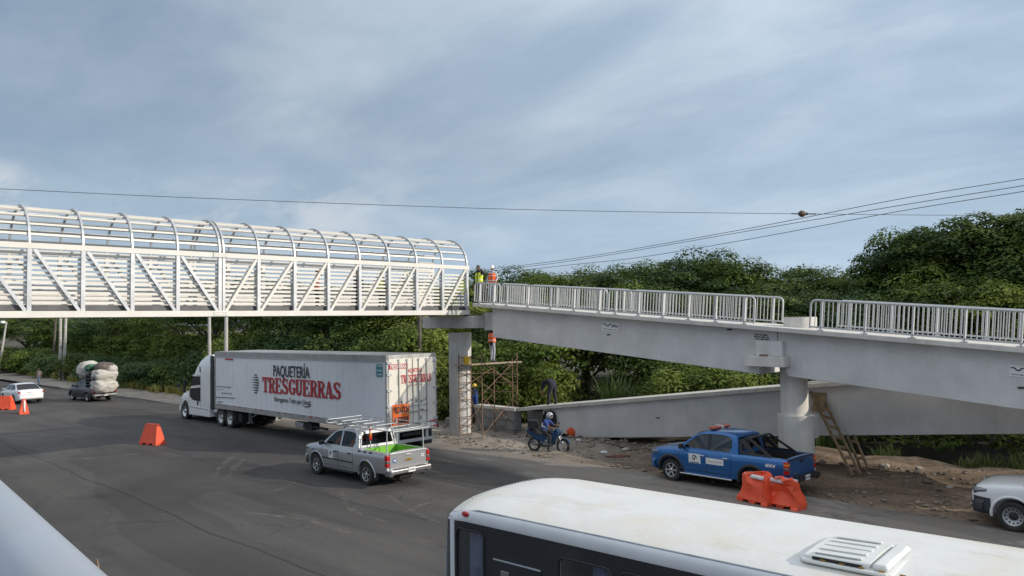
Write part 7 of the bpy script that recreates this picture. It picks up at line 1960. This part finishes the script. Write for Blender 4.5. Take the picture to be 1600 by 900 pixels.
ladder('second wooden ladder lying back under the lower girder right of the first', [(on_y(1346, 733, 25.9), on_y(1312, 655, 27.0)), (on_y(1356, 731, 25.9), on_y(1324, 655, 27.0))], 3, .4)

# ------------------------------------------------------------------ poles and posts
M['pole'] = simple('concrete_pole', (.40, .385, .36), .8, var=.15, vscale=1.5)
M['pole_dark'] = simple('wooden_pole', (.10, .085, .07), .9, var=.3, vscale=3)
M['marker_yellow'] = simple('marker_yellow', (.50, .30, .03), .6, var=.15)
def pole(name, cat, label, px_b, py_b, px_t, py_t, r, mat, dep, group=None, n=10):
    b = at_depth(px_b, py_b, dep); tp = at_depth(px_t, py_t, dep); zb_ = min(b.z, gclamp(b.x))
    mb = MB(); mb.cyl((0, 0, zb_ - b.z), tuple(tp - b), r, M[mat], r1=r * .75, n=n); o = mb.build(name); o.location = b; return tag(o, label, cat, group)
pole('utility_pole', 'pole', 'pale concrete pole standing upright, left one of the pair behind the sack loaded pickup', 94, 592, 94.5, 494, .19, 'pole', 86, 'poles along the far verge')
pole('utility_pole', 'pole', 'pale concrete pole leaning slightly, right one of the pair behind the sack loaded pickup', 99.5, 592, 103, 494, .19, 'pole', 85, 'poles along the far verge')
pole('utility_pole', 'pole', 'thin dark wooden pole left of the pale concrete pair', 82, 582, 87, 498, .16, 'pole_dark', 92, 'poles along the far verge')
pole('utility_pole', 'pole', 'thin pale pole behind the truck cab roof, left one of two', 328, 570, 327, 484, .13, 'pole', 52, 'poles behind the truck')
pole('utility_pole', 'pole', 'thicker pale pole above the trailer front, right one of two', 353, 570, 353.5, 484, .15, 'pole', 50, 'poles behind the truck')
pole('utility_pole', 'pole', 'dark brown trunk like pole above the trailer doors left of the column', 656, 600, 655.5, 470, .15, 'pole_dark', 45)
lp = thing('lamp_post', 'leaning pale lamp post with a white lamp head at the left photo edge', 'lamp post', at_depth(-3, 560, 100))
tp = at_depth(10, 503, 100) - Vector(lp.location); mb = MB(); mb.cyl((0, 0, -2.5), tuple(tp), .17, M['pole'], r1=.11, n=8); mb.build('post', lp)
mb = MB(); h_ = at_depth(4, 503.5, 100) - Vector(lp.location); mb.bar(tuple(tp), tuple(h_), .1, .1, M['pole']); mb.box(tuple(h_), (.9, .5, .35), M['sign_white'], bev=.1); mb.build('lamp_head', lp)
for px, pb, pt, lab in ((44.5, 581, 560, 'thin yellow marker post at the left edge of the wood'), (61, 577, 556, 'thin yellow marker post behind the pedestrian'), (206, 590, 585, 'short yellow marker stub right of the sacks')):
    pole('marker_post', 'marker post', lab, px, pb, px + .5, pt, .085, 'marker_yellow', 104 if px < 100 else 84, 'yellow marker posts along the verge', 6)
mk = thing('marker_post', 'yellow marker post with a small plate in front of the vines', 'marker post', (lambda q: (q.x, q.y, gclamp(q.x)))(ground_at(227, 603)), 0, 'yellow marker posts along the verge')
mb = MB(); mb.cyl((0, 0, -.2), (0, 0, 2.0), .07, M['marker_yellow'], n=8); mb.build('post', mk)
mb = MB(); mb.box((0, -.08, 1.7), (.42, .03, .42), M['marker_yellow']); mb.box((0, -.10, 1.95), (.36, .03, .25), M['sign_white']); mb.build('plate', mk)

# ------------------------------------------------------------------ overhead cables
M['cable'] = simple('cable', (.10, .105, .115), .6)
def cable(label, pts, r, mat='cable', group='overhead cables'):
    # smooth curve through the sampled points (Catmull-Rom)
    P = [2 * pts[0] - pts[1]] + pts + [2 * pts[-1] - pts[-2]]; out = []
    for i in range(1, len(P) - 2):
        for k in range(8):
            t = k / 8; a, b, c, d = P[i - 1], P[i], P[i + 1], P[i + 2]
            out.append(.5 * ((2 * b) + (c - a) * t + (2 * a - 5 * b + 4 * c - d) * t * t + (3 * b - a - 3 * c + d) * t ** 3))
    out.append(pts[-1]); mb = MB(); mb.tube([p - out[0] for p in out], r, M[mat], n=6); o = mb.build('cable'); o.location = out[0]; return tag(o, label, 'cable', group)
cable('long level cable crossing the whole sky above the tube bridge, carrying a round marker', [at_depth(px, py, dep) for px, py, dep in ((-150, 289, 33), (0, 295, 34), (300, 309, 35), (735, 325, 37), (1000, 331, 38), (1253, 334, 39), (1450, 336, 40), (1750, 337, 41))], .015)
for lab, pts in (('uppermost of the three slanting cables at the right', ((1700, 262), (1600, 279), (1400, 312), (1180, 355), (960, 394), (860, 409), (760, 421))),
                 ('middle one of the three slanting cables at the right', ((1700, 275), (1600, 290), (1400, 322), (1180, 359), (960, 397), (860, 412), (760, 424))),
                 ('lowest of the three slanting cables at the right', ((1700, 283), (1600, 299), (1400, 331), (1180, 372), (1000, 402), (880, 415), (760, 429)))):
    cable(lab, [on_y(px, py, 41.0) for px, py in pts], .017, group='slanting cables at the right')
c_ = at_depth(1253, 334, 39); mb = MB(); T = (at_depth(1300, 334.5, 39.2) - at_depth(1200, 333.3, 38.8)).normalized()
mb.cyl(T * -.06, T * .06, .17, simple('insulator_brown', (.16, .085, .055), .4), n=16); mb.cyl(T * .06, T * .14, .12, simple('insulator_brown2', (.20, .12, .08), .4), n=16); mb.cyl(T * -.14, T * -.06, .12, M['pole_dark'], n=16); mb.cyl(T * -.55, T * .75, .035, M['cable'], n=8); mb.cyl(T * .2, T * .3, .07, M['pole_dark'], n=10)
o = mb.build('insulator'); o.location = c_; tag(o, 'round brown insulator hanging in the long level cable', 'insulator')

# ------------------------------------------------------------------ small things on the ground
def blob(name, label, cat, px, py, rad, mat, seed, amp=.3, group=None, dz=0.0):
    q = ground_at(px, py); bm = bmesh.new(); bmesh.ops.create_icosphere(bm, subdivisions=3, radius=1)
    for v in bm.verts:
        d = v.co.normalized(); n_ = mnoise.fractal(d * 1.7 + Vector((seed * 2.3, seed, 1)), 1, 2, 4); v.co = Vector((d.x * rad[0], d.y * rad[1], d.z * rad[2])) * (1 + amp * n_)
    mb = MB(); mb.from_bm(bm, M[mat], True); bm.free(); o = mb.build(name); o.location = (q.x, q.y, terrain(q.x, q.y) + rad[2] * .55 + dz); o.rotation_euler = (0, 0, seed * 1.3); return tag(o, label, cat, group)
M['bag_orange'] = simple('orange_bag', (.72, .10, .025), .45, var=.15, vscale=5, bump=.4, bscale=7)
q = ground_at(895, 686); bm = bmesh.new(); bmesh.ops.create_uvsphere(bm, u_segments=24, v_segments=16, radius=1); mb = MB()
for v in bm.verts:
    x_, y_, z_ = v.co; k = 1 if z_ < .2 else max(.22, 1 - (z_ - .2) * 1.15); a = math.atan2(y_, x_); v.co = Vector((x_ * .26 * k * (1 + .12 * math.sin(5 * a + z_ * 3)), y_ * .24 * k * (1 + .12 * math.sin(5 * a + z_ * 3)), .27 + z_ * .29))
mb.from_bm(bm, M['bag_orange'], True); bm.free(); mb.tube([(-.02, 0, .52), (.02, .01, .60), (.08, .03, .62)], [.06, .045, .03], M['bag_orange'], n=7)
o = mb.build('bag'); o.location = (q.x, q.y, terrain(q.x, q.y)); tag(o, 'knotted orange bag on the ground right of the motorcycle', 'bag')
q = ground_at(879, 684); mb = MB(); mb.lathe([(.17, -.05), (.22, -.07), (.27, -.04), (.275, 0), (.27, .04), (.22, .07), (.17, .05), (.17, -.05)], M['rubber'], 24, Matrix.Rotation(R(70), 4, 'X'))
o = mb.build('tyre'); o.location = (q.x, q.y + .15, terrain(q.x, q.y) + .26); o.rotation_euler = (0, 0, R(40)); tag(o, 'old black tyre leaning between the motorcycle and the orange bag', 'tyre')
q = ground_at(792, 675); mb = MB(); mb.cyl((0, 0, 0), (0, 0, .38), .16, M['teal'], r1=.19, n=20); mb.tube([(-.18, 0, .36), (-.12, .08, .2), (.12, .08, .2), (.18, 0, .36)], .008, M['galv'], n=5)
o = mb.build('bucket'); o.location = (q.x, q.y + .25, terrain(q.x, q.y)); tag(o, 'light blue bucket by the foot of the scaffold', 'bucket')
M['pale_stone'] = simple('pale_stone', (.40, .37, .33), .9, var=.2, vscale=5)
for i, (px, py, s, lab) in enumerate(((904, 694, .10, 'white crumpled litter below the orange bag'), (943, 708, .12, 'flat white litter by the road edge left of the blue pickup'), (978, 707, .13, 'pale stone left of the blue pickup nose'), (1382, 742, .13, 'pale round stone on the bare soil right of the ladders'), (1485, 770, .09, 'small white stone left of the white pickup'), (1436, 741, .10, 'pale stone in the middle of the bare soil'))):
    blob('litter' if 'litter' in lab else 'stone', lab, 'litter' if 'litter' in lab else 'stone', px, py, (s * 1.3, s, s * .6), 'sign_white' if 'litter' in lab else 'pale_stone', i + 2, .5)
M['rag'] = simple('brown_rag', (.17, .075, .05), .9, var=.5, vscale=12)
blob('rag', 'reddish brown rag heap at the road edge left of the blue pickup', 'rag', 966, 716, (.42, .16, .07), 'rag', 3, .6)
M['stump'] = simple('dry_stump', (.26, .18, .12), .9, var=.35, vscale=6, bump=.5)
q = ground_at(1521, 716); st = thing('stump', 'dry broken reddish stump between the grass tufts below the lower girder', 'stump', (q.x, q.y, terrain(q.x, q.y)))
mb = MB(); rnd = random.Random(8)
for i in range(22):
    a = rnd.uniform(0, 2 * PI); r_ = rnd.uniform(0, .16); h_ = rnd.uniform(.3, .75); mb.tube([(r_ * math.cos(a), r_ * math.sin(a), -.1), (r_ * 1.3 * math.cos(a), r_ * 1.3 * math.sin(a), h_ * .6), (r_ * 1.9 * math.cos(a), r_ * 1.9 * math.sin(a), h_)], [.045, .035, .012], M['stump'], n=5)
mb.build('splintered_wood', st)
mb = MB(); mb.cyl((0, 0, -.15), (0, 0, .22), .22, M['stump'], r1=.16, n=14); mb.build('base', st)
# loose stones and clods along the verge: uncountable
rnd = random.Random(21); mb = MB(); M['rubble'] = simple('rubble', (.19, .16, .13), .95, var=.5, vscale=2.0)
def pebble(x, y, s):
    z = terrain(x, y); vs = []
    for d in ((1, 0, 0), (-1, 0, 0), (0, 1, 0), (0, -1, 0), (0, 0, 1), (0, 0, -1), (.7, .7, .3), (-.7, .6, .3), (-.6, -.7, .35), (.6, -.7, .25)):
        vs.append(Vector((d[0] * s * rnd.uniform(.6, 1.3), d[1] * s * rnd.uniform(.6, 1.2), d[2] * s * rnd.uniform(.5, .9))) + Vector((x, y, z + s * .2)))
    bm = bmesh.new()
    for v in vs: bm.verts.new(v)
    bmesh.ops.convex_hull(bm, input=bm.verts[:]); bm.verts.index_update()
    mb.from_bm(bm, M['rubble'], False); bm.free()
for i in range(900):
    x = rnd.uniform(-31, 0); e = road_edge(x); y = e + abs(rnd.gauss(0, 1.5)) - .15 if rnd.random() < .75 else e + rnd.uniform(0, 5); pebble(x, y, rnd.choice((.03, .04, .05, .06, .09)) * rnd.uniform(.7, 1.2))
for i in range(160): x = rnd.gauss(-20, 4); pebble(x, 26.0 + rnd.gauss(0, .35), rnd.uniform(.05, .16))
for i in range(90): x = rnd.uniform(-9.5, -2); pebble(x, 27.0 + rnd.gauss(0, .9), rnd.uniform(.03, .09))
tag(mb.build('rubble'), 'loose stones and clods along the road verge', 'rubble', kind='stuff')
q = ground_at(668, 676); mb = MB(); mb.box((0, 0, .2), (.9, .7, .5), M['block'], bev=.05); o = mb.build('concrete_block'); o.location = (q.x - .4, q.y + 2.2, terrain(q.x, q.y + 2)); o.rotation_euler = (0, 0, .3); tag(o, 'dark concrete block on the verge just left of the bridge column', 'block')

# ------------------------------------------------------------------ the photographer's own ramp: handrail at the lower left
M['near_rail'] = simple('near_rail_steel', (.36, .40, .46), .38, .25, var=.06, vscale=3, dirt=.25, dirtc=(.48, .44, .36))
r_ = .074; a, b = on_y(0, 761, .42), on_y(150, 900, .42); off = (C_R * -.68 + C_U * -.74) * r_
d = (b - a).normalized(); p0 = a + off
near = thing('handrail', 'thick pale steel handrail crossing the lower left corner of the photo', 'handrail', p0)
mb = MB(); mb.cyl(d * -3.5, d * 2.2, r_, M['near_rail'], n=40); mb.build('top_rail', near)
for k in (-3.2, 1.9): mb = MB(); q = d * k; mb.cyl(tuple(q), (q.x, q.y, q.z - 1.05), .045, M['near_rail'], n=14); mb.build('post', near)
mb = MB(); mb.cyl(d * -3.5 + Vector((0, -.02, -.95)), d * 2.2 + Vector((0, -.02, -.95)), .03, M['near_rail'], n=12); mb.build('bottom_rail', near)
nr = thing('near_ramp', 'concrete ramp deck under the near handrail', 'ramp', (0, -.9, p0.z - 1.1)); mb = MB(); e0_, e1_ = d * -3.6, d * 2.3; zz = lambda k: (d * k).z
mb.panel([(p0.x + (d * k).x, zz(k) - w_) for k, w_ in ((-3.6, 0), (2.3, 0), (2.3, .18), (-3.6, .18))], [], lambda u, v, dd: (u, -1.0 + dd, v), 2.2, M['pale_concrete']); mb.build('deck', nr)
tq = on_y(152, 905, .48); tt = on_y(152.5, 873, .48); mb = MB(); w_ = (on_y(160, 900, .48) - on_y(146, 900, .48)) / 2
mb.grid([[tq - w_, tq, tq + w_], [tq.lerp(tt, .5) - w_ * .55, tq.lerp(tt, .5) + Vector((0, .004, 0)), tq.lerp(tt, .5) + w_ * .35], [tt - w_ * .05, tt, tt + w_ * .05]], M['wood']); me = mb.mesh('pointed_tip'); me.transform(Matrix.Translation(-tq)); o = link('pointed_tip', me); o.location = tq; sd = o.modifiers.new('s', 'SOLIDIFY'); sd.thickness = .002; tag(o, 'small brown pointed tip sticking up behind the near handrail', 'leaf')  # thin brown tip of unidentified kind beside the rail
